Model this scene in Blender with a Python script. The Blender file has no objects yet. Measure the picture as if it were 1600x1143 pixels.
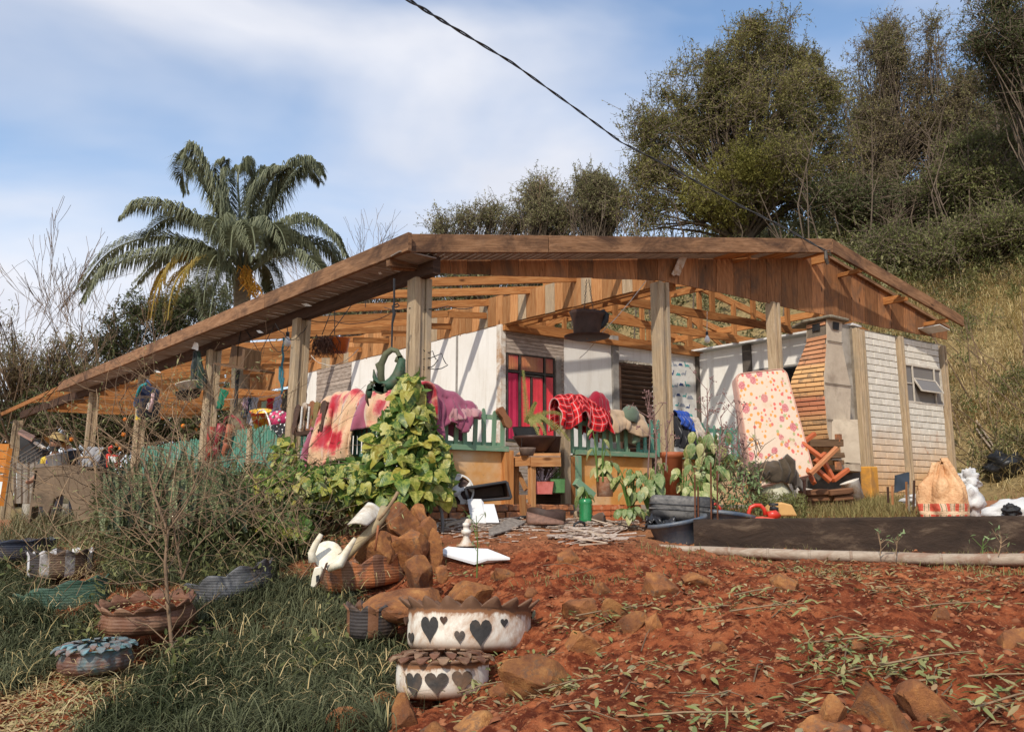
import bpy, bmesh, math, random
import numpy as np
from mathutils import Vector, Matrix, noise
random.seed(7); rng=np.random.default_rng(7)
PI=math.pi
scn=bpy.context.scene
# ------------------------------------------------------------------ camera
FPX=1300.0; TH=math.radians(9.35)
cam=bpy.data.cameras.new('camera'); camo=bpy.data.objects.new('camera',cam)
scn.collection.objects.link(camo); scn.camera=camo
cam.sensor_width=36; cam.lens=36*FPX/1600; cam.clip_start=0.05; cam.clip_end=900
camo.location=(0,0,0); camo.rotation_euler=(PI/2+TH,0,0)
scn.render.resolution_x=1024; scn.render.resolution_y=731
# ------------------------------------------------------------------ sun and sky
SUN_EL=math.radians(43); SUN_AZ=math.atan2(-0.36,-0.93)      # direction towards the sun, from +Y
sd=Vector((math.sin(SUN_AZ)*math.cos(SUN_EL),math.cos(SUN_AZ)*math.cos(SUN_EL),math.sin(SUN_EL)))
sl=bpy.data.lights.new('sun','SUN'); sl.energy=3.15; sl.angle=math.radians(1.2); sl.color=(1,0.92,0.80)
so=bpy.data.objects.new('sun',sl); scn.collection.objects.link(so)
so.rotation_euler=sd.to_track_quat('Z','Y').to_euler()
W=bpy.data.worlds.new('World'); scn.world=W; W.use_nodes=True
nt=W.node_tree; nt.nodes.clear()
def wn(t,**k):
    n=nt.nodes.new(t)
    for a,b in k.items(): setattr(n,a,b)
    return n
out=wn('ShaderNodeOutputWorld'); bg=wn('ShaderNodeBackground'); bg.inputs['Strength'].default_value=0.145
sky=wn('ShaderNodeTexSky',sky_type='NISHITA',sun_disc=False); sky.sun_elevation=SUN_EL; sky.sun_rotation=SUN_AZ
sky.air_density=1.0; sky.dust_density=0.6; sky.ozone_density=1.3
tc=wn('ShaderNodeTexCoord'); mp=wn('ShaderNodeMapping'); mp.inputs['Scale'].default_value=(1.3,1.3,3.2); mp.inputs['Location'].default_value=(0.35,0.1,0.2)
mp.inputs['Rotation'].default_value=(0,0.12,0)
n1=wn('ShaderNodeTexNoise'); n1.inputs['Scale'].default_value=1.5; n1.inputs['Detail'].default_value=5; n1.inputs['Roughness'].default_value=0.45; n1.inputs['Distortion'].default_value=0.35
r1=wn('ShaderNodeValToRGB'); r1.color_ramp.elements[0].position=0.36; r1.color_ramp.elements[1].position=0.60
n2=wn('ShaderNodeTexNoise'); n2.inputs['Scale'].default_value=2.6; n2.inputs['Detail'].default_value=5
r2=wn('ShaderNodeValToRGB'); r2.color_ramp.elements[0].position=0.3; r2.color_ramp.elements[1].position=0.72
r2.color_ramp.elements[0].color=(3.9,4.15,4.8,1); r2.color_ramp.elements[1].color=(5.1,5.2,5.6,1)
mx=wn('ShaderNodeMix',data_type='RGBA'); L=nt.links.new
L(tc.outputs['Generated'],mp.inputs[0]); L(mp.outputs[0],n1.inputs['Vector']); L(mp.outputs[0],n2.inputs['Vector'])
L(n1.outputs['Fac'],r1.inputs[0]); L(n2.outputs['Fac'],r2.inputs[0])
g0=wn('ShaderNodeMix',data_type='RGBA',blend_type='MULTIPLY'); g0.inputs['Factor'].default_value=1; g0.inputs['B'].default_value=(1.2,1.22,1.2,1); L(sky.outputs[0],g0.inputs['A'])
L(r1.outputs[0],mx.inputs['Factor']); L(g0.outputs['Result'],mx.inputs['A']); L(r2.outputs[0],mx.inputs['B'])
L(mx.outputs['Result'],bg.inputs['Color']); L(bg.outputs[0],out.inputs[0])
vs=scn.view_settings; vs.view_transform='Standard'; vs.look='None'; vs.gamma=1; vs.exposure=0.30; vs.use_curve_mapping=False
# ------------------------------------------------------------------ sight lines: a photo point at a known distance or on a known wall
cT,sT=math.cos(TH),math.sin(TH)
def ray(px,py):
    a=(px-800)/FPX; b=(571.5-py)/FPX
    return Vector((a, cT-b*sT, sT+b*cT))
def at(px,py,Y):
    r=ray(px,py); return r*(Y/r.y)
P0=Vector((-1.05,9.04,0)); U=Vector((.831,.556,0)); U.normalize(); V=Vector((-.656,.755,0)); V.normalize(); Z=Vector((0,0,1))
NV=Vector((U.y,-U.x,0)); NU=Vector((-V.y,V.x,0)); NU=-NU if NU.x>0 else NU   # outward normals of the front (v=0) and the left (u=0) sides
def H(u,v,z): return P0+U*u+V*v+Z*z
def pv(px,py,v,off=0):          # on a wall plane v=const (runs along U)
    r=ray(px,py); Q=H(0,v,0)+NV*off; t=Q.dot(NV)/r.dot(NV); return r*t
def pu(px,py,u,off=0):
    r=ray(px,py); Q=H(u,0,0)+NU*off; t=Q.dot(NU)/r.dot(NU); return r*t
def uv_of(p):
    d=p-P0; det=U.x*V.y-V.x*U.y
    return ((d.x*V.y-V.x*d.y)/det,(U.x*d.y-U.y*d.x)/det)
# ------------------------------------------------------------------ mesh builder
class MB:
    def __init__(s): s.v=[]; s.f=[]; s.uv=[]; s.mi=[]; s.m=0
    def add(s,vs,fs,uvs=None):
        b=len(s.v); s.v+= [tuple(x) for x in vs]
        for i,f in enumerate(fs):
            s.f.append([b+k for k in f]); s.mi.append(s.m)
            s.uv+= (uvs[i] if uvs else [(vs[k][0],vs[k][2]) for k in f])
        return s
    def beam(s,a,b,w,h,up=None,j=0.0,taper=1.0):
        a=Vector(a); b=Vector(b); d=(b-a); Ln=d.length; d.normalize()
        up=Vector(up) if up is not None else Z.copy()
        if abs(up.dot(d))>.98: up=Vector((0,1,0))
        sd_=d.cross(up).normalized(); up=sd_.cross(d).normalized()
        P=[]
        for k,(c,tp) in enumerate(((a,1),(b,taper))):
            for (x,y) in ((-1,-1),(1,-1),(1,1),(-1,1)):
                P.append(c+sd_*(x*w/2*tp)+up*(y*h/2*tp)+Vector([random.uniform(-j,j) for _ in range(3)]) if j else c+sd_*(x*w/2*tp)+up*(y*h/2*tp))
        o=random.random()*9
        F=[(0,3,2,1),(4,5,6,7),(0,1,5,4),(1,2,6,5),(2,3,7,6),(3,0,4,7)]
        uv=[[(o,0),(o,h),(o+w,h),(o+w,0)],[(o,0),(o+w,0),(o+w,h),(o,h)]]
        off=[0,w,w+h,2*w+h]; wd=[w,h,w,h]
        for i in range(4):
            uv.append([(o,off[i]),(o,off[i]+wd[i]),(o+Ln,off[i]+wd[i]),(o+Ln,off[i])])
        return s.add(P,F,uv)
    def box(s,c,sx,sy,sz,R=None,j=0):
        c=Vector(c); R=R or Matrix.Identity(3)
        ax=[(sx,0),(sy,1),(sz,2)]; ax.sort(reverse=True); L_,i=ax[0]
        d=[0,0,0]; d[i]=L_/2; d=R@Vector(d)
        k=(i+1)%3; l=(i+2)%3; dims=[sx,sy,sz]
        upv=[0,0,0]; upv[l]=1
        up=R@Vector(upv)
        return s.beam(c-d,c+d,dims[k],dims[l],up,j)
    def prism(s,pts,ext):           # planar polygon pushed along ext
        n=len(pts); pts=[Vector(p) for p in pts]; e=Vector(ext)
        a=(pts[1]-pts[0]).normalized(); nn=e.normalized(); b=nn.cross(a)
        q=[(p.dot(a),p.dot(b)) for p in pts]
        P=pts+[p+e for p in pts]
        F=[list(range(n))[::-1],list(range(n,2*n))]
        uv=[[q[i] for i in F[0]],[q[i-n] for i in F[1]]]
        for i in range(n):
            k=(i+1)%n; F.append([i,k,n+k,n+i]); l=(pts[k]-pts[i]).length; uv.append([(0,0),(l,0),(l,e.length),(0,e.length)])
        return s.add(P,F,uv)
    def tube(s,pts,rad,n=6,cap=True):
        pts=[Vector(p) for p in pts]; m=len(pts)
        if not hasattr(rad,'__len__'): rad=[rad]*m
        P=[];F=[];uv=[]; t=(pts[1]-pts[0]).normalized(); ref=Vector((0,0,1)) if abs(t.z)<.9 else Vector((1,0,0)); nx=t.cross(ref).normalized(); ac=0
        L_=[0]
        for i in range(m):
            if i: L_.append(L_[-1]+(pts[i]-pts[i-1]).length)
            tt=(pts[min(i+1,m-1)]-pts[max(i-1,0)])
            if tt.length<1e-9: tt=t
            t=tt.normalized(); nx=(nx-t*nx.dot(t)); nx=nx.normalized() if nx.length>1e-6 else t.orthogonal().normalized(); ny=t.cross(nx)
            for k in range(n):
                a=2*PI*k/n; P.append(pts[i]+(nx*math.cos(a)+ny*math.sin(a))*rad[i])
        for i in range(m-1):
            for k in range(n):
                k2=(k+1)%n; F.append([i*n+k,i*n+k2,(i+1)*n+k2,(i+1)*n+k])
                c=2*PI*rad[0]/n; uv.append([(L_[i],k*c),(L_[i],(k+1)*c),(L_[i+1],(k+1)*c),(L_[i+1],k*c)])
        if cap:
            F.append(list(range(n))[::-1]); uv.append([(0,0)]*n); F.append([(m-1)*n+k for k in range(n)]); uv.append([(0,0)]*n)
        return s.add(P,F,uv)
    def lathe(s,prof,n=24,M=None,fn=None,a0=0,a1=2*PI,close=True):
        M=M or Matrix.Identity(4); P=[];F=[];uv=[]; full=abs(a1-a0-2*PI)<1e-6; nn=n if full else n+1; m=len(prof)
        for i,(r,z) in enumerate(prof):
            for k in range(nn):
                a=a0+(a1-a0)*k/n; rr,zz=(fn(r,z,a,i) if fn else (r,z))
                P.append(M@Vector((rr*math.cos(a),rr*math.sin(a),zz)))
        R0=max(p[0] for p in prof)
        for i in range(m-1):
            for k in range(n):
                k2=(k+1)%nn if full else k+1
                F.append([i*nn+k,i*nn+k2,(i+1)*nn+k2,(i+1)*nn+k])
                u0=(a0+(a1-a0)*k/n)*R0; u1=(a0+(a1-a0)*(k+1)/n)*R0; z0=i/(m-1); z1=(i+1)/(m-1)
                uv.append([(u0,z0),(u1,z0),(u1,z1),(u0,z1)])
        return s.add(P,F,uv)
    def grid(s,fn,nu,nv,wrap=False):      # fn(a,b) a,b in 0..1 -> point
        P=[fn(i/nu,j/nv) for j in range(nv+1) for i in range(nu+1)]; F=[];uv=[]
        for j in range(nv):
            for i in range(nu):
                a=j*(nu+1)+i; F.append([a,a+1,a+nu+2,a+nu+1])
                uv.append([(i/nu,j/nv),((i+1)/nu,j/nv),((i+1)/nu,(j+1)/nv),(i/nu,(j+1)/nv)])
        return s.add(P,F,uv)
    def ball(s,c,r,n=10,m=7,sc=(1,1,1),R=None):
        c=Vector(c); R=R or Matrix.Identity(3)
        prof=[(max(1e-4,math.sin(PI*i/m)),-math.cos(PI*i/m)) for i in range(m+1)]
        M=Matrix.Translation(c)@R.to_4x4()@Matrix.Diagonal((r*sc[0],r*sc[1],r*sc[2],1))
        return s.lathe(prof,n,M)
    def build(s,name,mats,parent=None,smooth=False,origin=None,**mod):
        me=bpy.data.meshes.new(name); vs=s.v
        if origin is not None:
            o=Vector(origin); vs=[(x-o.x,y-o.y,z-o.z) for x,y,z in s.v]
        me.from_pydata(vs,[],s.f)
        ul=me.uv_layers.new(name='UVMap'); ul.data.foreach_set('uv',np.array(s.uv,dtype=np.float32).ravel())
        for m in (mats if isinstance(mats,(list,tuple)) else [mats]): me.materials.append(m)
        if s.m or max(s.mi,default=0): me.polygons.foreach_set('material_index',s.mi)
        if smooth: me.polygons.foreach_set('use_smooth',[True]*len(me.polygons))
        me.update(); o_=bpy.data.objects.new(name,me); scn.collection.objects.link(o_)
        if origin is not None: o_.location=origin
        if parent is not None:
            o_.parent=parent
            if origin is None or parent.location.length>0: o_.matrix_parent_inverse=Matrix.LocRotScale(parent.location,parent.rotation_euler,parent.scale).inverted()
        if mod.get('bevel'):
            b=o_.modifiers.new('b','BEVEL'); b.width=mod['bevel']; b.segments=mod.get('bseg',1); b.limit_method='ANGLE'
        if mod.get('sub'):
            b=o_.modifiers.new('s','SUBSURF'); b.levels=b.render_levels=mod['sub']
        if mod.get('solid'):
            b=o_.modifiers.new('t','SOLIDIFY'); b.thickness=mod['solid']; b.offset=mod.get('soff',-1)
        return o_
def tag(o,label=None,cat=None,group=None,kind=None):
    if label: o['label']=label
    if cat: o['category']=cat
    if group: o['group']=group
    if kind: o['kind']=kind
    return o
def empty(name,loc,label,cat,group=None):
    o=bpy.data.objects.new(name,None); scn.collection.objects.link(o); o.location=loc; o.empty_display_size=.1
    return tag(o,label,cat,group)
def copy_tree(o,parent=None):
    c=o.copy(); scn.collection.objects.link(c)
    if parent is not None: c.parent=parent
    for ch in [x for x in o.children]: copy_tree(ch,c)
    return c
def fastmesh(name,verts,faces4,mat,parent=None,tri=False,uvs=None,smooth=False):
    """numpy arrays: verts (N,3), faces (M,k)"""
    me=bpy.data.meshes.new(name); k=faces4.shape[1]
    me.vertices.add(len(verts)); me.vertices.foreach_set('co',verts.astype(np.float32).ravel())
    me.loops.add(faces4.size); me.loops.foreach_set('vertex_index',faces4.astype(np.int32).ravel())
    me.polygons.add(len(faces4)); me.polygons.foreach_set('loop_start',np.arange(0,faces4.size,k,dtype=np.int32))
    try: me.polygons.foreach_set('loop_total',np.full(len(faces4),k,dtype=np.int32))
    except Exception: pass
    if uvs is not None:
        ul=me.uv_layers.new(name='UVMap'); ul.data.foreach_set('uv',uvs.astype(np.float32).ravel())
    me.update(calc_edges=True); me.validate()
    if smooth: me.polygons.foreach_set('use_smooth',np.ones(len(faces4),dtype=bool))
    for m in (mat if isinstance(mat,list) else [mat]): me.materials.append(m)
    o=bpy.data.objects.new(name,me); scn.collection.objects.link(o)
    if parent is not None:
        o.parent=parent; o.matrix_parent_inverse=Matrix.Translation(parent.location).inverted()
    return o
# ------------------------------------------------------------------ materials
def C(*c): return (c[0],c[1],c[2],1)
class NT:
    def __init__(s,name):
        s.mat=bpy.data.materials.new(name); s.mat.use_nodes=True; s.t=s.mat.node_tree; s.t.nodes.clear()
        s.out=s.n('ShaderNodeOutputMaterial'); s.p=s.n('ShaderNodeBsdfPrincipled'); s.l(s.p.outputs[0],s.out.inputs[0])
        s.p.inputs['Specular IOR Level'].default_value=0.3
    def n(s,t,ins=None,**k):
        n=s.t.nodes.new(t)
        for a,b in k.items(): setattr(n,a,b)
        for a,b in (ins or {}).items(): n.inputs[a].default_value=b
        return n
    def l(s,a,b): s.t.links.new(a,b)
    def coord(s,kind='Object',scale=(1,1,1),rand=True):
        tc=s.n('ShaderNodeTexCoord'); m=s.n('ShaderNodeMapping',{'Scale':scale}); s.l(tc.outputs[kind],m.inputs[0])
        if rand:
            oi=s.n('ShaderNodeObjectInfo'); mu=s.n('ShaderNodeMath',{1:37.0},operation='MULTIPLY'); s.l(oi.outputs['Random'],mu.inputs[0])
            ad=s.n('ShaderNodeVectorMath',operation='ADD'); s.l(m.outputs[0],ad.inputs[0]); s.l(mu.outputs[0],ad.inputs[1]); return ad.outputs[0]
        return m.outputs[0]
    def noise(s,vec,scale,detail=6,rough=.6,dist=0):
        n=s.n('ShaderNodeTexNoise',{'Scale':scale,'Detail':detail,'Roughness':rough,'Distortion':dist}); s.l(vec,n.inputs['Vector']); return n.outputs['Fac']
    def ramp(s,fac,stops,interp='LINEAR'):
        r=s.n('ShaderNodeValToRGB'); e=r.color_ramp; e.interpolation=interp
        while len(e.elements)<len(stops): e.elements.new(.5)
        for el,(p,c) in zip(e.elements,stops): el.position=p; el.color=c if len(c)==4 else C(*c)
        s.l(fac,r.inputs[0]); return r.outputs[0]
    def mix(s,fac,a,b,mode='MIX'):
        m=s.n('ShaderNodeMix',data_type='RGBA',blend_type=mode)
        for i,x in (('Factor',fac),('A',a),('B',b)):
            if isinstance(x,(int,float)): m.inputs[i].default_value=x
            elif isinstance(x,tuple): m.inputs[i].default_value=x if len(x)==4 else C(*x)
            else: s.l(x,m.inputs[i])
        return m.outputs['Result']
    def math(s,op,a,b=0.0):
        m=s.n('ShaderNodeMath',operation=op)
        for i,x in enumerate((a,b)):
            if isinstance(x,(int,float)): m.inputs[i].default_value=x
            else: s.l(x,m.inputs[i])
        return m.outputs[0]
    def vary(s,col,amt=.35,hue=.0):
        oi=s.n('ShaderNodeObjectInfo'); hs=s.n('ShaderNodeHueSaturation'); v=s.math('MULTIPLY_ADD',oi.outputs['Random'],amt*2); v.node.inputs[2].default_value=1-amt
        s.l(v,hs.inputs['Value']); s.l(col,hs.inputs['Color']); return hs.outputs[0]
    def bump(s,h,strength=.4,dist=.02):
        b=s.n('ShaderNodeBump',{'Strength':strength,'Distance':dist}); s.l(h,b.inputs['Height']); s.l(b.outputs[0],s.p.inputs['Normal'])
    def fin(s,col,rough=.8,metal=0,spec=.3):
        if isinstance(col,tuple): s.p.inputs['Base Color'].default_value=col if len(col)==4 else C(*col)
        else: s.l(col,s.p.inputs['Base Color'])
        if isinstance(rough,(int,float)): s.p.inputs['Roughness'].default_value=rough
        else: s.l(rough,s.p.inputs['Roughness'])
        s.p.inputs['Metallic'].default_value=metal; s.p.inputs['Specular IOR Level'].default_value=spec
        return s.mat
def plain(name,c1,c2=None,scale=6,rough=.7,bump=.25,bd=.01,spec=.3,metal=0,dirt=None,vary=0,coord='Object',stretch=(1,1,1)):
    s=NT(name); v=s.coord(coord,stretch); f=s.noise(v,scale,8,.65)
    c2=c2 or tuple(x*.7 for x in c1)
    col=s.ramp(f,[(.3,c2),(.68,c1)])
    if dirt:
        d=s.noise(v,scale*.45,6,.7,.3); m=s.ramp(d,[(.48,(0,0,0)),(.62,(1,1,1))]); col=s.mix(m,col,dirt)
    if vary: col=s.vary(col,vary)
    g=s.noise(v,scale*9,3,.5); h=s.math('ADD',f,s.math('MULTIPLY',g,.35))
    if name.startswith(('tyre','petal')):
        wv=s.n('ShaderNodeTexWave',{'Scale':14.,'Distortion':.6}); wv.bands_direction='Z'; s.l(s.coord('Object',(1,1,1),False),wv.inputs[0]); h=s.math('ADD',h,s.math('MULTIPLY',wv.outputs['Fac'],.22))
    s.bump(h,bump,bd)
    return s.fin(col,rough,metal,spec)
def wood(name,c1,c2,c3,vary=.25,grain=1.0,rough=.85,stain=None,knots=True,paint=None,pa=.5,bump=.5):
    s=NT(name); v=s.coord('UV',(1.2,14*grain,1))
    f=s.noise(v,2.2,8,.62,1.2); fine=s.noise(s.coord('UV',(3,90*grain,1)),1.5,4,.6)
    col=s.ramp(f,[(.28,c3),(.47,c2),(.68,c1)])
    col=s.mix(s.math('MULTIPLY',fine,.45),col,c3)
    if knots:
        vo=s.n('ShaderNodeTexVoronoi',{'Scale':1.0}); s.l(s.coord('UV',(1.6,4.5,1)),vo.inputs['Vector'])
        k=s.ramp(vo.outputs['Distance'],[(.05,(1,1,1)),(.12,(0,0,0))]); col=s.mix(k,col,tuple(x*.45 for x in c3))
    if stain:
        st=s.noise(s.coord('UV',(.8,1.6,1)),1.6,5,.7,.6); m=s.ramp(st,[(.47,(0,0,0)),(.66,(1,1,1))]); col=s.mix(m,col,stain)
    if paint:
        pn=s.noise(s.coord('UV',(2,9,1)),3,8,.7,.4); m=s.ramp(pn,[(pa-.04,(0,0,0)),(pa+.04,(1,1,1))]); col=s.mix(m,paint,col)
    if vary: col=s.vary(col,vary)
    s.bump(s.math('ADD',f,fine),bump,.006)
    return s.fin(col,rough,0,.2)
def leafmat(name,cols,rough=.55,trans=.35,spec=.3):
    s=NT(name); g=s.n('ShaderNodeNewGeometry'); n=len(cols)
    col=s.ramp(g.outputs['Random Per Island'],[(i/(n-1),c) for i,c in enumerate(cols)])
    big=s.noise(s.coord('Object',(1,1,1),False),.55,3,.5); col=s.mix(s.ramp(big,[(.38,(0,0,0)),(.62,(.55,.55,.55))]),col,tuple(x*1.25 for x in cols[-1]))
    s.fin(col,rough,0,spec)
    tr=s.n('ShaderNodeBsdfTranslucent'); s.l(col,tr.inputs[0]); m=s.n('ShaderNodeMixShader',{0:trans}); s.l(s.p.outputs[0],m.inputs[1]); s.l(tr.outputs[0],m.inputs[2]); s.l(m.outputs[0],s.out.inputs[0])
    return s.mat
M={}
M['new_wood']=wood('new_wood',(.54,.27,.10),(.40,.165,.05),(.19,.065,.02),.28,bump=.7)
M['board']=wood('board',(.47,.225,.10),(.33,.145,.058),(.14,.058,.026),.34,stain=(.15,.085,.05))
M['board_new']=wood('board_new',(.52,.29,.13),(.42,.2,.075),(.26,.1,.035),.30)
M['fascia']=wood('fascia',(.40,.225,.12),(.28,.145,.07),(.11,.055,.028),.10,grain=.8,stain=(.085,.045,.026),rough=.75)
M['dark_beam']=wood('dark_beam',(.12,.065,.04),(.075,.04,.026),(.03,.018,.012),.1)
M['post']=wood('post',(.54,.42,.28),(.43,.32,.2),(.24,.165,.10),.10,knots=False,stain=(.30,.24,.17),bump=.8)
M['soffit']=wood('soffit',(.44,.39,.34),(.36,.31,.27),(.24,.2,.17),.12,knots=False,stain=(.2,.15,.12),bump=.2)
M['concrete']=plain('concrete',(.42,.38,.32),(.26,.23,.19),4,.9,.4,.01,dirt=(.2,.17,.13))
M['wall_white']=plain('wall_white',(.82,.80,.75),(.74,.715,.66),1.4,.9,.25,.006,dirt=(.72,.685,.62))
s=NT('wall_white2'); v=s.coord('Object',(1,1,1),False); f=s.noise(v,1.4,8,.65); gp=s.n('ShaderNodeNewGeometry'); sx=s.n('ShaderNodeSeparateXYZ'); s.l(gp.outputs['Position'],sx.inputs[0]); st=s.noise(s.coord('Object',(5,5,.35),False),2.2,6,.7)
col=s.ramp(f,[(.3,(.72,.69,.63)),(.7,(.82,.80,.75))]); col=s.mix(s.math('MULTIPLY',s.ramp(st,[(.52,(0,0,0)),(.75,(1,1,1))]),.5),col,(.52,.46,.38)); mr=s.n('ShaderNodeMapRange',{1:1.0,2:.15}); s.l(s.math('ADD',sx.outputs['Z'],s.math('MULTIPLY',f,.8)),mr.inputs[0]); col=s.mix(s.math('MULTIPLY',mr.outputs[0],.7),col,(.42,.27,.17)); sp=s.ramp(s.noise(v,16,4,.7),[(.70,(0,0,0)),(.76,(.8,.8,.8))]); col=s.mix(sp,col,(.35,.30,.25)); s.bump(f,.3,.01); M['wall_white']=s.fin(col,.9)
M['joint']=plain('joint',(.33,.31,.28),(.2,.18,.16),8,.9,.5)
M['dark_post']=plain('dark_post',(.13,.11,.09),(.06,.05,.04),8,.9,.5)
M['metal_dark']=plain('metal_dark',(.10,.085,.07),(.05,.042,.035),8,.55,.2,metal=.3)
M['frame_grey']=plain('frame_grey',(.34,.30,.26),(.2,.17,.14),9,.7,.3)
M['shutter']=plain('shutter',(.15,.085,.055),(.08,.045,.03),6,.5,.15,stretch=(1,1,4))
M['white_paint']=plain('white_paint',(.8,.79,.76),(.6,.58,.54),8,.6,.2,vary=.08)
M['white_dirty']=plain('white_dirty',(.78,.75,.68),(.45,.38,.3),6,.7,.3,dirt=(.4,.24,.13))
M['black']=plain('black',(.03,.03,.032),(.015,.015,.016),8,.6,.3)
M['black_wall']=plain('black_wall',(.05,.036,.028),(.02,.015,.012),2.6,.85,.9,.03,dirt=(.10,.055,.03))
M['green_paint']=wood('green_paint',(.35,.42,.28),(.28,.3,.2),(.16,.16,.11),.10,knots=False,paint=(.16,.27,.17),pa=.57)
M['teal_paint']=wood('teal_paint',(.25,.42,.32),(.2,.32,.25),(.14,.15,.1),.12,knots=False,paint=(.085,.235,.17),pa=.55)
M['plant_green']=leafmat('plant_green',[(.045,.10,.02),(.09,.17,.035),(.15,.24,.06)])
M['leaf_grey']=leafmat('leaf_grey',[(.12,.2,.08),(.2,.3,.12),(.32,.4,.2)])
M['stem']=plain('stem',(.19,.125,.075),(.10,.065,.04),14,.85,.3,vary=.2)
M['stem_pale']=plain('stem_pale',(.30,.20,.115),(.18,.12,.07),14,.85,.3,vary=.15)
M['bark']=plain('bark',(.16,.12,.085),(.07,.05,.035),9,.9,.6,.02)
# ================================================================== GROUND
CP=np.array([
(0,-4,-2.0),(-4,-2,-2.2),(4,-2,-1.7),(0,0,-1.62),(0,3,-.80),(-1.2,3.6,-1.12),(1.6,3,-.78),(3,3,-.74),(2,5,-.60),(4,5,-.58),(2,6.4,-.53),(4,6.4,-.50),(6,6.4,-.5),(1.2,4.2,-.72),
(.25,5.3,-.72),(.6,6.3,-.58),(0.0,7.0,-.47),(0,8,-.40),(0,9.1,-.24),(1,9.9,-.16),(1.5,8.2,-.40),(3,8,-.47),(5,7,-.5),(8,7,-.5),(10,6,-.5),
(2.4,9.3,-.40),(4,9.6,-.40),(5.5,9.2,-.40),(7,9.4,-.38),(5,12,-.22),(3,11,-.32),(7.5,13.6,-.1),(6,12.6,-.2),(1.8,10.4,-.15),
(-.3,4.9,-1.02),(-.5,4.4,-1.16),(-1.1,4.2,-1.20),(-.9,6.6,-.86),(-1.9,6.4,-1.02),(-1.2,7.7,-.50),(-.75,8.3,-.36),(-1.1,8.9,-.15),
(-2.8,4.5,-1.28),(-2.9,5.7,-1.26),(-4.2,5,-1.4),(-2.8,6.8,-1.05),(-3.9,7.0,-1.02),(-4.8,8,-.80),(-5.6,9,-.60),(-8,8,-.9),(-8,5,-1.4),
(-2.3,8.2,-.55),(-3,9.2,-.40),(-4.5,11,-.28),(-6.4,12,-.36),(-3,11,-.05),(-6.2,15,-.1),(-9,15,-.42),(-11,18,-.4),(-13.4,22,-.42),(-16,18,-.6),(-14,12,-.8),
(0,12,0),(0,18,.1),(-4,18,.1),(-6,24,0.2),(-12,30,-.2),(-30,50,-.5),(-45,60,-1),(-30,25,-.8),(-20,38,.2),
(8.6,16,.45),(9.5,15,.7),(10.2,17,2.0),(12,18,3.4),(10,13.4,.4),(12,13,1.4),(16,14,4),(13,20,5.0),(9.0,22,5.2),(5,20,2.0),(1,20,.8),(-3,25,1.6),(5,25,5.5),(0,30,5.2),(10,28,8.6),(4,33,8.6),(16,24,8.8),(-6,34,3.6),(-12,42,2.4),
(25,26,13),(15,38,12.5),(5,42,10.5),(-5,46,7),(30,50,18),(0,60,12),(-18,58,4),(25,12,7),(20,6,2.5),(14,8,.4),(50,60,24),(50,20,16),(-45,90,2),(0,95,15),(50,95,26),(-45,-2,-4),(50,-2,3)],dtype=float)
def _U(r2): return np.where(r2>1e-12,r2*np.log(r2+1e-12),0.)
_n=len(CP); _d=((CP[:,None,:2]-CP[None,:,:2])**2).sum(2)
_A=np.zeros((_n+3,_n+3)); _A[:_n,:_n]=_U(_d)+np.eye(_n)*.25; _A[:_n,_n]=1; _A[:_n,_n+1:]=CP[:,:2]; _A[_n,:_n]=1; _A[_n+1:,:_n]=CP[:,:2].T
_w=np.linalg.solve(_A,np.concatenate([CP[:,2],[0,0,0]]))
# low retaining wall line (yard side raised behind it)
RW=[Vector((1.78,8.30)),Vector((5.4,7.42)),Vector((9.5,6.45))]
def sm(a,b,x): t=np.clip((x-a)/(b-a),0,1); return t*t*(3-2*t)
_tab=rng.random((64,64))
def vnoise(x,y):
    xi=np.floor(x).astype(int); yi=np.floor(y).astype(int); fx=x-xi; fy=y-yi; fx=fx*fx*(3-2*fx); fy=fy*fy*(3-2*fy)
    g=lambda a,b:_tab[a%64,b%64]
    return (g(xi,yi)*(1-fx)+g(xi+1,yi)*fx)*(1-fy)+(g(xi,yi+1)*(1-fx)+g(xi+1,yi+1)*fx)*fy-.5
def fbm(x,y,o=4,s=1.0):
    r=0;a=1
    for k in range(o): r=r+a*vnoise(x*s+k*17.3,y*s+k*9.1); a*=.5; s*=2.03
    return r
def hgt(x,y,rough=True):
    x=np.atleast_1d(np.asarray(x,float)); y=np.atleast_1d(np.asarray(y,float)); sh=x.shape; X=x.ravel(); Y=y.ravel(); z=np.empty(X.size)
    for i in range(0,X.size,20000):
        a=X[i:i+20000]; b=Y[i:i+20000]; d2=(a[:,None]-CP[None,:,0])**2+(b[:,None]-CP[None,:,1])**2
        z[i:i+20000]=_U(d2)@_w[:_n]+_w[_n]+_w[_n+1]*a+_w[_n+2]*b
    yl=8.30-.243*(X-1.78); st=sm(-.05,.05,Y-yl-.08)*sm(1.75,2.0,X)*(1-sm(12.5,15,Y))
    z=z+st*.21
    if rough:
        near=1-sm(9,14,Y); z=z+near*(fbm(X+2,Y+7,3,.8)*.10+fbm(X,Y,4,1.6)*.07+fbm(X,Y,3,7.0)*.042+np.abs(fbm(X+5,Y,2,15))*.050)*(1-.7*sm(8,8.5,Y))+(1-near)*fbm(X,Y,4,.35)*.5*sm(17,21,Y+.4*X)
    return z.reshape(sh)
def gz(x,y): return float(hgt(x,y)[0])
def onground(px,py,y0=2.0,y1=40):
    """first point of the sight line that meets the ground"""
    r=ray(px,py); ys=np.arange(y0,y1,.03); g=hgt(r.x/r.y*ys,ys); zz=r.z/r.y*ys; k=np.where(zz<=g)[0]
    if len(k)==0: return at(px,py,y1)
    Y=ys[k[0]]; return Vector((r.x/r.y*Y,Y,g[k[0]]))
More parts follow.
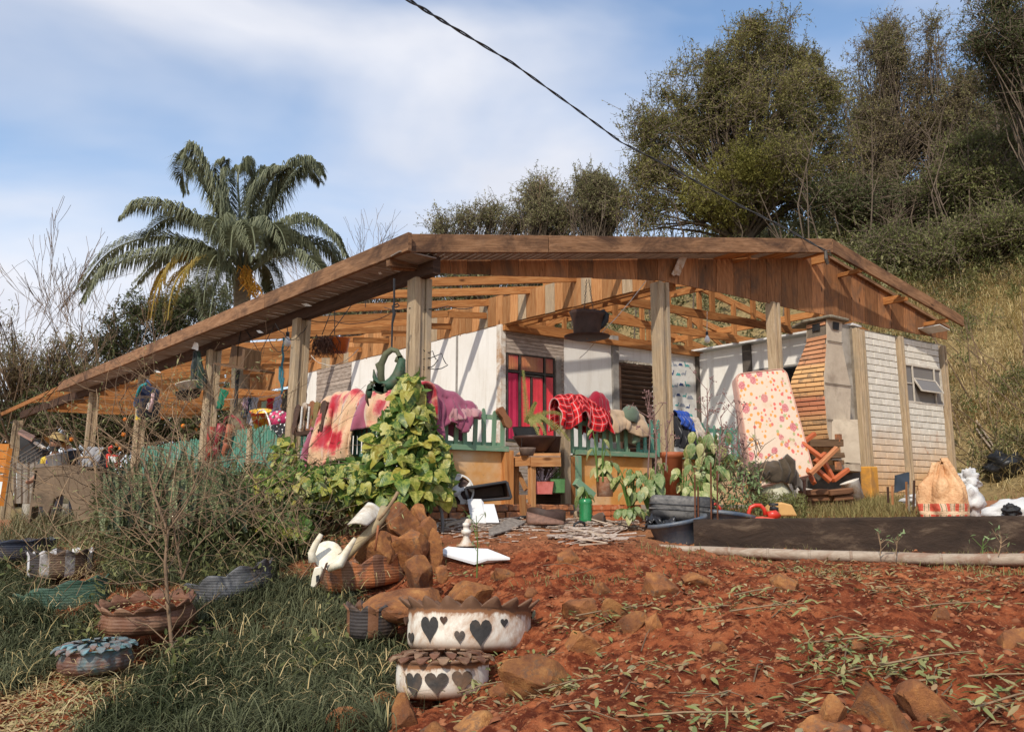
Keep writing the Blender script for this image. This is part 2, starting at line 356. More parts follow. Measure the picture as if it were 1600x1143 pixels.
def axis(segs):
    a=[segs[0][0]]
    for s0,s1,st in segs:
        n=max(1,int(round((s1-s0)/st))); a+=list(s0+(s1-s0)*(i+1)/n for i in range(n))
    return np.array(a)
xs=axis([(-60,-20,2.5),(-20,-7,.5),(-7,-4.2,.09),(-4.2,5,.028),(5,8,.07),(8,20,.4),(20,60,2)])
ys=axis([(-5,1.5,.4),(1.5,2.6,.06),(2.6,6.4,.026),(6.4,9.6,.04),(9.6,16,.14),(16,40,.5),(40,96,2)])
GX,GY=np.meshgrid(xs,ys); GZ=hgt(GX,GY); nx,ny=len(xs),len(ys)
idx=np.arange(nx*ny).reshape(ny,nx); fc=np.stack([idx[:-1,:-1],idx[:-1,1:],idx[1:,1:],idx[1:,:-1]],-1).reshape(-1,4)
s=NT('soil'); v=s.coord('Object',(1,1,1),False)
f=s.noise(v,1.3,8,.65,.3); g=s.noise(v,9,8,.7); p=s.noise(v,45,6,.7)
col=s.ramp(f,[(.32,(.18,.042,.018)),(.50,(.31,.086,.033)),(.68,(.45,.16,.065))])
col=s.mix(s.ramp(g,[(.44,(1,1,1)),(.56,(0,0,0))]),col,(.11,.024,.010))
col=s.mix(s.ramp(p,[(.58,(0,0,0)),(.72,(.8,.8,.8))]),col,(.52,.25,.12))
gp=s.n('ShaderNodeNewGeometry'); sx=s.n('ShaderNodeSeparateXYZ'); s.l(gp.outputs['Position'],sx.inputs[0])
# the dry yard by the house is paler; the hillside is straw and undergrowth
yard=s.ramp(s.math('ADD',sx.outputs['Y'],s.math('MULTIPLY',f,2.0)),[(0,(0,0,0)),(1,(1,1,1))])
mr=s.n('ShaderNodeMapRange',{1:7.4,2:9.2}); s.l(s.math('ADD',sx.outputs['Y'],f),mr.inputs[0])
col=s.mix(s.math('MULTIPLY',mr.outputs[0],.75),col,s.mix(g,(.26,.10,.045),(.50,.27,.14)))
mr2=s.n('ShaderNodeMapRange',{1:15.0,2:18.0}); s.l(s.math('ADD',s.math('MULTIPLY',sx.outputs['X'],.35),sx.outputs['Y']),mr2.inputs[0])
hill=s.mix(s.ramp(g,[(.35,(0,0,0)),(.65,(1,1,1))]),(.16,.12,.055),(.34,.25,.12))
col=s.mix(mr2.outputs[0],col,hill)
s.bump(s.math('ADD',s.math('MULTIPLY',g,1.0),s.math('MULTIPLY',p,.6)),1.0,.03); s.fin(col,.95,0,.1); M['soil']=s.mat
go=fastmesh('ground',np.stack([GX.ravel(),GY.ravel(),GZ.ravel()],1),fc,M['soil'],smooth=True); tag(go,'red earth slope littered with leaves rising to the yard',kind='structure')

# ================================================================== HOUSE
house=empty('house',H(3.6,3.2,0),'storm-stripped low house with bare orange rafters, white walls and a deep veranda','house')
def part(mb,name,mat,smooth=False,**k): return mb.build(name,mat,house,smooth,**k)
ZB=2.46          # underside of the veranda beam
def tri3(a,b,c,d): return MB().add([a,b,c,d],[(0,1,2,3)],[[(0,0),(1,0),(1,1),(0,1)]])
# --- floors and plinth
FZ=-.02
for nm,(u0,u1,v0,v1) in {'veranda_floor':(-.15,8.2,-.12,3.2),'veranda_floor ':(-.15,3.6,3.2,18.5),'house_floor':(3.6,10.5,3.22,10.6)}.items():
    b=MB(); b.prism([H(u0,v0,-.5),H(u1,v0,-.5),H(u1,v1,-.5),H(u0,v1,-.5)],Z*(.5+FZ)); part(b,nm.strip(),M['concrete'])
b=MB(); b.prism([H(8.2,0,-.5),H(10.5,0,-.5),H(10.5,3.2,-.5),H(8.2,3.2,-.5)],Z*.5); part(b,'house_floor',M['concrete'])
# --- posts (concrete-looking hewn posts, two strips each so the middle groove reads)
PW=.17
def post(u,v,ztop,zbot=-.4,w=PW,lean=(0,0),mat='post'):
    b=MB(); t=H(u,v,ztop); q=H(u,v,zbot)+Vector((lean[0],lean[1],0))
    for o,ww in ((-.32,.30),(0,.26),(.32,.30)):
        dz=.0 if o else -.014
        b.beam(q+U*(w*o*1.02)+NV*dz,t+U*(w*o*1.02)+NV*dz,w*ww*1.12,w+dz*2,NV,.002)
    return part(b,'post',M[mat],bevel=.006)
def uvpost(px,py):   # post on the left line (u=0) or given pixel of top
    return uv_of(pu(px,py,0))
post(.02,.0,2.47,-.4,.21)
for px,py,w in ((472,490,.20),(335,541,.20),(226,577,.18),(149,601,.20)):
    v_=uv_of(pu(px,py,0))[1]; post(0,v_,ZB+.02,-.3,w,lean=(-.06 if px==472 else -.05,0))
v_=uv_of(pu(30,642,0))[1]; post(0,v_,ZB-.02,-.5,.26,lean=(-.12,0))
for px,w in ((1031,.19),(1206,.16)):
    u_=uv_of(pv(px,460,0))[0]; post(u_,0,2.98 if px<1100 else 3.02,-.4,w)
# --- veranda beams
b=MB(); b.beam(H(0,-.35,ZB+.10),H(0,20.5,ZB+.10),.10,.20); part(b,'beam',M['dark_beam'])
# --- fascia boards on offset planes
OF=.46
cornT=pv(635,365,0,OF); cornB=pv(636,394,0,OF)
apT=pv(1301,373,0,OF); apB=pv(1301,394,0,OF); rT=pv(1506,494,0,OF); rB=pv(1507,510,0,OF)
def slab(p4,th,nrm,name,mat,uvw=None):
    b=MB(); a,bb,c,d=p4; n=Vector(nrm)*th; Ln=(bb-a).length; hh=(d-a).length; o=random.random()*5
    P=[a,bb,c,d]+[x-n for x in (a,bb,c,d)]
    F=[(0,1,2,3),(7,6,5,4),(0,4,5,1),(1,5,6,2),(2,6,7,3),(3,7,4,0)]
    uv=[[(o,0),(o+Ln,0),(o+Ln,hh),(o,hh)]]*2+[[(o,0),(o,th),(o+Ln,th),(o+Ln,0)]]*2+[[(o,0),(o,th),(o+Ln,th),(o+Ln,0)]]*2
    b.add(P,F,uv); return part(b,name,mat,bevel=.004)
# front fascia in three lengths
def lerp(a,b,t): return a+(b-a)*t
for t0,t1 in ((0,.253),(.253,1)):
    slab((lerp(cornB,apB,t0),lerp(cornB,apB,t1-.0015),lerp(cornT,apT,t1-.0015),lerp(cornT,apT,t0)),.05,NV,'fascia',M['fascia'])
slab((apB,rB,rT,apT),.05,NV,'fascia',M['fascia'])
# left fascia: horizontal line running back
zT=cornT.z; zB_=cornB.z; uc,vc=uv_of(cornT)
vend=22.0
def lf(px,py): return pu(px,py,0,OF)
zl=[pu(635,365,0,OF).z,pu(300,497,0,OF).z,pu(60,597,0,OF).z]
segs=[-.47,3.0,6.6,10.4,14.2]
for i in range(len(segs)-1):
    dz0=(i%2)*.012
    A=H(0,segs[i],0)+NU*(OF+.003*(i%2)); B=H(0,segs[i+1]-.006,0)+NU*(OF+.003*(i%2))
    slab((A+Z*(zB_),B+Z*(zB_),B+Z*(zT),A+Z*(zT)),.05,NU,'fascia',M['fascia'])
A=H(0,14.2,0)+NU*.4; B=H(0,22.5,0)+NU*.36
slab((A+Z*(zB_+.06),B+Z*(zB_-.02),B+Z*(zT-.1),A+Z*(zT-.04)),.04,NU,'fascia',M['new_wood'])
# --- soffit strips: left side
def quadplank(a,b_,c,d,th,name,mat):
    bb=MB(); n=(b_-a).cross(d-a).normalized()*th; L1=(d-a).length; w1=(b_-a).length; o=random.random()*5
    P=[a,b_,c,d,a+n,b_+n,c+n,d+n]
    bb.add(P,[(0,1,2,3),(7,6,5,4),(0,4,5,1),(1,5,6,2),(2,6,7,3),(3,7,4,0)],[[(o,0),(o,w1),(o+L1,w1),(o+L1,0)]]*6)
    return part(bb,name,mat)
pw=.10; v0=-.40
while v0<14.2:
    if random.random()>.03 or v0<2:
        dz=random.uniform(-.002,.002); zz=zB_+.022+dz
        a=H(0,v0,0)+NU*(OF-.05); d=H(0,v0,0)+NU*.04; w=V*(pw-.008)
        quadplank(a+Z*zz,a+w+Z*zz,d+w+Z*zz,d+Z*zz,.012,'soffit_board',M['soffit'])
    v0+=pw
# front soffit
u0=-.44; 
def rz(u,off=0): # roof underside height over the front plane, from fascia bottom line
    ua=uv_of(apB)[0]; uc_=uv_of(cornB)[0]
    if u<ua: return lerp(cornB.z,apB.z,(u-uc_)/(ua-uc_))
    ur=uv_of(rB)[0]; return lerp(apB.z,rB.z,(u-ua)/(ur-ua))
UA=uv_of(apB)[0]; UR=uv_of(rB)[0]
while u0<UA-.1:
    t=(u0+.4)/(UA+.4)
    gone=(.70<t<.78) or (.84<t<.90)
    if not gone:
        za,zb=rz(u0)+.02,rz(u0+pw-.008)+.02; a=H(u0,0,0)+NV*(OF-.05)+V*0; d=H(u0,0,0)+NV*.03; w=U*(pw-.008)
        quadplank(a+Z*za,a+w+Z*zb,d+w+Z*zb,d+Z*za,-.012,'soffit_board',M['soffit'])
    elif gone:
        za=rz(u0)+.026; a=H(u0,0,0)+NV*(OF-.05); d=H(u0,0,0)
        quadplank(a+Z*za,a+U*.09+Z*za,d+U*.09+Z*za,d+Z*za,-.012,'soffit_board',M['board_new']) if False else quadplank(a+Z*za,a+U*.099+Z*za,d+U*.099+Z*za,d+Z*za,-.012,'soffit_board',M['board_new'])
    u0+=pw
# torn white flakes hanging off the soffit
for (px,py,px2,py2) in ((690,395,700,402),(835,391,838,396),(1032,392,1038,396),(590,424,597,428),(470,474,488,478),(400,516,412,520),(300,533,306,546),(206,561,224,566),(240,578,252,582),(122,586,160,592)):
    c=(pv(px,py,0,OF*.5) if px>640 else pu(px,py,0,OF*.5)); q=(pv(px2,py2,0,OF*.45) if px>640 else pu(px2,py2,0,OF*.45)); b=MB()
    b.add([c,c+(q-c)*.5+Z*.02,q,c+(q-c)*.4-Z*.025],[(0,1,2,3)]); part(b,'torn_soffit_strip',M['white_paint'])
# --- gable boards on the front plane
def gtop(px):  # top edge in pixels
    return 401+(398-401)*(px-610)/(1285-610) if px<1285 else 398+(512-398)*(px-1285)/(1482-1285)
def gbot(px):
    pts=[(610,421),(690,426),(820,431),(1025,437),(1060,443),(1190,471),(1330,501),(1482,531)]
    for (a,b1),(c,d) in zip(pts,pts[1:]):
        if a<=px<=c: return b1+(d-b1)*(px-a)/(c-a)
    return pts[-1][1]
edges=[612,648,675,704,731,767,811,852,889,927,963,997,1028,1061,1092,1120,1147,1173,1198,1222,1246,1269,1288,1310,1331,1352,1373,1393,1413,1431,1448,1463,1481]
for i,(a,c) in enumerate(zip(edges,edges[1:])):
    c2=c-.8; o=.02+random.uniform(-.004,.006)
    q=[pv(a,gbot(a)+random.uniform(-.6,.8),0,o),pv(c2,gbot(c2)+random.uniform(-.6,.8),0,o),pv(c2,gtop(c2),0,o),pv(a,gtop(a),0,o)]
    if a<1285<c: q=[q[0],q[1],pv(c2,gtop(c2),0,o),pv(1285,398,0,o),pv(a,gtop(a),0,o)]
    b=MB(); b.prism(q,-NV*.022); 
    # grain runs up the board
    b.uv=[(y,x) for x,y in b.uv]; 
    o_=part(b,'gable_board',M['board']); 
    rr=random.random()*7
    for d in o_.data.uv_layers[0].data: d.uv=(d.uv[0]+rr,d.uv[1]+rr*3)
# end return boards at right eave & the barge rail above
b=MB(); q0=pv(1288,399,0,.05); q1=pv(1482,513,0,.05); b.beam(q0+Z*.02,q1+Z*.02,.05,.05); b.beam(q0+Z*.06-NV*.2,q1+Z*.06-NV*.2,.05,.06); part(b,'barge_rail',M['fascia'])
for px,py in ((1345,422),(1417,466),(1480,500),(1290,392)):
    a=pv(px,py,0,OF-.03); b=MB(); b.beam(a+Z*.0,a-NV*(OF+.25)-Z*.02+Z*.02,.07,.06); part(b,'outrigger',M['new_wood'])
a=pv(1468,503,0,OF-.04); b=MB(); b.prism([a+Z*-.05,a+U*.32+Z*-.11,a+U*.32-NV*.4+Z*-.11,a-NV*.4+Z*-.05],Z*.012); part(b,'soffit_board',M['white_paint'])
# hanging broken plank end
b=MB(); b.prism([pv(1064,396,0,.12),pv(1074,401,0,.12),pv(1062,431,0,.10),pv(1057,429,0,.10),pv(1053,431,0,.10),pv(1050,428,0,.10)],-NV*.015); part(b,'broken_soffit_board',M['white_dirty'])
# --- left-front corner diagonal block seen under the soffit
b=MB(); b.beam(pv(606,404,0,.12),pv(655,411,0,.02),.06,.16); part(b,'bracket',M['fascia'])
# --- roof geometry
def roofz(u):
    zl_=cornT.z-.10; zr=apT.z-.12; ua=UA
    if u<ua: return lerp(zl_,zr,(u+.45)/(ua+.45))
    return zr-(u-ua)*.205
UW=3.65; VW=3.28; UE=10.4; VEND=10.6
# veranda rafters (from left eave to the inner board line)
v=.55; k=0
while v<18.4:
    j=random.uniform(-.03,.03); b=MB()
    e=UW+random.uniform(-.12,.55)
    if v<VW: e=UA if v<2.9 else e
    z0=roofz(-.3)+j-.03; z1=roofz(e)+j-.03
    if v<VW: e=6.9; z1=roofz(e)-.03
    b.beam(H(-.3,v,z0),H(e,v+random.uniform(-.04,.04),z1),.055,.115); part(b,'rafter',M['new_wood'])
    if v>=VW:
        b=MB(); b.beam(H(UW-.75,v+.06,roofz(UW-.75)-.20+j),H(UW-.02,v+.06,roofz(UW)-.26+j),.05,.10); part(b,'rafter_tie',M['new_wood'])
    v+=1.02; k+=1
# far cabin-like lower rafters on the left side
for v in np.arange(11.0,18,.9):
    b=MB(); b.beam(H(0,v,ZB+.02+random.uniform(-.05,.02)),H(3.7,v,ZB+.05),.05,.14); part(b,'rafter',M['new_wood'])
# inner gable-line boards along u=UW: from the front plane back
def ibot(px): return 436.5+(585-436.5)*(1018-px)/(1018-475) if px>=475 else 585+(637-585)*(475-px)/(475-240)
vv=0.03; B0=0
while vv<14.5:
    w=random.uniform(.17,.23) if vv<11 else random.uniform(.2,.3)
    zb=2.93 if vv<10.5 else 2.72; zt=roofz(UW)-.03+.06
    if 0<=vv<3.2: zt=roofz(UW)-.02
    o=random.uniform(-.004,.004)
    a=H(UW,vv,0)+NU*(.012+o); c=a+V*(w-.006)
    b=MB(); zj=random.uniform(-.008,.008)
    b.prism([a+Z*(zb+zj),a+Z*zt,c+Z*zt,c+Z*(zb+zj)],-NU*.022); 
    if vv<11: b.uv=[(x,y) for x,y in b.uv]
    o_=part(b,'gable_board',M['board_new'] if random.random()>.15 else M['post']); rr=random.random()*7
    for d in o_.data.uv_layers[0].data: d.uv=(d.uv[0]+rr,d.uv[1]+rr*3)
    vv+=w
b=MB(); b.beam(H(UW,0,2.95)-NU*.05,H(UW,10.6,2.95)-NU*.05,.08,.10); part(b,'beam',M['new_wood'])
# trusses over the house body: bottom chord, webs, top chord
for v in list(np.arange(VW+.1,10.6,1.05)):
    z0=2.97
    b=MB(); b.beam(H(UW,v,z0),H(UE,v,z0),.05,.13); part(b,'ceiling_joist',M['new_wood'])
    b=MB(); b.beam(H(UW,v+.05,roofz(UW)-.03),H(UA,v+.05,roofz(UA)-.05),.05,.12); part(b,'rafter',M['new_wood'])
    b=MB(); b.beam(H(UA,v+.05,roofz(UA)-.05),H(UE+.4,v+.05,roofz(UE+.4)-.03),.05,.12); part(b,'rafter',M['new_wood'])
    for u in (4.6,5.7,UA,8.2,9.3):
        b=MB(); b.beam(H(u,v+.03,z0-.05),H(u,v+.03,roofz(u)-.03),.05,.09,U); part(b,'truss_web',M['new_wood'])
    b=MB(); b.beam(H(4.6,v+.02,z0+.02),H(5.7,v+.02,roofz(5.7)-.08),.03,.08); b2=MB(); b2.beam(H(8.2,v+.02,roofz(8.2)-.08),H(9.4,v+.02,z0+.02),.03,.08)
    part(b,'truss_brace',M['new_wood']); part(b2,'truss_brace',M['new_wood'])
# front recess framing: joists between front gable and door wall, at u steps (run along V)
for u in (4.1,):
    b=MB(); b.beam(H(u,.1,3.02),H(u,VW,3.02),.05,.12); part(b,'ceiling_joist',M['new_wood'])
for v in (1.1,2.2):
    b=MB(); b.beam(H(UW,v,3.0),H(UE,v,3.0),.05,.13); part(b,'ceiling_joist',M['new_wood'])
    for u in (5.1,6.1,7.1,8.0,9.0):
        b=MB(); b.beam(H(u,v+.03,2.95),H(u,v+.03,roofz(u)-.06),.05,.09,U); part(b,'truss_web',M['new_wood'])
    b=MB(); b.beam(H(UW,v+.05,roofz(UW)-.03),H(UA,v+.05,roofz(UA)-.05),.05,.12); part(b,'rafter',M['new_wood'])
    b=MB(); b.beam(H(UA,v+.05,roofz(UA)-.05),H(UE+.4,v+.05,roofz(UE+.4)-.03),.05,.12); part(b,'rafter',M['new_wood'])
for u in (5.2,7.07,9.0):
    b=MB(); b.beam(H(u,-.3,roofz(u)-.10),H(u,10.6,roofz(u)-.10),.06,.12); part(b,'purlin',M['new_wood'])
# wall plate of door wall
b=MB(); b.beam(H(UW,VW-.03,2.87),H(8.3,VW-.03,2.87),.12,.09); part(b,'beam',M['new_wood'])
WZ=2.80
# --- walls.  helper: rectangular panel on a v-plane between pixel columns
def vwall(u0,u1,z0,z1,v,th=.06,mat='wall_white',name='wall_panel'):
    b=MB(); b.prism([H(u0,v,z0),H(u1,v,z0),H(u1,v,z1),H(u0,v,z1)],V*th); return part(b,name,M[mat])
def uwall(v0,v1,z0,z1,u,th=.06,mat='wall_white',name='wall_panel'):
    b=MB(); b.prism([H(u,v1,z0),H(u,v0,z0),H(u,v0,z1),H(u,v1,z1)],U*th); return part(b,name,M[mat])
def UX(px,v,py=640): return uv_of(pv(px,py,v))[0]
def VX(px,u,py=620): return uv_of(pu(px,py,u))[1]
WT=2.93
# left wall u=UW : columns every so often; corner at px 785
vc0=VW
vx=[VX(p,UW) for p in (784,714,652,548)]; 
uwall(vx[0],vx[1]-.01,0,WT,UW); uwall(vx[1]+.02,vx[2]-.01,0,WT,UW); uwall(vx[2]+.02,vx[3],0,WT,UW)
uwall(vx[1]-.02,vx[1]+.03,0,WT,UW-.012,.05,'joint','wall_joint'); uwall(vx[2]-.02,vx[2]+.03,0,WT,UW-.012,.05,'joint','wall_joint')
# pale pillar at the corner with peeling grey patch
uwall(vx[0]-.02,vx[0]+.10,0,WT,UW-.03,.09,'white_dirty','wall_pillar')
va,vb=VX(548,UW),VX(494,UW)
woodpanel=None
# wood-look slat cladding (fine ridged strips) -----------------------------------
def slatmat():
    s=NT('cladding'); v=s.coord('Object',(1,1,1)); f=s.noise(s.coord('Object',(3,3,16)),2.4,6,.6,.4)
    col=s.ramp(f,[(.25,(.16,.12,.095)),(.5,(.34,.275,.225)),(.72,(.47,.40,.34))]); col=s.vary(col,.16); s.bump(f,.5,.01); return s.fin(col,.85)
M['cladding']=slatmat()
def clad(fn,n,z0,z1,name='cladding_strip'):
    """fn(z0,z1)->list of (pointA,pointB,normal) spans; strips join into one relief part per course"""
    h=(z1-z0)/n
    for i in range(n):
        a=z0+i*h; b=MB(); o=random.uniform(.0,.014)
        for (A,B,N) in fn(a):
            b.prism([A+Z*a,B+Z*a,B+Z*(a+h-.006),A+Z*(a+h-.006)],N*-.03); b.v=b.v
            b.v[-8:]=[tuple(Vector(p)+N*o) for p in b.v[-8:]]
        part(b,name,M['cladding'])
# panel around small left window
wv0,wv1=VX(541,UW),VX(500,UW); wz0,wz1=1.35,2.10
def f1(z):
    A=H(UW,va,0); B=H(UW,vb,0)
    if z<wz0-.02 or z>wz1-.02: return [(B,A,NU)]
    return [(H(UW,wv0,0),A,NU),(B,H(UW,wv1,0),NU)]
clad(f1,34,0,WT)
uwall(vb,10.5,0,WT,UW)
def window(pts,rows,cols,frame,glass,name='window',N=NU,fr=.04,label=None):
    """pts: 4 corners bl,br,tr,tl"""
    bl,br,tr,tl=pts; root=MB(); 
    for a,c in ((bl,br),(br,tr),(tr,tl),(tl,bl)): root.beam(a,c,fr,fr,N)
    w=root.build(name,frame,house)
    for i in range(1,cols): 
        b=MB(); b.beam(lerp(bl,br,i/cols),lerp(tl,tr,i/cols),fr*.5,fr*.5,N); m=b.build('glazing_bar',frame,w)
    for i in range(1,rows):
        b=MB(); b.beam(lerp(bl,tl,i/rows),lerp(br,tr,i/rows),fr*.5,fr*.5,N); b.build('glazing_bar',frame,w)
    for i in range(cols):
        for j in range(rows):
            def q(x,y): return lerp(lerp(bl,br,x),lerp(tl,tr,x),y)-N*.012
            b=MB(); P=[q(i/cols,j/rows),q((i+1)/cols,j/rows),q((i+1)/cols,(j+1)/rows),q(i/cols,(j+1)/rows)]
            b.prism(P,-N*.005); b.build('pane',glass,w)
    return w
s=NT('glass_sky'); s.fin((.10,.13,.17),.06,0,.9); M['glass']=s.mat
s=NT('glass_smoke'); s.fin((.17,.16,.155),.35,0,.4); M['glass_smoke']=s.mat
window([H(UW,wv1,wz0),H(UW,wv0,wz0),H(UW,wv0,wz1),H(UW,wv1,wz1)],3,3,M['metal_dark'],M['glass'])
b=MB()
for sgn,vv_ in ((0,wv1+.05),(1,wv0-.05)): b.beam(H(UW,vv_,wz0-.06)+NU*.02,H(UW,vv_,wz1+.06)+NU*.02,.08,.05,NU)
b.beam(H(UW,wv1+.08,wz1+.07)+NU*.02,H(UW,wv0-.08,wz1+.07)+NU*.02,.05,.08,NU); part(b,'window_frame',M['frame_grey'])
# --- door wall at v=VW
u_c=UW; u1=UX(881,VW,570)
dL,dR=UX(791,VW),UX(868,VW); dz=uv_of  # door opening
dt=pv(830,560,VW).z; 
dtop=pv(792,548,VW).z
ZB0=1.0
def f2(z):
    if z>dtop-.03 or z<ZB0-.05: return [(H(u_c-.02,VW,0),H(u1,VW,0),NV)]
    return [(H(u_c-.02,VW,0),H(dL-.01,VW,0),NV),(H(dR+.13,VW,0),H(u1,VW,0),NV)]
clad(f2,46,0,WT-.09)
# door: outer frame, transom and leaves with ribbed red glazing
s=NT('red_glass'); v=s.coord('Object',(1,1,1)); f=s.noise(v,3,3,.5); s.fin(s.ramp(f,[(.3,(.46,.012,.026)),(.7,(.70,.03,.045))]),.35,0,.5); M['red_glass']=s.mat
s=NT('pink_curtain'); v=s.coord('Object',(1,1,1)); f=s.noise(v,2,3,.5); s.fin(s.ramp(f,[(.3,(.34,.012,.05)),(.7,(.55,.03,.09))]),.6); M['pink_curtain']=s.mat
s=NT('transom_glass'); v=s.coord('Object',(1,1,1)); f=s.noise(v,1.7,4,.6); s.fin(s.ramp(f,[(.3,(.34,.02,.03)),(.55,(.4,.14,.05)),(.7,(.50,.22,.08))]),.3,0,.5); M['transom_glass']=s.mat
vd=VW+.02
fb=MB(); zt=dtop-.03; zm=zt-.30
for u_ in (dL+.02,dR-.02): fb.beam(H(u_,vd,0),H(u_,vd,zt),.03,.05,NV)
fb.beam(H(dL,vd,zt),H(dR,vd,zt),.03,.05,NV); fb.beam(H(dL,vd,zm),H(dR,vd,zm),.03,.04,NV)
W_=dR-dL
fb.v=[(x,y,max(z,ZB0)) for x,y,z in fb.v]; door=fb.build('window',M['metal_dark'],house)
b=MB(); b.beam(H(dR+.06,VW,ZB0)-V*.0,H(dR+.06,VW,dtop),.11,.05,NV); b.build('window_jamb',M['frame_grey'],house)
def ribs(u0,u1,z0,z1,mat,name,rib=.028):
    b=MB(); n=max(2,int((u1-u0)/rib)); 
    for i in range(n):
        a=u0+(u1-u0)*i/n; c=u0+(u1-u0)*(i+1)/n; m=(a+c)/2
        P=[H(a,vd+.0,z0),H(m,vd-.012,z0),H(c,vd,z0),H(c,vd,z1),H(m,vd-.012,z1),H(a,vd,z1)]
        b.add(P,[(0,1,4,5),(1,2,3,4)])
    return b.build(name,mat,door)
c1,c2=dL+.27*W_,dL+.78*W_
b=MB(); 
for u_ in (c1,c2): b.beam(H(u_,vd-.01,ZB0),H(u_,vd-.01,zt),.028,.04,NV)
b.build('mullion',M['metal_dark'],door)
for a,c in ((dL+.03,c1-.02),(c1+.02,c2-.02),(c2+.02,dR-.03)): ribs(a,c,zm+.03,zt-.02,M['transom_glass'],'transom_pane')
ribs(dL+.03,c1-.02,ZB0,zm-.03,M['pink_curtain'],'curtain_pane',.16)
cm=(c1+c2)/2-.02
ribs(c1+.015,cm-.015,ZB0+.04,zm-.07,M['red_glass'],'pane'); ribs(cm+.015,c2-.03,ZB0+.04,zm-.07,M['red_glass'],'pane'); ribs(c2+.02,dR-.03,ZB0+.03,zm-.04,M['red_glass'],'pane')
b=MB(); b.beam(H(cm,vd-.015,ZB0),H(cm,vd-.015,zm-.08),.026,.03,NV); b.beam(H(dL,vd-.015,ZB0+.02),H(dR,vd-.015,ZB0+.02),.04,.06,NV); b.beam(H(c1+.02,vd-.01,zm-.05),H(c2-.04,vd-.01,zm-.05),.03,.035,NV); b.build('casement_frame',M['metal_dark'],door)
b=MB(); b.prism([H(dL,vd+.05,ZB0),H(dR,vd+.05,ZB0),H(dR,vd+.05,zt),H(dL,vd+.05,zt)],V*.03); b.build('window_backing',M['black'],door)
# white panel, grey pillar, shutter, wallpapered panel
u2=UX(956,VW,600); u3=UX(966,VW,600); sh0,sh1=UX(967,VW,600),UX(1022,VW,600); shz1=pv(990,570,VW).z; shz0=.55
vwall(u1,u2,0,WT-.09,VW)
vwall(u2+.005,u3-.005,0,WT+.08,VW-.035,.09,'joint','wall_pillar')
vwall(u3,sh1,shz1+.01,WT-.09,VW); vwall(u3,sh1,0,shz0-.01,VW)
b=MB()
for a,c in (((sh0,shz0),(sh1,shz0)),((sh1,shz0),(sh1,shz1)),((sh1,shz1),(sh0,shz1)),((sh0,shz1),(sh0,shz0))): b.beam(H(a[0],VW-.01,a[1]),H(c[0],VW-.01,c[1]),.05,.05,NV)
shut=b.build('shutter',M['shutter'],house)
z=shz0+.05
while z<shz1-.06:
    b=MB(); b.beam(H(sh0+.02,VW+.01,z),H(sh1-.02,VW+.01,z),.008,.085,(NV*.75+Z*.85)); b.build('slat',M['shutter'],shut); z+=.088
b=MB(); b.prism([H(sh0,VW+.06,shz0),H(sh1,VW+.06,shz0),H(sh1,VW+.06,shz1),H(sh0,VW+.06,shz1)],V*.02); b.build('shutter_backing',M['black'],shut)
# crumbling plaster lip over shutter
b=MB()
for i in range(14):
    u_=lerp(sh0,sh1,(i+.5)/14) if False else sh0+(sh1-sh0)*(i+.5)/14
    b.box(H(u_,VW-.02,shz1+.035),.075+random.random()*.03,.05,.03+random.random()*.03,j=.008)
part(b,'plaster_lip',M['concrete'])
uk=8.2
vwall(sh1+.04,uk,0,WT-.09,VW)
wallpaper=vwall(UX(1044,VW,600),UX(1084,VW,600),0,WT-.16,VW-.006,.004,'white_paint','wallpaper')
# dinosaur wallpaper print: little flat cut shapes of dinosaurs and clouds
INK=[plain('print_teal',(.10,.42,.42),rough=.8,bump=0),plain('print_grey',(.33,.36,.42),rough=.8,bump=0),plain('print_navy',(.05,.09,.22),rough=.8,bump=0)]
DINO=[(0,.1),(.12,.22),(.3,.34),(.5,.36),(.66,.28),(.76,.42),(.8,.62),(.92,.68),(1.0,.6),(.9,.52),(.88,.3),(.8,.1),(.72,0),(.62,0),(.62,.12),(.4,.12),(.38,0),(.28,0),(.27,.16),(.12,.1)]
CLOUD=[(0,0),(.02,.14),(.14,.22),(.22,.4),(.42,.46),(.56,.34),(.72,.42),(.86,.3),(.9,.16),(1,.08),(1,0)]
uu0,uu1=UX(1044,VW,600),UX(1084,VW,600)
k=0
for r in range(13):
    for c in range(4):
        z=.25+r*.195+random.uniform(-.03,.03); u_=uu0+.03+(uu1-uu0-.16)*(c+.5*(r%2)*.8)/3.4+random.uniform(-.02,.02)
        if u_>uu1-.13: continue
        sc=random.uniform(.11,.17); sh_=DINO if (r+c)%2 else CLOUD; fl=random.choice((1,-1))
        b=MB(); b.prism([H(u_+(.07+(x-.5)*fl)*sc,VW-.007,z+y*sc) for x,y in (sh_ if fl>0 else sh_[::-1])],-V*.002); b.build('dinosaur_print' if (r+c)%2 else 'cloud_print',INK[(k*7+r)%3],wallpaper); k+=1
# corner post and wing wall
b=MB(); b.beam(H(uk-.02,VW-.04,0),H(uk-.02,VW-.04,WT-.03),.06,.07,NV); part(b,'wall_pillar',M['dark_post'])
def wingv(px): return VX(px,uk,600)
w1,w2,w3=wingv(1164),wingv(1176),wingv(1262)
uwall(w1,VW-.06,0,WT-.05,uk,.08)
uwall(w2-.01,w1+.01,0,WT-.03,uk-.03,.1,'dark_post','wall_pillar')
uwall(0.15,w2,2.42,WT-.05,uk,.08); uwall(.15,w2,0,1.0,uk,.08)
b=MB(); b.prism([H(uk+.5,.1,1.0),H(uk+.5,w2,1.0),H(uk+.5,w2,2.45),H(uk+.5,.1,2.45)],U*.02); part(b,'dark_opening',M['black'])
b=MB()
for i in range(5): b.beam(H(uk+.02,.2,1.05+i*.33),H(uk+.02,w2,1.05+i*.33),.03,.10,NU)
part(b,'kitchen_shutter',M['black'])
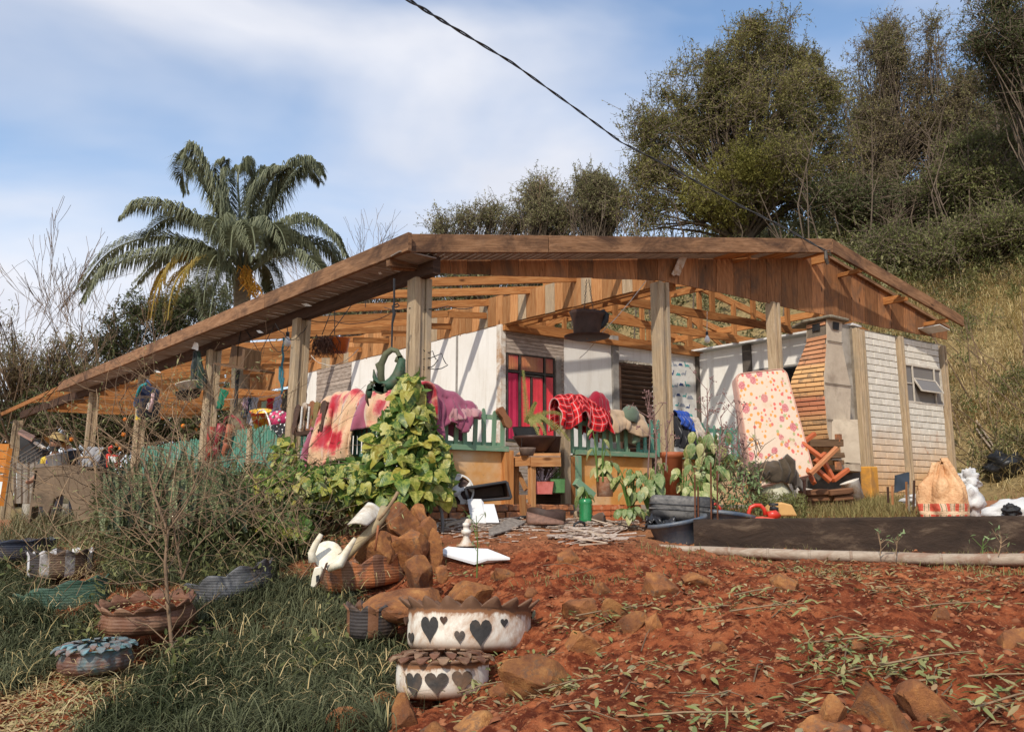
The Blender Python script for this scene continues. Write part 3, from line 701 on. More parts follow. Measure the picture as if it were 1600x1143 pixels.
uwall(.15,w2,2.36,2.42,uk-.02,.08,'joint','lintel')
# ceiling plate along wing wall
b=MB(); b.beam(H(uk,0,WT),H(uk,VW,WT),.30,.035,Z); part(b,'ceiling_edge',M['white_paint'])
# --- brick panel wall at right (front plane)
bz0,bz1=0.0,2.78
def UF(px,py=640): return uv_of(pv(px,py,0))[0]
pA,pB,pC,pD,pE=UF(1341),UF(1352),UF(1406),UF(1416),UF(1473)
pF=UF(1482)
post((pA+pB)/2-.05,-.02,2.86,-.4,.10); post((pA+pB)/2+.06,-.02,2.84,-.4,.12); post((pC+pD)/2,-.02,2.86,-.4,.12); post((pE+pF)/2,-.02,2.84,-.3,.12)
s=NT('cream_block'); v=s.coord('Object',(1,1,1)); f=s.noise(v,7,8,.7); gp=s.n('ShaderNodeNewGeometry'); sx=s.n('ShaderNodeSeparateXYZ'); s.l(gp.outputs['Position'],sx.inputs[0])
col=s.ramp(f,[(.3,(.52,.48,.40)),(.7,(.74,.70,.61))]); big=s.noise(s.coord('Object',(1,1,1),False),1.6,5,.6)
zz=s.n('ShaderNodeMapRange',{1:1.15,2:.25}); s.l(s.math('ADD',sx.outputs['Z'],s.math('MULTIPLY',big,.9)),zz.inputs[0]); zz.inputs[1].default_value=1.75; zz.inputs[2].default_value=.75
col=s.mix(s.math('MULTIPLY',zz.outputs[0],.85),col,(.60,.33,.12))
spots=s.ramp(s.noise(s.coord('Object',(1,1,1),False),3.1,4,.6),[(.66,(0,0,0)),(.75,(.8,.8,.8))]); col=s.mix(spots,col,(.45,.2,.1))
col=s.vary(col,.06); s.bump(f,.6,.01); M['cream_block']=s.fin(col,.9)
b=MB(); b.prism([H(pA,.02,-.1),H(pF,.02,-.1),H(pF,.02,bz1+.1),H(pA,.02,bz1+.1)],V*.06); part(b,'wall_backing',plain('mortar_dark',(.24,.20,.15),(.13,.105,.08),9,.95,.4))
ch=.1115; wL,wR=pD+.02,pE-.0; wz1_=pv(1440,573,0).z; wz0_=pv(1445,630,0).z
def bricks(u0,u1,full=.30,rowshift=0):
    z=-.05; r=rowshift
    while z<bz1:
        u_=u0-(full/2 if r%2 else 0)
        while u_<u1:
            a=max(u_,u0); c=min(u_+full,u1)
            if c-a>.03 and not (u0>pC and z+ch>wz0_-.0 and z<wz1_-.02):
                o=random.uniform(-.003,.004); b=MB(); b.prism([H(a+.005,-.018+o,z+.005),H(c-.005,-.018+o,z+.005),H(c-.005,-.018+o,z+ch-.006),H(a+.005,-.018+o,z+ch-.006)],V*.04); part(b,'brick',M['cream_block'],bevel=.004)
            u_+=full
        z+=ch; r+=1
bricks(pB+.02,pC,.31); bricks(pD,pE,.31,1)
# louvred steel window
M['steel_white']=plain('steel_white',(.62,.57,.49),(.4,.35,.28),10,.5,.2)
wn_=window([H(wL,-.01,wz0_),H(wR,-.01,wz0_),H(wR,-.01,wz1_),H(wL,-.01,wz1_)],2,1,M['steel_white'],M['glass_smoke'],N=NV,fr=.03)
for t in (.2,.80):
    b=MB(); b.beam(H(lerp(wL,wR,t) if False else wL+(wR-wL)*t,-.02,wz0_),H(wL+(wR-wL)*t,-.02,wz1_),.022,.022,NV); b.build('glazing_bar',M['steel_white'],wn_)
hh=wz1_-wz0_
tl_=[H(wL+(wR-wL)*x,-.03-o,wz0_+hh*y) for x,y,o in ((.2,.64,0),(.8,.64,0),(.84,.30,.10),(.24,.30,.10))]
b=MB()
for i in range(4): b.beam(tl_[i],tl_[(i+1)%4],.022,.022,NV)
vent=b.build('tilting_pane_frame',M['steel_white'],wn_); b=MB(); b.prism(tl_,-NV*.004); b.build('pane',M['glass_smoke'],wn_)
# right side wall & back walls of house
uw=pF
b=MB(); b.prism([H(uw,0.05,0),H(uw,10.6,0),H(uw,10.6,2.85),H(uw,0.05,2.85)],-U*.06); part(b,'wall_panel',M['wall_white'])
b=MB(); b.prism([H(UW,10.55,0),H(uw,10.55,0),H(uw,10.55,2.7),H(UW,10.55,2.7)],V*.06); part(b,'wall_panel',M['wall_white'])
# plastered flank between chimney and pillar
uq=UF(1304); b=MB(); b.prism([H(uq,.06,0),H(pA,.06,0),H(pA,.06,2.92),H(uq,.06,2.92)],V*.06); part(b,'wall_panel',M['concrete'])
# far wooden cabin wall seen beyond (left, under rafters)
vv=11.2
while vv<15:
    w=random.uniform(.2,.28); b=MB(); a=H(UW+.3,vv,0); c=a+V*(w-.01); b.prism([a+Z*1.3,a+Z*2.75,c+Z*2.75,c+Z*1.3],U*.02); part(b,'wall_board',M['board_new']); vv+=w
b=MB(); b.prism([H(UW+.27,12.3,2.15),H(UW+.27,13.1,2.15),H(UW+.27,13.1,2.55),H(UW+.27,12.3,2.55)],-U*.01); part(b,'green_shutter',plain('pale_green',(.35,.48,.33),(.25,.36,.25)))
# --- half walls (ochre) on the front plane + timber
s=NT('ochre'); v=s.coord('Object',(1,1,1),False); f=s.noise(v,5,8,.7,.3); big=s.noise(v,1.1,4,.6,.4)
col=s.ramp(f,[(.3,(.52,.22,.05)),(.7,(.66,.32,.09))]); col=s.mix(s.ramp(big,[(.5,(0,0,0)),(.68,(.9,.9,.9))]),col,(.66,.48,.30)); col=s.mix(s.ramp(s.noise(v,22,4,.7),[(.62,(0,0,0)),(.7,(.6,.6,.6))]),col,(.35,.2,.1)); s.bump(f,.4,.01); M['ochre']=s.fin(col,.9)
hz=.585
def half(px0,px1):
    a,c=UF(px0,740),UF(px1,740); b=MB(); b.prism([H(a,0,-.02),H(c,0,-.02),H(c,0,hz),H(a,0,hz)],V*.07); part(b,'half_wall',M['ochre'])
    b=MB(); b.beam(H(a,-.02,hz+.03),H(c,-.02,hz+.03),.12,.06,Z); part(b,'cap_rail',M['green_paint'])
half(652,789); half(898,1019); half(1040,1198)
for px0,px1,mt,zt in ((783,797,'new_wood',.60),(876,886,'post',1.06),(887,893,'new_wood',.56),(893,903,'green_paint',.57)):
    a,c=UF(px0,740),UF(px1,740); b=MB(); b.beam(H((a+c)/2,-.03,-.22),H((a+c)/2,-.03,zt),c-a,.09,NV); part(b,'gate_post',M[mt],bevel=.004)
# brick step course in front of veranda (weathered red bricks)
s=NT('red_brick'); v=s.coord('Object',(1,1,1)); f=s.noise(v,12,8,.7); s.bump(f,.9,.02); M['red_brick']=s.fin(s.vary(s.mix(s.ramp(f,[(.35,(1,1,1)),(.55,(0,0,0))]),s.ramp(f,[(.3,(.24,.075,.03)),(.7,(.50,.21,.09))]),(.16,.10,.07)),.3),.95)
for r in range(4):
    u_=-.1-(r%2)*.12
    while u_<1.75:
        w=random.uniform(.2,.27); b=MB(); b.box(H(u_+w/2,-.20+random.uniform(-.02,.02),-.05-r*.085),w-.02,.12,.075,Matrix(((U.x,V.x,0),(U.y,V.y,0),(0,0,1))),j=.008); part(b,'plinth_brick',M['red_brick'],bevel=.008); u_+=w
# ================================================================== THINGS ON AND AROUND THE VERANDA
RUV=Matrix(((U.x,V.x,0),(U.y,V.y,0),(0,0,1)))
def clothmat(name,c,rough=.95,vary=0,c2=None):
    s=NT(name); v=s.coord('Object',(1,1,1)); f=s.noise(v,9,5,.6); g=s.noise(v,120,2,.5)
    col=s.ramp(f,[(.3,c2 or tuple(x*.72 for x in c)),(.7,c)]); s.bump(s.math('ADD',f,s.math('MULTIPLY',g,.4)),.35,.01)
    s.p.inputs['Sheen Weight'].default_value=.3
    return s.fin(col,rough,0,.1)
def picket_fence(P,Q,z0,z1,mat,label,step=.125,w=.055,skip=(),rails=(.62,.93),nrm=NV,topj=.02,lean=0.02,group='picket fences around the veranda'):
    P=Vector(P);Q=Vector(Q); d=(Q-P); Ln=d.length; d.normalize(); n=int(Ln/step)
    root=empty('picket_fence',P+Z*z0,label,'fence',group)
    for z in rails:
        b=MB(); b.beam(P+Z*z-nrm*.01,Q+Z*z-nrm*.01,.03,.055,Z,.002); b.build('rail',mat,root)
    for i in range(n+1):
        if i in skip: continue
        c=P+d*(i*step)+nrm*.022; zt=z1+random.uniform(-topj,topj); ln=random.uniform(-lean,lean); hw=w/2; o=d*ln
        pts=[c-d*hw+Z*z0,c+d*hw+Z*z0,c+d*hw+o+Z*(zt-.05),c+d*hw*.55+o+Z*(zt-.012),c+o+Z*zt,c-d*hw*.55+o+Z*(zt-.012),c-d*hw+o+Z*(zt-.05)]
        b=MB(); b.prism(pts,-nrm*.018); b.uv=[(y,x) for x,y in b.uv]; r=random.random()*5; b.uv=[(x+r,y+r) for x,y in b.uv]; b.build('picket',mat,root,bevel=.002)
    return root
F0=lambda px:H(UF(px,700),-.0,0)
picket_fence(F0(664),F0(788),.60,1.07,M['green_paint'],'weathered sage-green picket fence between the corner post and the gate gap',rails=(.66,.98))
picket_fence(F0(893),F0(984),.60,1.08,M['green_paint'],'sage-green picket fence under the red plaid and beige clothes',rails=(.66,.98))
picket_fence(F0(996),F0(1046),.60,1.10,M['teal_paint'],'short turquoise picket fence in front of the brown shutter',rails=(.66,1.0))
picket_fence(F0(1088),F0(1172),.56,1.08,M['teal_paint'],'bright turquoise picket fence left of the floral mattress',rails=(.62,1.0),step=.118)
LF=lambda v:H(0,v,0)
vp1=uv_of(pu(470,600,0))[1]; vp2=uv_of(pu(335,600,0))[1]; vp3=uv_of(pu(226,600,0))[1]
picket_fence(LF(.2),LF(vp1-.1),.42,1.06,M['teal_paint'],'teal picket fence mostly hidden by the blankets and golden vine',step=.105,nrm=NU,rails=(.55,.98))
picket_fence(LF(vp1+.12),LF(vp2-.1),.40,1.09,M['teal_paint'],'dense teal picket fence below the hanging laundry and pink handle bag',step=.088,w=.06,nrm=NU,rails=(.5,.98),lean=.012)
picket_fence(LF(vp2+.12),LF(vp3-.1),.40,1.05,M['teal_paint'],'teal picket fence behind the bare shrub, farthest to the left',step=.10,w=.055,nrm=NU,rails=(.5,.98))
for v in (vp1+.12+(vp2-vp1)*.44,vp1+.12+(vp2-vp1)*.9): 
    b=MB(); b.beam(H(0,v,.35)+NU*.05,H(0,v,1.08)+NU*.05,.10,.03,NU); part(b,'fence_stake',M['post'])
b=MB(); b.prism([H(0,0.1,-.3)+NU*.04,H(0,vp2,-.3)+NU*.04,H(0,vp2,.40)+NU*.04,H(0,.1,.40)+NU*.04],-NU*.04); part(b,'kick_board',wood('mossy',(.22,.18,.09),(.15,.13,.06),(.08,.07,.035),.1))
# --- cloth draped over a rail
def drape(name,label,cat,A,B,top,front,back,mat,nrm,fold=.05,freq=9,th=.018,seed=0,r=.05,bulge=.06,group=None,slant=0,nu=44,nv=40,mats2=None):
    A=Vector(A);B=Vector(B)
    fr=front if callable(front) else (lambda a:front); bk=back if callable(back) else (lambda a:back); tp=top if callable(top) else (lambda a:top)
    def fn(a,b):
        base=lerp(A,B,a); lf=fr(a); lb=bk(a); Lt=lf+lb+PI*r; s_=b*Lt
        nz=noise.noise(Vector((a*freq+seed*7.3,b*2.2,seed))); n2=noise.noise(Vector((a*freq*2.6+seed,b*5,seed*3.1)))
        if s_<lf:
            dr=lf-s_; q=dr/max(lf,.01); off=r+bulge*math.sin(min(1,q*1.5)*PI*.5)+fold*(nz+.45*n2)*(.35+q); p=base+nrm*off+Z*(tp(a)-dr)
            p+=(B-A).normalized()*(slant*dr+fold*.6*n2)
        elif s_<lf+PI*r:
            t=(s_-lf)/r; p=base+nrm*(r*math.cos(t))+Z*(tp(a)+r*math.sin(t)+fold*.5*nz)
        else:
            dr=s_-lf-PI*r; p=base-nrm*(r+fold*.6*nz+.01)+Z*(tp(a)-dr)
        return p
    b=MB(); b.grid(fn,nu,nv); o=b.build(name,mat,None,True,solid=th,soff=0); 
    return tag(o,label,cat,group)
# floral fleece blanket material: cream field, red-pink flowers, mauve hem
s=NT('floral_fleece'); uvn=s.coord('UV',(1,1,1),False); vo=s.n('ShaderNodeTexVoronoi',{'Scale':4.6}); s.l(uvn,vo.inputs['Vector'])
w=s.noise(uvn,9,4,.6); dd=s.math('ADD',vo.outputs['Distance'],s.math('MULTIPLY',s.math('SUBTRACT',w,.5),.9))
col=s.ramp(dd,[(.30,(.40,.02,.035)),(.42,(.55,.12,.11)),(.50,(.62,.30,.20)),(.62,(.58,.38,.23))])
ln=s.ramp(s.noise(uvn,14,3,.5),[(.49,(0,0,0)),(.505,(1,1,1)),(.52,(0,0,0))]); col=s.mix(s.math('MULTIPLY',ln,.5),col,(.3,.05,.05))
sx=s.n('ShaderNodeSeparateXYZ'); s.l(uvn,sx.inputs[0]); e1=s.ramp(sx.outputs['X'],[(0,(1,1,1)),(.17,(1,1,1)),(.19,(0,0,0))]); col=s.mix(e1,col,(.30,.085,.13))
s.bump(s.noise(s.coord('Object'),60,3,.6),.4,.008); s.p.inputs['Sheen Weight'].default_value=.5; M['floral_fleece']=s.fin(col,.95,0,.1)
M['mauve']=clothmat('mauve',(.33,.09,.15),c2=(.22,.055,.10)); M['mauve_pale']=clothmat('mauve_pale',(.46,.24,.25))
pb=lambda px,py=640:uv_of(pu(px,py,0,.0))[1]
A=H(0,pb(499),0);B=H(0,pb(574),0)
drape('blanket','floral cream and red fleece blanket with mauve border hanging over the fence beside the vine','blanket',A,B,lambda a:1.10+.12*math.sin(a*PI)**.6,lambda a:.84-.25*a**2+.02*math.sin(a*9),.4,M['floral_fleece'],NU,.17,7.5,.03,seed=2,r=.10,bulge=.10)
drape('blanket','rolled cream and mauve fleece blanket draped behind the golden vine top','blanket',H(0,pb(575),0),H(0,pb(668),0),lambda a:1.16+.03*math.sin(a*8),.34,.3,M['floral_fleece'],NU,.10,6,.03,seed=5,r=.11,bulge=.06)
fu=lambda px,py=650:UF(px,py)
drape('blanket','plush mauve blanket bunched over the sage-green pickets right of the corner post','blanket',H(fu(660),0,0),H(fu(736),0,0),lambda a:1.22-.20*a**1.3,lambda a:max(.10,.58-.50*a+.10*math.sin(a*11)),.35,M['mauve'],NV,.10,4.5,.03,seed=9,r=.09,bulge=.07)
drape('blanket','pale underside fold of a mauve blanket at the fence top','blanket',H(fu(694),0,0),H(fu(741),0,0),lambda a:1.10-.06*a,lambda a:.22-.15*a,.2,M['mauve_pale'],NV,.07,6,.03,seed=14,r=.07,bulge=.09)
# plaid
s=NT('plaid'); uvn=s.coord('UV',(11,10,1),False); sx=s.n('ShaderNodeSeparateXYZ'); s.l(uvn,sx.inputs[0])
def stripes(ch,k,ph,wd):
    fr2=s.math('ABSOLUTE',s.math('SUBTRACT',s.math('FRACT',s.math('ADD',s.math('MULTIPLY',ch,k),ph)),.5)); return s.math('LESS_THAN',fr2,wd)
a1=s.math('ADD',stripes(sx.outputs['X'],1,.0,.22),stripes(sx.outputs['Y'],1,.0,.22)); col=s.mix(s.math('MULTIPLY',a1,.42),(.62,.02,.022),(.06,.01,.014))
l1=s.math('MAXIMUM',stripes(sx.outputs['X'],1,.5,.035),stripes(sx.outputs['Y'],1,.5,.035)); col=s.mix(s.math('MULTIPLY',l1,.55),col,(.7,.5,.48))
s.bump(s.noise(s.coord('Object'),70,3,.6),.3,.006); M['plaid']=s.fin(col,.95,0,.1)
drape('blanket','bright red plaid flannel thrown over the sage-green fence beside the gate','shirt',H(fu(866),0,0),H(fu(944),0,0),lambda a:1.16+.07*math.sin(a*3.4)-.16*max(0,a-.5),lambda a:.12+.20*abs(math.sin(a*6.2+.6)),.3,M['plaid'],NV,.07,6,.022,seed=3,r=.10,bulge=.07)
drape('cloth','dark maroon cloth peeking out beneath and above the red plaid shirt','cloth',H(fu(918),.02,0),H(fu(947),.02,0),lambda a:1.15+.16*math.sin(a*2.6),lambda a:.38-.1*a,.3,clothmat('maroon',(.30,.012,.03)),NV,.05,5,.02,seed=4,r=.08,bulge=.02)
drape('sweater','beige wool sweater slung over the pickets with sleeves spread','sweater',H(fu(944),0,0),H(fu(1000),0,0),lambda a:1.12-.02*math.sin(a*6)-.08*a,lambda a:.12+.13*abs(math.cos(a*4.2)),.3,clothmat('beige_wool',(.48,.34,.22),c2=(.34,.23,.14)),NV,.06,5,.022,seed=6,r=.09,bulge=.06)
# knitted cap
b=MB(); c=pv(983,652,0,.06); b.lathe([(.002,.16),(.06,.15),(.105,.10),(.12,.02),(.125,-.05),(.115,-.055),(.11,0),(.09,.08),(.002,.12)],20,Matrix.Translation(c)@Matrix.Rotation(.25,4,'Y'),fn=lambda r,z,a,i:(r*(1+.05*math.sin(a*3+z*20)),z)); tag(b.build('cap',clothmat('sage_cloth',(.13,.17,.12)),None,True),'grey-green soft cap capping a picket beside the beige sweater','cap')
b=MB(); c=pv(994,668,0,.08)
b.tube([c+Z*.03,c+Z*-.08+U*.02,c-Z*.15-U*.0,c-Z*.20-U*.06],[.045,.05,.05,.02],8); tag(b.build('scarf',clothmat('sage_cloth2',(.20,.26,.17)),None,True),'limp green scarf hanging on a picket under the grey-green cap','scarf')
# clothes heap on the gap before the turquoise fence
drape('trousers','black trousers draped over the fence behind the tall terracotta pot','trousers',H(fu(1046),0,0),H(fu(1080),0,0),1.08,lambda a:.34+.10*a,.3,clothmat('black_cloth',(.022,.022,.026)),NV,.07,7,.02,seed=8,r=.07)
drape('shirt','royal blue shirt on top of the black trousers','shirt',H(fu(1051),-.03,0),H(fu(1069),-.03,0),1.15,lambda a:.12+.10*a,.1,clothmat('blue_cloth',(.02,.07,.36)),NV,.05,8,.018,seed=12,r=.07)
drape('shirt','cream patterned blouse drooping beside the blue shirt','shirt',H(fu(1070),-.02,0),H(fu(1086),-.02,0),1.10,lambda a:.30+.12*a,.1,clothmat('cream_cloth',(.62,.55,.45),c2=(.3,.24,.2)),NV,.06,9,.018,seed=13,r=.06,slant=.2)
# --- soles: shoes hung on fence tops, soles outward
def sole(c,ang,L_,col,label,nrm,side,heel=True,group='shoes hung soles-out on the fence',ridge=False):
    # outline in plane (side,Z); rotated by ang
    pts=[(-.5,-.13),(-.45,-.19),(-.3,-.2),(-.05,-.14),(.15,-.17),(.35,-.19),(.48,-.10),(.5,.0),(.46,.12),(.32,.2),(.1,.19),(-.1,.13),(-.3,.17),(-.46,.14),(-.51,0)]
    ca,sa=math.cos(ang),math.sin(ang); W3=lambda x,y:c+(side*(x*ca-y*sa)+Z*(x*sa+y*ca))*L_
    root=empty('shoe',c,label,'shoe',group)
    b=MB(); b.prism([W3(x,y) for x,y in pts],nrm*.016); b.build('sole',col,root,bevel=.004,bseg=2)
    b=MB(); b.prism([W3(x*.93,y*.9) for x,y in pts][::1],-nrm*.06); b.build('upper',col,root,bevel=.015,bseg=2)
    if heel: 
        b=MB(); b.prism([W3(x,y) for x,y in ((-.47,-.14),(-.25,-.16),(-.25,.14),(-.47,.12))],nrm*.028); b.build('heel',col,root,bevel=.003)
    return root
TAN=plain('tan_rubber',(.30,.13,.06),(.2,.08,.035),9,.75,.3); BRN=plain('brown_leather',(.10,.05,.03),(.05,.025,.015),9,.6,.3); TAN2=plain('worn_sole',(.28,.17,.10),(.14,.08,.045),12,.8,.4,dirt=(.5,.42,.34)); OLV=plain('ochre_sole',(.26,.19,.07),(.16,.11,.04),9,.8,.4)
sole(pv(789,652,0,.09),-1.0,.27,TAN,'brown smooth-soled sandal hooked on the picket beside the door gap',NV,U,False)
specs=[(463,655,1.25,BRN,'dark brown shoe sole leaning against the second veranda post'),(474,652,1.3,TAN2,'tan streaked shoe sole, second from the veranda post'),(486,650,1.35,TAN,'rusty brown shoe sole in the middle of the shoe row'),(494,648,1.4,OLV,'olive-yellow shoe sole near the end of the shoe row'),(505,650,1.35,BRN,'brown ribbed shoe sole next to the floral blanket')]
for px,py,an,m_,lb in specs: sole(pu(px,py,0,.16),an,.40 if px!=494 else .34,m_,lb,NU,-V)
b=MB()
for px in (470,481): c=pu(px,652,0,.20); b.beam(c+Z*.14-V*.03,c-Z*.14,.02,.015,NU)
o=b.build('rag',M['white_paint']); tag(o,'white folded rag strips wedged between the shoe soles','rag')
b=MB(); b.beam(pu(487,676,0,.12)+V*.28,pu(487,676,0,.12)-V*.32,.16,.05,Z); part(b,'shelf',M['dark_beam'])
# boots over left fence
def boot(px,py,mt,label,lean=0,h=.34):
    c=pu(px,py,0,.10); root=empty('rubber_boot',c,label,'boot','rubber boots hung upside down on the left fence')
    d=V*-1
    b=MB(); b.tube([c+Z*-.02+d*lean*.0,c+Z*.12+d*lean*.12,c+Z*h+d*lean*h],[.055,.05,.065],12); b.build('shaft',mt,root,True)
    b=MB(); b.tube([c+Z*.02,c-Z*.06+d*.02,c-Z*.16-d*.03+d*lean*-.08,c-Z*.22-d*.05],[.058,.055,.045,.025],12); b.build('foot',mt,root,True)
    b=MB(); b.tube([c+Z*.0+d*.05,c-Z*.2-d*-.01],[.022,.02],6); b.build('sole',BRN,root,True)
RED=plain('red_rubber',(.34,.05,.03),(.22,.03,.02),8,.45,.15); PINKR=plain('maroon_rubber',(.28,.035,.04),(.18,.02,.03),8,.4,.15); TERR=plain('orange_rubber',(.40,.13,.07),(.28,.08,.04),8,.5,.15)
boot(327,700,RED,'red rubber boot hung upside down, nearest the third post',.1); boot(338,698,PINKR,'maroon rubber boot leaning right of the red one',.45); boot(354,690,TERR,'terracotta rubber boot at the left end of the teal pickets',.55,.24)
# --- bag with pink handle etc on the left fence
def ptu(px,py,off=0): return pu(px,py,0,off)
b=MB(); pts=[ptu(x,y,-.06) for x,y in ((352,676),(350,662),(353,653),(360,649),(368,652),(376,660),(382,674))]; b.tube(pts,.022,10); o=b.build('handle',PINKR,None,True); tag(o,'dusty pink arched basket handle standing above the teal fence','basket handle')
# orange and yellow toy helmet-like bucket
def shell(cc,prof,mat,name,label,cat,R=Matrix.Identity(3),n=24,group=None):
    b=MB(); b.lathe(prof,n,Matrix.Translation(cc)@R.to_4x4()); o=b.build(name,mat,None,True); return tag(o,label,cat,group)
s=NT('fire_plastic'); v=s.coord('Object',(1,1,1),False); f=s.noise(v,7,2,.5); M['fire_plastic']=s.fin(s.ramp(f,[(.42,(.60,.03,.02)),(.5,(.75,.22,.02)),(.58,(.85,.5,.04))]),.3,0,.5)
c=ptu(408,655,-.05); root=empty('bucket',c,'orange and red toy bucket with white handle above the teal fence','bucket')
b=MB(); b.lathe([(.09,-.14),(.10,-.14),(.15,.12),(.16,.13),(.14,.12),(.09,-.12)],24,Matrix.Translation(c)@Matrix.Rotation(.35,4,'X')); b.build('body',M['fire_plastic'],root,True)
b=MB(); pts=[ptu(x,y,.06) for x,y in ((424,672),(421,658),(416,645),(412,640),(406,641),(398,650),(394,662))]; b.tube(pts,.012,8); b.build('handle',M['white_paint'],root,True)
PK=plain('hot_pink',(.62,.05,.16),(.5,.03,.12),4,.35,.1,spec=.5)
c=ptu(436,656,-.12); root=empty('ball',c,'hot pink polka-dot ball resting behind the teal pickets','ball'); b=MB(); b.ball(c,.155,20,14,(1,1,.9)); b.build('skin',PK,root,True)
for a,e in ((-1.2,.5),(-.6,.15),(-1.9,.2),(-1.3,-.1),(-.9,.7),(-2.3,.5),(-1.6,.75)):
    d=Vector((math.cos(e)*math.cos(a),math.cos(e)*math.sin(a),math.sin(e))); b=MB(); b.ball(c+d*.151,.022,8,5,(1,1,1)); b.build('dot',M['white_paint'],root,True)
# black dotted cloth
def sheet(name,label,cat,quad,mat,fold=.04,seed=0,th=.012,n=16,group=None,sag=0):
    """quad: four 3D corners tl,tr,br,bl"""
    tl,tr,br,bl=[Vector(q) for q in quad]; nn=(tr-tl).cross(bl-tl).normalized()
    def fn(a,b_):
        p=lerp(lerp(tl,tr,a),lerp(bl,br,a),b_); q=noise.noise(Vector((a*4+seed*3.7,b_*1.6,seed*1.3)))*fold*(.3+b_)+noise.noise(Vector((a*11+seed,b_*3,seed)))*fold*.35
        return p+nn*q+(tr-tl).normalized()*noise.noise(Vector((a*2,b_*5+seed,2)))*fold*.5+Z*(-sag*math.sin(a*PI))
    b=MB(); b.grid(fn,n,n); o=b.build(name,mat,None,True,solid=th,soff=0); return tag(o,label,cat,group)
s=NT('dotted'); vo=s.n('ShaderNodeTexVoronoi',{'Scale':18.}); s.l(s.coord('Object',(1,1,1),False),vo.inputs['Vector']); M['dotted']=s.fin(s.ramp(vo.outputs['Distance'],[(.25,(.75,.73,.7)),(.3,(.02,.02,.022))]),.9)
sheet('cloth','black cloth with white dots slung over the teal fence end','cloth',[ptu(424,664,.07),ptu(450,660,.07),ptu(449,690,.1),ptu(433,680,.1)],M['dotted'],.06,3)
cl=[('towel','pale mauve towel at the left end of the laundry line',(380,621),(389,620),(386,640),(380,636),(.45,.30,.36)),
('trousers','dark slate trousers on the laundry line',(386,622),(395,621),(386,655),(376,652),(.06,.07,.085)),
('towel','light grey striped towel on the laundry line',(393,620),(403,621),(399,668),(386,662),(.50,.46,.46)),
('shirt','bright red shirt on the laundry line',(419,622),(428,621),(424,652),(415,648),(.55,.015,.02)),
('shirt','pale lavender shirt on the laundry line',(430,620),(440,617),(438,652),(425,652),(.50,.44,.52)),
('jacket','brown olive jacket at the right end of the laundry line',(441,618),(456,600),(456,655),(440,650),(.10,.075,.05))]
for i,(nm,lb,a,b_,c_,d_,colr) in enumerate(cl):
    sheet(nm,lb,nm,[at(*a,13.1),at(*b_,13.1),at(*c_,13.0),at(*d_,13.0)],clothmat('laundry_%d'%i,colr),.07,i+20,group='laundry hung under the veranda')
b=MB(); b.tube([at(350,624,13.1),at(405,621,13.12),at(460,612,13.1)],.006,5); tag(b.build('clothesline',M['white_dirty']),'thin clothesline strung across the left veranda','clothesline')
sheet('cloth','green cloth hanging from the third veranda post','cloth',[at(344,606,12.9),at(357,611,12.9),at(346,640,12.8),at(338,637,12.8)],clothmat('green_cloth',(.015,.16,.09)),.06,5)
sheet('cloth','small brown garment pinned beyond the second post','cloth',[ptu(475,598,-.3),ptu(479,600,-.3),ptu(478,630,-.3),ptu(472,625,-.3)],clothmat('brown_garment',(.25,.15,.13)),.03,6)
# backpack hanging at px 228,620
c=pu(229,622,0,.16); root=empty('backpack',c,'navy backpack with teal and pink trim hung on the veranda post','backpack')
d1=-V; 
b=MB(); b.box(c+Z*.0,.40,.22,.46,RUV@Matrix.Rotation(.2,3,'Y')); b.build('body',clothmat('navy_nylon',(.018,.028,.07)),root,True,bevel=.09,bseg=3)
b=MB(); b.box(c-Z*.22+U*.04+NV*.05,.36,.26,.40,RUV@Matrix.Rotation(.3,3,'Y')); b.build('lower_pocket',clothmat('black_nylon',(.012,.013,.018)),root,True,bevel=.1,bseg=3)
b=MB(); b.tube([pu(x,y,0,.34) for x,y in ((214,622),(216,612),(221,603),(228,600))],.03,8); b.build('trim',plain('teal_trim',(.02,.28,.30)),root,True)
b=MB(); b.tube([pu(x,y,0,.34) for x,y in ((239,614),(238,628),(234,642))],.03,8); b.build('strap',clothmat('pink_strap',(.62,.42,.42)),root,True)
b=MB(); b.tube([pu(x,y,0,.37) for x,y in ((231,630),(229,638),(232,639),(233,629),(231,630))],.007,6); b.build('buckle',M['white_paint'],root,True)
b=MB(); b.tube([pu(x,y,0,.3) for x,y in ((226,601),(230,594),(236,602))],.015,6); b.build('top_loop',clothmat('blue_nylon',(.02,.07,.22)),root,True)
sheet('cloth','yellow rag hanging below the navy backpack','cloth',[pu(212,645,0,.12),pu(220,643,0,.12),pu(219,655,0,.12),pu(214,656,0,.12)],clothmat('yellow_rag',(.6,.42,.04)),.04,9)
# dark shredded cloth at 308,575, basin beneath
for i,(a,b_,c_,d_) in enumerate((((303,548),(309,546),(306,600),(297,597)),((308,546),(313,548),(321,610),(312,606)))):
    sheet('cloth',('black torn cloth strip hanging under the eave above the basin','dark green-black torn cloth strip hanging right beside the black one')[i],'cloth',[pu(*a,0,.20),pu(*b_,0,.20),pu(*c_,0,.22),pu(*d_,0,.22)],clothmat('black_shred%d'%i,(.012,.02+.012*i,.02)),.08,i+31)
sheet('paper','torn white soffit sheet dangling under the eave','panel scrap',[pu(304,534,0,.3),pu(310,536,0,.3),pu(309,548,0,.28),pu(300,544,0,.28)],M['white_paint'],.02,2,.006)
c=pu(297,604,0,.3); Rb=Matrix.Rotation(-.2,3,'Y')
shell(c,[(.15,-.07),(.16,-.07),(.21,.05),(.225,.055),(.225,.065),(.20,.06),(.15,-.05),(.0,-.05)],M['white_dirty'],'basin','dirty white basin hanging in the twigs under the eave','basin',Rb)
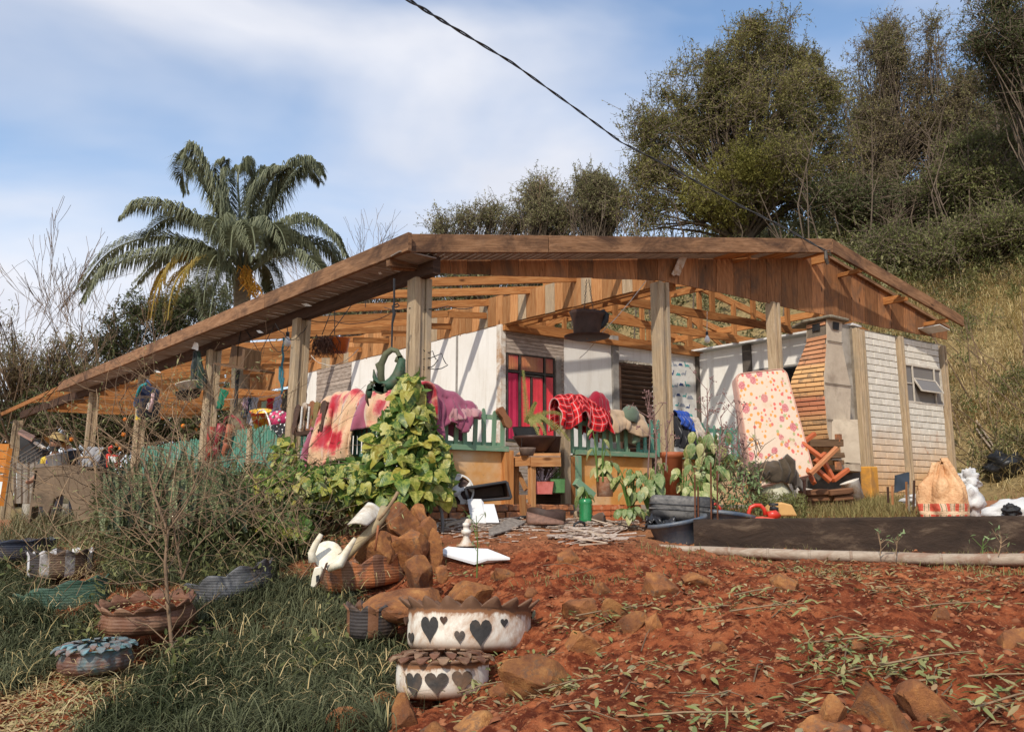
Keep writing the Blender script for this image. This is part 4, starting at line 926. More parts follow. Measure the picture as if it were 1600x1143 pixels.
shell(c-Z*.10+V*.06,[(.0,-.12),(.16,-.08),(.21,.02),(.22,.03),(.2,.02),(.14,-.06)],M['black'],'basin','black bowl just beneath the dirty white basin','bowl',Rb)
# wooden box hung at 383,557
c=pu(383,556,0,.12); root=empty('nest_box',c,'dark weathered wooden box shelf hanging beneath the left eave','box')
DW=wood('old_dark_wood',(.20,.12,.07),(.13,.075,.04),(.06,.035,.02),.1)
b=MB(); b.prism([pu(x,y,0,.10) for x,y in ((357,571),(362,539),(371,540),(369,572))],-NU*.03); b.build('side_board',DW,root)
b=MB(); b.prism([pu(x,y,0,.08) for x,y in ((369,572),(371,540),(407,549),(403,576))],-NU*.02); b.build('back_board',DW,root)
b=MB(); b.prism([pu(x,y,0,.08) for x,y in ((402,576),(405,548),(409,549),(406,577))],NU*.25); b.build('side_board',DW,root)
b=MB(); b.beam(pu(345,569,0,.15),pu(418,581,0,.15),.22,.03,Z); b.build('shelf',DW,root)
b=MB()
for x,y,x2,y2 in ((377,512,372,540),(381,510,404,548),(430,505,408,548)): b.tube([pu(x,y,0,.05),pu(x2,y2,0,.08)],.006,4)
b.build('wire',M['black'],root)
b=MB(); b.tube([pu(372,578,0,0),pu(370,600,0,0),pu(368,640,0,0)],[.035,.03,.03],8); tag(b.build('pole',M['black']),'thin black pole below the wooden box','pole')
# hanging fibre planter at 515,535
c=at(512,537,11.2); root=empty('hanging_planter',c,'shaggy bark-fibre hanging planter with an orange pot','planter','planters hung from the rafters')
b=MB(); b.lathe([(.10,-.10),(.12,-.10),(.15,.08),(.16,.09),(.13,.08)],18,Matrix.Translation(c+U*.16)); b.build('pot',plain('orange_pot',(.55,.13,.03),(.4,.09,.02),6,.4),root,True)
b=MB()
for i in range(150):
    a=random.uniform(0,2*PI); r=random.uniform(.05,.17); p=c+Vector((r*math.cos(a)*1.15-.03,r*math.sin(a),random.uniform(-.0,.10))); b.tube([p,p+Vector((random.uniform(-.06,.06),random.uniform(-.04,.04),-.08)),p+Vector((random.uniform(-.10,.10),random.uniform(-.04,.04),-random.uniform(.12,.24)))],[.008,.006,.003],3)
b.build('fibre',plain('fibre',(.14,.06,.035),(.06,.03,.02),20),root)
b=MB()
for x,y,x2,y2 in ((523,472,503,523),(575,440,515,524),(523,474,523,523)): b.tube([at(x,y,11.2),at(x2,y2,11.2)],.006,4)
b.build('wire',M['black'],root)
# bulbs
def bulb(c,top,label,stretch=1.,rope=None):
    root=empty('light_bulb',c,label,'light bulb','bare light bulbs')
    b=MB(); b.lathe([(.001,-.045),(.022,-.038),(.033,-.018),(.033,.0),(.025,.022),(.014,.04),(.013,.055)],14,Matrix.Translation(c)@Matrix.Diagonal((stretch,stretch,stretch,1))); b.build('glass',M['white_paint'],root,True)
    b=MB(); b.lathe([(.0165*stretch,.05*stretch),(.0165*stretch,.09*stretch),(.004,.10*stretch),(.002,.1)],10,Matrix.Translation(c)); b.build('socket',M['black'],root,True)
    b=MB(); b.tube([c+Z*.09*stretch,Vector(top)],.006,5); b.build('cord',rope or M['white_dirty'],root)
bulb(at(1105,530,12.2),at(1105,487,12.2),'white light bulb on a cord under the front porch rafters',1.25)
bulb(at(449,534,12.0),at(448,505,12.0),'round white light bulb beside the blue rope',1.6,M['black'])
b=MB(); pr=at(443,527,12.0); pts=[pr]
for i in range(1,14): pts.append(at(443+1.2*math.sin(i*1.7)-i*.25,527+i*6.8,12.0))
b.tube(pts,.016,6); b.tube([at(438,572,12),at(437,592,12),at(441,606,12),at(443,590,12)],.02,6); tag(b.build('rope',plain('blue_rope',(.06,.22,.28),(.03,.12,.16),30)),'teal-blue rope dangling beside the round bulb','rope')
# loose wires in the rafters
WIRES=[((430,505),(443,520),(455,531),(470,520),(480,508)),((420,528),(430,545),(441,548),(452,540)),((600,480),(640,481),(700,478),(740,480)),((484,500),(520,500),(560,505),(610,490)),((571,430),(571,480)),((1010,438),(940,520),(905,560)),((196,648),(186,628),(200,604),(226,592),(250,605)),((486,555),(505,568),(530,568),(560,545)),((645,560),(690,552),(700,570),(670,575),(650,570)),((660,545),(676,548),(684,562),(670,573),(655,566))]
for i,wp in enumerate(WIRES):
    b=MB(); P=[at(x,y,9.0 if 630<x<710 else 11.0) for x,y in wp]; Q=[]
    for j in range(len(P)-1):
        for t in (0,.33,.66): Q.append(lerp(P[j],P[j+1],t)-Z*.03*math.sin(t*PI))
    Q.append(P[-1]); b.tube(Q,.005,4); part(b,'loose_wire',M['black'] if i not in (5,7) else M['white_dirty'])
# parrot-shaped cut-tyre hanging planter
G1=plain('dark_green_rubber',(.045,.10,.055),(.02,.05,.03),7,.6,.4,dirt=(.10,.08,.05)); G2=plain('olive_rubber',(.12,.13,.07),(.06,.06,.035),8,.7,.4); REDP=plain('red_paint',(.5,.03,.015),(.3,.02,.01),6,.6,.2)
Dp=8.7; root=empty('hanging_tyre_parrot',at(600,590,Dp),'green parrot-shaped planter cut from a tyre, hanging by the corner post','planter','planters hung from the rafters')
pp=lambda L_,o=0:[at(x,y,Dp+o) for x,y in L_]
def ribbon(pts,ws,th,mat,name,par,nrm=Vector((0,-1,0))):
    """tapered flat band through pts with widths"""
    b=MB(); P=[Vector(p) for p in pts]; n=len(P); vs=[];fs=[]
    for i,p in enumerate(P):
        t=(P[min(i+1,n-1)]-P[max(i-1,0)]).normalized(); sdv=t.cross(nrm).normalized()*ws[i]/2
        vs+=[p-sdv,p+sdv]
    for i in range(n-1): fs.append((2*i,2*i+1,2*i+3,2*i+2))
    b.add(vs,fs); return b.build(name,mat,par,True,solid=th,soff=0)
ribbon(pp([(597,607),(595,585),(596,568),(603,553),(612,546),(620,548),(625,557),(628,567)]),[.07,.07,.065,.06,.055,.05,.05,.05],.05,G2,'tyre_loop',root)
ribbon(pp([(593,566),(590,569),(593,578),(595,580)]),[.02,.05,.05,.03],.03,G2,'tread_fin',root)
ribbon(pp([(629,560),(627,568),(625,578),(622,588),(614,598),(602,603),(590,601)]),[.06,.085,.11,.13,.13,.10,.05],.06,G1,'body',root)
ribbon(pp([(632,563),(628,559),(622,561),(620,566)]),[.01,.05,.06,.05],.05,G2,'head',root)
ribbon(pp([(627,574),(629,580),(628,587),(624,593)]),[.02,.045,.05,.02],.06,REDP,'red_chest',root)
for L_,w_ in ((((595,604),(589,598),(585,588),(584,577)),(.09,.06,.04,.01)),(((600,606),(590,602),(583,594)),(.09,.05,.01)),(((600,608),(590,608),(580,602)),(.08,.05,.01)),(((598,609),(586,607),(574,610)),(.06,.05,.01)),(((604,608),(595,613),(586,612)),(.06,.04,.01))):
    ribbon(pp(L_,-.03),list(w_),.02,G1,'tail_feather',root)
ribbon(pp([(583,596),(578,604),(577,614),(577,622)],-.03),[.03,.06,.06,.03],.02,G1,'wing_feather',root)
ribbon(pp([(577,600),(574,612),(573,624),(576,634)],-.02),[.02,.035,.03,.01],.02,BRN,'wing_feather',root)
b=MB(); b.tube(pp([(616,435),(616,475),(614,480)]),.012,5); b.tube(pp([(614,478),(616,490),(613,505),(612,545)]),[.015,.02,.012,.01],6); b.build('hanger',M['black'],root)
b=MB(); b.tube(pp([(612,478),(619,480),(624,478),(621,474),(616,477)]),.008,5); b.build('hook',M['black'],root)
# teacup-shaped tyre planter
Dc=10.9; c=at(917,508,Dc); root=empty('hanging_teacup_planter',c,'brown teacup-shaped tyre planter with curled handle on chains','planter','planters hung from the rafters')
RB=plain('brown_rubber',(.075,.04,.03),(.035,.02,.015),9,.6,.5)
b=MB(); b.lathe([(.02,-.145),(.20,-.14),(.21,-.12),(.235,.0),(.27,.13),(.30,.17),(.28,.165),(.25,.12),(.22,0),(.19,-.11)],24,Matrix.Translation(c)@Matrix.Rotation(.06,4,'Y'),fn=lambda r,z,a,i:(r*(1+.04*math.sin(a*9)*(z>.1))*.82,z)); b.build('cup',RB,root,True)
b=MB(); b.lathe([(.01,-.185),(.23,-.18),(.30,-.16),(.31,-.15),(.22,-.15)],24,Matrix.Translation(c)); b.build('saucer',RB,root,True)
b=MB(); pts=[at(x,y,Dc) for x,y in ((924,518),(932,513),(940,508),(946,500),(947,492),(942,488),(936,490),(932,497),(930,505))]; b.tube(pts,.045,8); b.build('handle',M['black'],root,True)
b=MB()
for x,y,x2,y2 in ((917,436,912,492),(920,436,928,490)):
    A_=at(x,y,Dc); B_=at(x2,y2,Dc); n=16
    for i in range(n):
        p=lerp(A_,B_,(i+.5)/n); d=Vector((.012 if i%2 else .003,.003 if i%2 else .012,0)); b.tube([p-Z*.017,p-d,p+d*0-Z*0+d*-1+Z*.014,p+Z*.017,p+d,p-Z*.017],.0035,4,False)
b.build('chain',M['black'],root)
# ================================================================== FRONT YARD THINGS
def pot(c,prof,mat,label,cat='pot',name='plant_pot',n=20,R=None,soil=True,group=None,sq=None):
    root=empty(name,c,label,cat,group); Mx=Matrix.Translation(c)@((R or Matrix.Identity(3)).to_4x4())
    fn=(lambda r,z,a,i:(r*min(1.3,1/max(abs(math.cos(a)),abs(math.sin(a)))),z)) if sq else None
    b=MB(); b.lathe(prof,n,Mx,fn); b.build('body',mat,root,not sq)
    if soil:
        r=prof[len(prof)//2][0]*.86; z=max(p[1] for p in prof)-.03; b=MB(); b.lathe([(.001,z+.01),(r*.6,z+.005),(r,z)],n,Mx,fn); b.build('soil',M['potsoil'],root)
    return root
M['potsoil']=plain('potsoil',(.10,.05,.03),(.05,.025,.015),18,.95,.8)
# --- plant table in the gate gap
Dt=9.75
TW=M['board_new']
root=empty('plant_table',at(830,800,Dt),'rustic orange wooden plant table standing in the gate gap','table')
Tm=lambda px,py,d=Dt:at(px,py,d)
b=MB(); b.prism([Tm(799,720),Tm(829,712,9.55),Tm(876,712,9.65),Tm(876,709,10.3),Tm(812,709,10.4)][::-1],Z*.03); b.build('tabletop',TW,root)
b=MB(); b.beam(Tm(802,722),Tm(829,720,9.55),.03,.10); b.build('apron',TW,root); b=MB(); b.beam(Tm(829,721,9.55),Tm(876,721,9.65),.03,.11); b.build('apron',TW,root)
for px,d,y1,w in ((831,9.6,806,.07),(806,9.85,792,.06),(871,10.3,800,.06)):
    b=MB(); b.beam(Tm(px,y1,d),Tm(px,718,d),w,w,NV); b.build('leg',TW,root,bevel=.004)
b=MB(); b.beam(Tm(808,776,9.9),Tm(832,776,9.7),.04,.05); b.build('stretcher',TW,root); b=MB(); b.beam(Tm(810,738,9.86),Tm(822,765,9.76),.03,.05); b.build('brace',TW,root)
b=MB(); b.prism([Tm(835,771,9.7),Tm(878,772,9.8),Tm(878,770,10.2),Tm(835,770,10.1)],Z*.02); b.build('shelf',M['dark_beam'],root)
b=MB(); b.beam(Tm(818,805,9.5),Tm(816,773,9.5),.07,.04,NV); tag(b.build('board_offcut',TW),'short upright board offcut leaning before the plant table leg','board')
b=MB(); b.prism([Tm(836,805,10.15),Tm(880,805,10.15),Tm(880,716,10.15),Tm(836,716,10.15)],V*.02); part(b,'dark_boarding',M['dark_beam'])
# window-box pots on table
c=at(822,672,9.9); pot(c,[(.12,-.12),(.13,-.12),(.16,.02),(.165,.03),(.15,.03),(.12,-.02)],M['black'],'black square pot holding the fern on the plant table',sq=True,n=16)
c=at(835,690,9.75); pot(c,[(.10,-.12),(.14,-.11),(.24,.03),(.26,.06),(.24,.055),(.15,-.04)],plain('brown_bowl',(.08,.035,.025),(.04,.02,.015),8,.5),'wide dark brown bowl beneath the fern')
c=at(824,706,9.6); pot(c,[(.06,-.04),(.08,-.04),(.095,.03),(.10,.05),(.08,.04)],plain('clay_grey',(.22,.15,.12),(.1,.07,.05),9,.8),'small grey clay cup hanging from wires under the bowl',soil=False)
b=MB(); 
for dx in (-.045,.045): b.tube([c+U*dx*2,c+U*dx*1.5+Z*.2],.003,4)
part(b,'loose_wire',M['black'])
c=at(862,690,9.85); pot(c,[(.07,-.13),(.09,-.13),(.11,.05),(.12,.06),(.09,.04)],RB,'narrow dark pot right of the brown bowl')
c=at(848,762,9.75); PKP=plain('pink_pot',(.62,.19,.16),(.5,.12,.1),9,.6,.3,dirt=(.4,.1,.07)); pot(c,[(.10,-.07),(.11,-.07),(.13,.07),(.135,.075),(.11,.06)],PKP,'salmon pink rectangular pot on the lower table shelf',sq=True,n=16)
c=at(871,760,9.8); pot(c,[(.075,-.07),(.085,-.07),(.09,.09),(.10,.095),(.08,.08)],plain('green_pot',(.10,.24,.08),(.06,.15,.05),9,.5),'mossy green square pot on the lower table shelf',sq=True,n=16)
# lightweight plants in pots come with the vegetation section
# --- fallen black planter trough, mouth to the viewer
c=at(762,772,9.15); root=empty('planter_trough',c,'empty black plastic planter trough tipped on its side against the half wall','planter')
Q=lambda x,y,d=0:at(x,y,9.05+d)
rim=[Q(727,762),Q(792,752),Q(799,778),Q(732,783)]; bk=[Q(737,765,.28),Q(785,757,.28),Q(788,774,.28),Q(740,779,.28)]
b=MB()
for i in range(4):
    k=(i+1)%4; b.add([rim[i],rim[k],bk[k],bk[i]],[(0,1,2,3)])
b.add(bk,[(0,1,2,3)]); b.build('box',plain('planter_brown',(.10,.055,.04),(.05,.03,.02),7,.6),root,False,solid=.012,soff=0)
b=MB(); 
for i in range(4): b.beam(rim[i],rim[(i+1)%4],.035,.03)
b.build('rim',plain('trough_black',(.045,.045,.05),(.025,.025,.028),7,.5),root,bevel=.008)
# --- hubcap
c=at(713,768,9.2); root=empty('hubcap',c,'silver five-spoke plastic hubcap leaning beside the golden vine','hubcap'); 
Rm=Matrix.Rotation(PI/2-.25,4,'X'); Mx=Matrix.Translation(c)@Matrix.Rotation(-.1,4,'Z')@Rm
SIL=plain('silver_plastic',(.62,.60,.57),(.48,.46,.43),5,.35,.1,spec=.6)
b=MB(); b.lathe([(.185,.0),(.20,.0),(.20,.02),(.185,.025),(.18,.02)],36,Mx); b.build('ring',SIL,root,True)
b=MB(); b.lathe([(.001,.045),(.05,.042),(.06,.02)],20,Mx); b.build('centre',SIL,root,True)
for k in range(5):
    a=k*2*PI/5+.3; b=MB(); P=[]
    for (r,da) in ((.045,-.5),(.12,-.17),(.187,-.36),(.187,.36),(.12,.17),(.045,.5)): P.append(Mx@Vector((r*math.cos(a+da),r*math.sin(a+da),.02+.02*(1-r/.19))))
    b.prism(P,(Mx.to_3x3()@Vector((0,0,-.012)))); b.build('spoke',SIL,root,bevel=.003)
b=MB(); b.lathe([(.001,-.02),(.18,-.02)],24,Mx); b.build('backing',RB,root)
# --- white tile boards
def board(name,label,cat,pts,th,mat,nrm=None):
    P=[Vector(p) for p in pts]; n=nrm if nrm is not None else (P[1]-P[0]).cross(P[2]-P[1]).normalized(); b=MB(); b.prism(P,n*th); o=b.build(name,mat,None,bevel=.002); return tag(o,label,cat)
M['marble']=plain('marble',(.68,.68,.68),(.60,.60,.61),3,.5,.1,dirt=(.62,.62,.63))
board('panel_piece','larger white ceiling panel piece propped against the brick plinth','panel',[at(737,817,8.85),at(760,818,8.8),at(756,785,9.0),at(752,780,9.0),at(730,780,9.05)],.012,M['marble'])
board('panel_piece','smaller white ceiling panel piece beside the larger propped one','panel',[at(759,817,8.78),at(780,817,8.8),at(772,788,8.98),at(755,788,8.98)],.012,M['marble'])
g=lambda px,py,up=.0:(lambda q:Vector((q.x,q.y,q.z+up)))(onground(px,py))
L0=[g(683,876,.06),g(741,890,.05),g(762,886,.07),g(797,881,.05),g(762,877,.10),g(720,877,.11),g(700,874,.10)]
board('panel_piece','jagged white ceiling sheet lying flat near the big rocks','panel',L0,.02,M['marble'],-Z)
# --- white pipe fitting / pedestal
c=g(728,853); root=empty('pedestal_base',c,'white flared candlestick-like pedestal base with an elbow top','pedestal'); h=.32
b=MB(); b.lathe([(.001,-.0),(.085,0),(.088,.008),(.05,.03),(.028,.08),(.022,.10),(.024,.115),(.04,.125),(.045,.145),(.04,.165),(.026,.17),(.024,.20),(.03,.205),(.03,.235),(.001,.24)],20,Matrix.Translation(c)@Matrix.Rotation(.0,4,'Y')@Matrix.Diagonal((1.05,1.05,.86,1))); b.build('stand',M['white_dirty'],root,True)
b=MB(); b.tube([c+Z*.185,c+Z*.215+U*.02,c+Z*.21+U*.055],[.028,.03,.028],10); b.build('elbow',M['white_dirty'],root,True)
# --- grey hose rising from the vine
b=MB(); b.tube([at(x,y,8.3) for x,y in ((681,768),(684,785),(690,800),(692,820),(691,838))],.016,8); tag(b.build('hose',plain('grey_hose',(.14,.14,.14),(.09,.09,.09),6,.5),None,True),'stiff grey hose end standing up beside the golden vine','hose')
# --- timber strip & debris boards
PLK=wood('grey_plank',(.46,.38,.30),(.34,.27,.2),(.18,.13,.1),.1)
b=MB(); b.beam(g(694,826,.03),g(748,813,.05),.05,.03); tag(b.build('plank',PLK),'pale narrow plank on the ground left of the white panel pieces','plank')
b=MB(); b.beam(g(671,838,.03),g(683,826,.03),.03,.02); tag(b.build('lath',M['white_dirty']),'short white lath beside the boulders','lath')
P=[g(763,840,.02),g(800,830,.03),g(822,822,.05),g(796,817,.06),g(764,832,.04)]; board('shingle_sheet','grey weathered roofing sheet lying in the debris','sheet',P,.015,plain('roofing',(.32,.28,.24),(.1,.08,.07),26,.9,.8,coord='Object',stretch=(1,1,1)),-Z)
# debris splinters
b=MB()
def splinters(x0,x1,y0,y1,n,b,l0,l1,w=.02):
    for i in range(n):
        px=random.uniform(x0,x1); py=random.uniform(y0,y1); q=onground(px,py,6,12); a=random.gauss(.1,.55); l=random.uniform(l0,l1); d=Vector((math.cos(a),math.sin(a)*.7,random.uniform(-.06,.14)))
        q=q+Z*random.uniform(.008,.035); ww=random.uniform(.4,1.6)*w; b.beam(q-d*l/2,q+d*l/2,ww,.005,Vector((random.uniform(-.3,.3),random.uniform(-.3,.3),1)),.004,random.uniform(.3,1))
splinters(690,1010,812,832,420,b,.04,.22); splinters(880,975,826,850,90,b,.12,.45,.025); splinters(640,900,830,850,50,b,.04,.12)
tag(b.build('roof_debris',plain('debris_pale',(.62,.54,.46),(.22,.13,.09),34,.9,.4)),'scattered pale splinters of roof and ceiling on the yard',kind='stuff')
for i,(x,y,x2,y2) in enumerate(((898,848,948,856),(905,856,950,860),(888,838,940,848),(920,835,950,852),(900,833,945,846),(960,826,925,818),(930,812,985,830),(900,822,870,830))):
    b=MB(); b.beam(g(x,y,.03),g(x2,y2,.05),random.uniform(.03,.06),.012,None,.004,.6); o=b.build('split_board',wood('pale_split%d'%(i%3),(.62,.52,.42),(.5,.4,.3),(.3,.2,.14),.2),None); tag(o,''+('lowest pale split board at the left','pale split board next to the lowest one','upper left split board of the heap','split board right in the middle of the heap','long middle split board of the heap','split board nearest the terracotta planter','thin split board under the hollow bricks','split board closest to the leather bag')[i]+', before the bamboo pole','board','split boards heaped at the end of the pole')
# --- woven leather shoe/basket at 850,820
c=g(850,822,.02); root=empty('leather_bag',c,'collapsed brown leather bag with woven side on the yard before the table','bag')
b=MB(); b.lathe([(.17,.0),(.20,.0),(.215,.07),(.21,.15),(.20,.155),(.195,.08),(.18,.02)],24,Matrix.Translation(c+Vector((.02,.06,.0)))@Matrix.Rotation(.08,4,'Y')@Matrix.Diagonal((1,.6,1,1)),fn=lambda r,z,a,i:(r*(1+.05*math.sin(3*a)),z*(1+.12*math.sin(2*a)))); b.build('body',RB,root,True)
b=MB(); b.grid(lambda a,t:c+Vector((-.19+.40*a,-.12-.05*math.sin(a*PI),.10*(1-a)*math.sin(t*PI)+.008+.03*math.sin(t*PI)))+Vector((0,(t-.5)*.13,0)),16,8); b.build('flap',plain('tan_leather',(.24,.13,.09),(.13,.07,.05),30,.6,.6),root,True,solid=.012)
c2=g(838,832,.05)
# --- lone shoe and horseshoe-ish bits
def shoe(c,ang,L_,mat,label,sole_m=BRN):
    root=empty('shoe',c,label,'shoe'); R=Matrix.Rotation(ang,4,'Z'); Mx=Matrix.Translation(c)@R
    b=MB(); pr=[(-.5,.16,.30),(-.42,.19,.42),(-.25,.18,.40),(-.05,.17,.30),(.15,.19,.22),(.35,.18,.17),(.47,.12,.11),(.52,.03,.06)]
    vs=[];fs=[];n=10
    for x,w,h in pr:
        for k in range(n):
            a=PI*k/(n-1); vs.append(Mx@Vector((x*L_,math.cos(a)*w*L_*.95,math.sin(a)**.7*h*L_)))
    for i in range(len(pr)-1):
        for k in range(n-1): fs.append((i*n+k,i*n+k+1,(i+1)*n+k+1,(i+1)*n+k))
    fs.append(list(range(n))); b.add(vs,fs); b.build('upper',mat,root,True,solid=.006)
    b=MB(); o=[(-.52,-.12),(-.4,-.19),(0,-.17),(.3,-.2),(.5,-.08),(.52,.05),(.35,.19),(0,.16),(-.4,.18),(-.52,.1)]; b.prism([Mx@Vector((x*L_,y*L_,-.01)) for x,y in o],Z*.022); b.build('sole',sole_m,root,bevel=.003)
shoe(g(928,818,.02),2.6,.26,clothmat('felt_brown',(.11,.07,.05)),'dull brown slipper lying below the hollow bricks')
shoe(g(910,812,.02),.2,.20,clothmat('felt_beige',(.36,.26,.17)),'small beige slipper beside the green bottle',M['white_dirty'])
b=MB(); c=g(906,829,.01); b.tube([c+U*-.09,c+U*-.07+Z*.06,c+Z*.085,c+U*.06+Z*.07,c+U*.075+Z*.0],[.012,.014,.014,.014,.012],6); tag(b.build('sandal_strap',M['black'],None,True),'loose black sandal strap arching out of the debris','strap')
b=MB(); c=g(820,815,.02); b.tube([c-U*.12,c-U*.05+Z*.03,c+U*.04+Z*.03,c+U*.1],[.008,.02,.02,.01],6); tag(b.build('rubber_scrap',M['black'],None,True),'curved black rubber scrap near the table leg','scrap')
# --- hollow bricks with pots
def hollow(c,ang,label,end=False):
    root=empty('hollow_brick',c,label,'brick','hollow clay bricks under the pots'); R=Matrix.Rotation(ang,3,'Z'); w,d,h=.24,.14,.19
    T=lambda x,y,z:c+R@Vector((x,y,z))
    if not end:
        b=MB(); b.box(c+Z*h/2,w,d,h,R); b.build('body',M['brick_clay'],root,bevel=.004)
        for i in range(3):
            bb=MB(); bb.box(c+R@Vector((0,-d/2-.004,.035+i*.06)),w-.01,.012,.04,R); bb.build('rib',M['brick_clay'],root)
    else:
        b=MB()
        for x in (-w/2,-w/6+.0,w/6,w/2): b.box(T(x*.94,0,h/2),.014,d,h,R)
        for i in range(4): b.box(T(0,0,.007+i*(h-.014)/3),w*.94,d,.014,R)
        b.build('cell_wall',M['brick_clay'],root); b=MB(); b.box(T(0,d*.45,h/2),w*.9,.01,h*.95,R); b.build('core',M['black'],root)
s=NT('brick_clay'); f=s.noise(s.coord('Object'),10,7,.7); s.bump(f,.5,.008); M['brick_clay']=s.fin(s.mix(s.ramp(f,[(.52,(0,0,0)),(.66,(.8,.8,.8))]),s.ramp(f,[(.3,(.36,.09,.03)),(.7,(.50,.16,.06))]),(.5,.3,.18)),.9)
for i,(px,lb,e) in enumerate(((935,'red hollow brick right of the green bottle',False),(948,'hollow brick showing its square cells, under the clay pot',True),(962,'orange hollow brick in the middle of the pot row',False),(983,'hollow brick at the right end of the pot row',False))):
    q=at(px,808,9.55+.05*i); q.z=gz(q.x,q.y); hollow(q,.35+(0.0 if not e else .2),lb,e)
c=at(945,760,9.6); pot(c,[(.075,-.11),(.09,-.11),(.10,.10),(.105,.11),(.085,.10)],plain('clay_pot',(.50,.24,.13),(.36,.14,.07),5,.85,.4,dirt=(.6,.45,.33)),'stained clay pot standing on the hollow bricks')
c=at(915,795,9.45); b=MB(); root=empty('cut_bottle',c,'green ribbed cut plastic bottle used as a pot','bottle')
GB=plain('green_bottle',(.03,.24,.09),(.02,.15,.05),5,.2,.1,spec=.6); prof=[(.065,-.14)]
for i in range(10): prof+=[(.069+.009*(i%2),-.13+i*.022)]
prof+=[(.072,.10),(.05,.12),(.045,.11)]; b.lathe(prof,18,Matrix.Translation(c)); b.build('body',GB,root,True)
b=MB(); b.beam(at(899,752,9.5),at(926,775,9.6),.09,.07,NV,.004); tag(b.build('timber_offcut',M['green_paint']),'green-grey painted timber offcut leaning over the bottle','timber')
# tall terracotta pot
TC=plain('terracotta',(.42,.13,.055),(.33,.09,.035),2,.6,.15,dirt=(.30,.085,.04))
q=at(1052,775,10.2); pot(q,[(.085,-.12),(.09,-.12),(.125,.46),(.145,.47),(.148,.53),(.135,.53),(.115,.46)],TC,'tall smooth terracotta planter behind the dried flower stalks',n=28)
q=at(1050,680,10.5)
# --- suitcase, tubs, jugs
BLK=plain('suitcase_black',(.045,.045,.048),(.02,.02,.022),5,.5,.5,.012,dirt=(.16,.15,.14))
root=empty('suitcase',at(1060,795,8.9),'battered black hard-shell suitcase lying in the blue tub','suitcase')
Rs=Matrix(((.975,.15,.03),(-.15,.97,.1),(-.06,-.10,.99)))
cc=at(1064,795,8.85); b=MB(); b.box(cc,.66,.45,.24,Rs,j=.01); b.build('shell',BLK,root,True,bevel=.06,bseg=4)
for dz in (-.03,.02):
    b=MB(); b.box(cc+Rs@Vector((0,0,dz)),.675,.465,.016,Rs); b.build('seam',BLK,root,bevel=.005)
b=MB(); cq=at(1030,818,8.55)
b.grid(lambda a,t:cq+Vector(((a-.5)*.30,-.02+.05*noise.noise(Vector((a*5,t*5,1))),(t-.5)*.13+.03*math.sin(a*7)))+Vector((0,-.08*math.sin(t*PI),.04*noise.noise(Vector((a*9,t*6,5))))),24,14); tag(b.build('plastic_bag',plain('bag_black',(.02,.02,.022),(.012,.012,.013),9,.25,.8,spec=.6),None,True,solid=.01),'crumpled black plastic bag on the tub rim under the suitcase','bag')
NB=plain('navy_plastic',(.055,.08,.12),(.035,.05,.08),4,.45,.2,dirt=(.12,.13,.14),spec=.5)
def tub(c,r,h,label,sq=1.0,tiltx=0,tilty=0,hi=1):
    root=empty('tub',c,label,'tub','blue plastic tubs'); Mx=Matrix.Translation(c)@Matrix.Rotation(tiltx,4,'X')@Matrix.Rotation(tilty,4,'Y')@Matrix.Diagonal((sq,1,1,1))
    b=MB(); b.lathe([(.001,.01),(r*.72,0),(r*.76,.02),(r*.96,h),(r*1.06,h+.005),(r*1.08,h-.02),(r*1.1,h-.02),(r*1.07,h+.02),(r*.93,h+.015),(r*.74,.03),(.001,.03)],32,Mx); b.build('body',NB,root,True)
c=at(1064,856,8.55); c.z=gz(c.x,c.y)-.02; tub(c,.245,.24,'navy blue tub carrying the suitcase, left of the black wall',1.2,.05,-.18)
tub(at(1128,838,8.8),.27,.22,'grey-blue plastic tub standing behind the rebar stubs',1.15,-.1,.12)
# rebar stubs
for i,(px,y0,dep) in enumerate(((1086,741,8.5),(1091,760,8.58),(1111,722,8.5),(1121,735,8.55))):
    b=MB(); base=at(px,815,dep); base.z-=.1; top=at(px-.5,y0,dep); n=12; b.tube([lerp(base,top,t/n) for t in range(n+1)],[.0085+.001*(t%2) for t in range(n+1)],7); tag(b.build('rebar',plain('rust%d'%i,(.16,.06,.03),(.08,.03,.015),20,.9,.5)),('leftmost rusty rebar stub at the wall end','short rusty rebar right next to the leftmost one','tallest rusty rebar in front of the red watering can','rightmost rusty rebar at the wall end')[i],'rebar','rebar stubs at the wall end')
# red watering can 1 & 2
RP=plain('red_plastic',(.60,.045,.02),(.5,.03,.015),4,.35,.1,spec=.5); PKR=plain('faded_red',(.62,.12,.08),(.52,.08,.05),4,.45,.15)
c=at(1103,806,8.9); root=empty('watering_can',c,'bright red watering can tipped behind the rebar','watering can','red plastic watering cans')
b=MB(); b.lathe([(.001,-.09),(.10,-.085),(.115,-.06),(.11,.05),(.08,.09),(.001,.1)],20,Matrix.Translation(c)@Matrix.Rotation(.5,4,'Y')); b.build('body',RP,root,True)
b=MB(); b.tube([at(x,y,8.8) for x,y in ((1110,789),(1118,787),(1125,793),(1128,803),(1126,812))],.016,8); b.build('handle',RP,root,True); b=MB(); b.tube([at(x,y,8.8) for x,y in ((1108,815),(1098,812),(1092,790),(1087,788))],[.03,.026,.02,.022],10); b.build('spout',RP,root,True)
c=at(1192,812,8.75); root=empty('watering_can',c,'faded red watering can with an arched handle poking above the black wall','watering can','red plastic watering cans')
b=MB(); b.lathe([(.001,-.14),(.15,-.135),(.165,-.1),(.155,.02),(.11,.055),(.001,.07)],24,Matrix.Translation(c-Z*.03)@Matrix.Diagonal((1.15,1,1,1))); b.build('body',PKR,root,True)
b=MB(); b.tube([at(x,y,8.7) for x,y in ((1171,812),(1170,800),(1173,792),(1180,789),(1188,789),(1194,795),(1196,804))],.021,10); b.build('handle',RP,root,True)
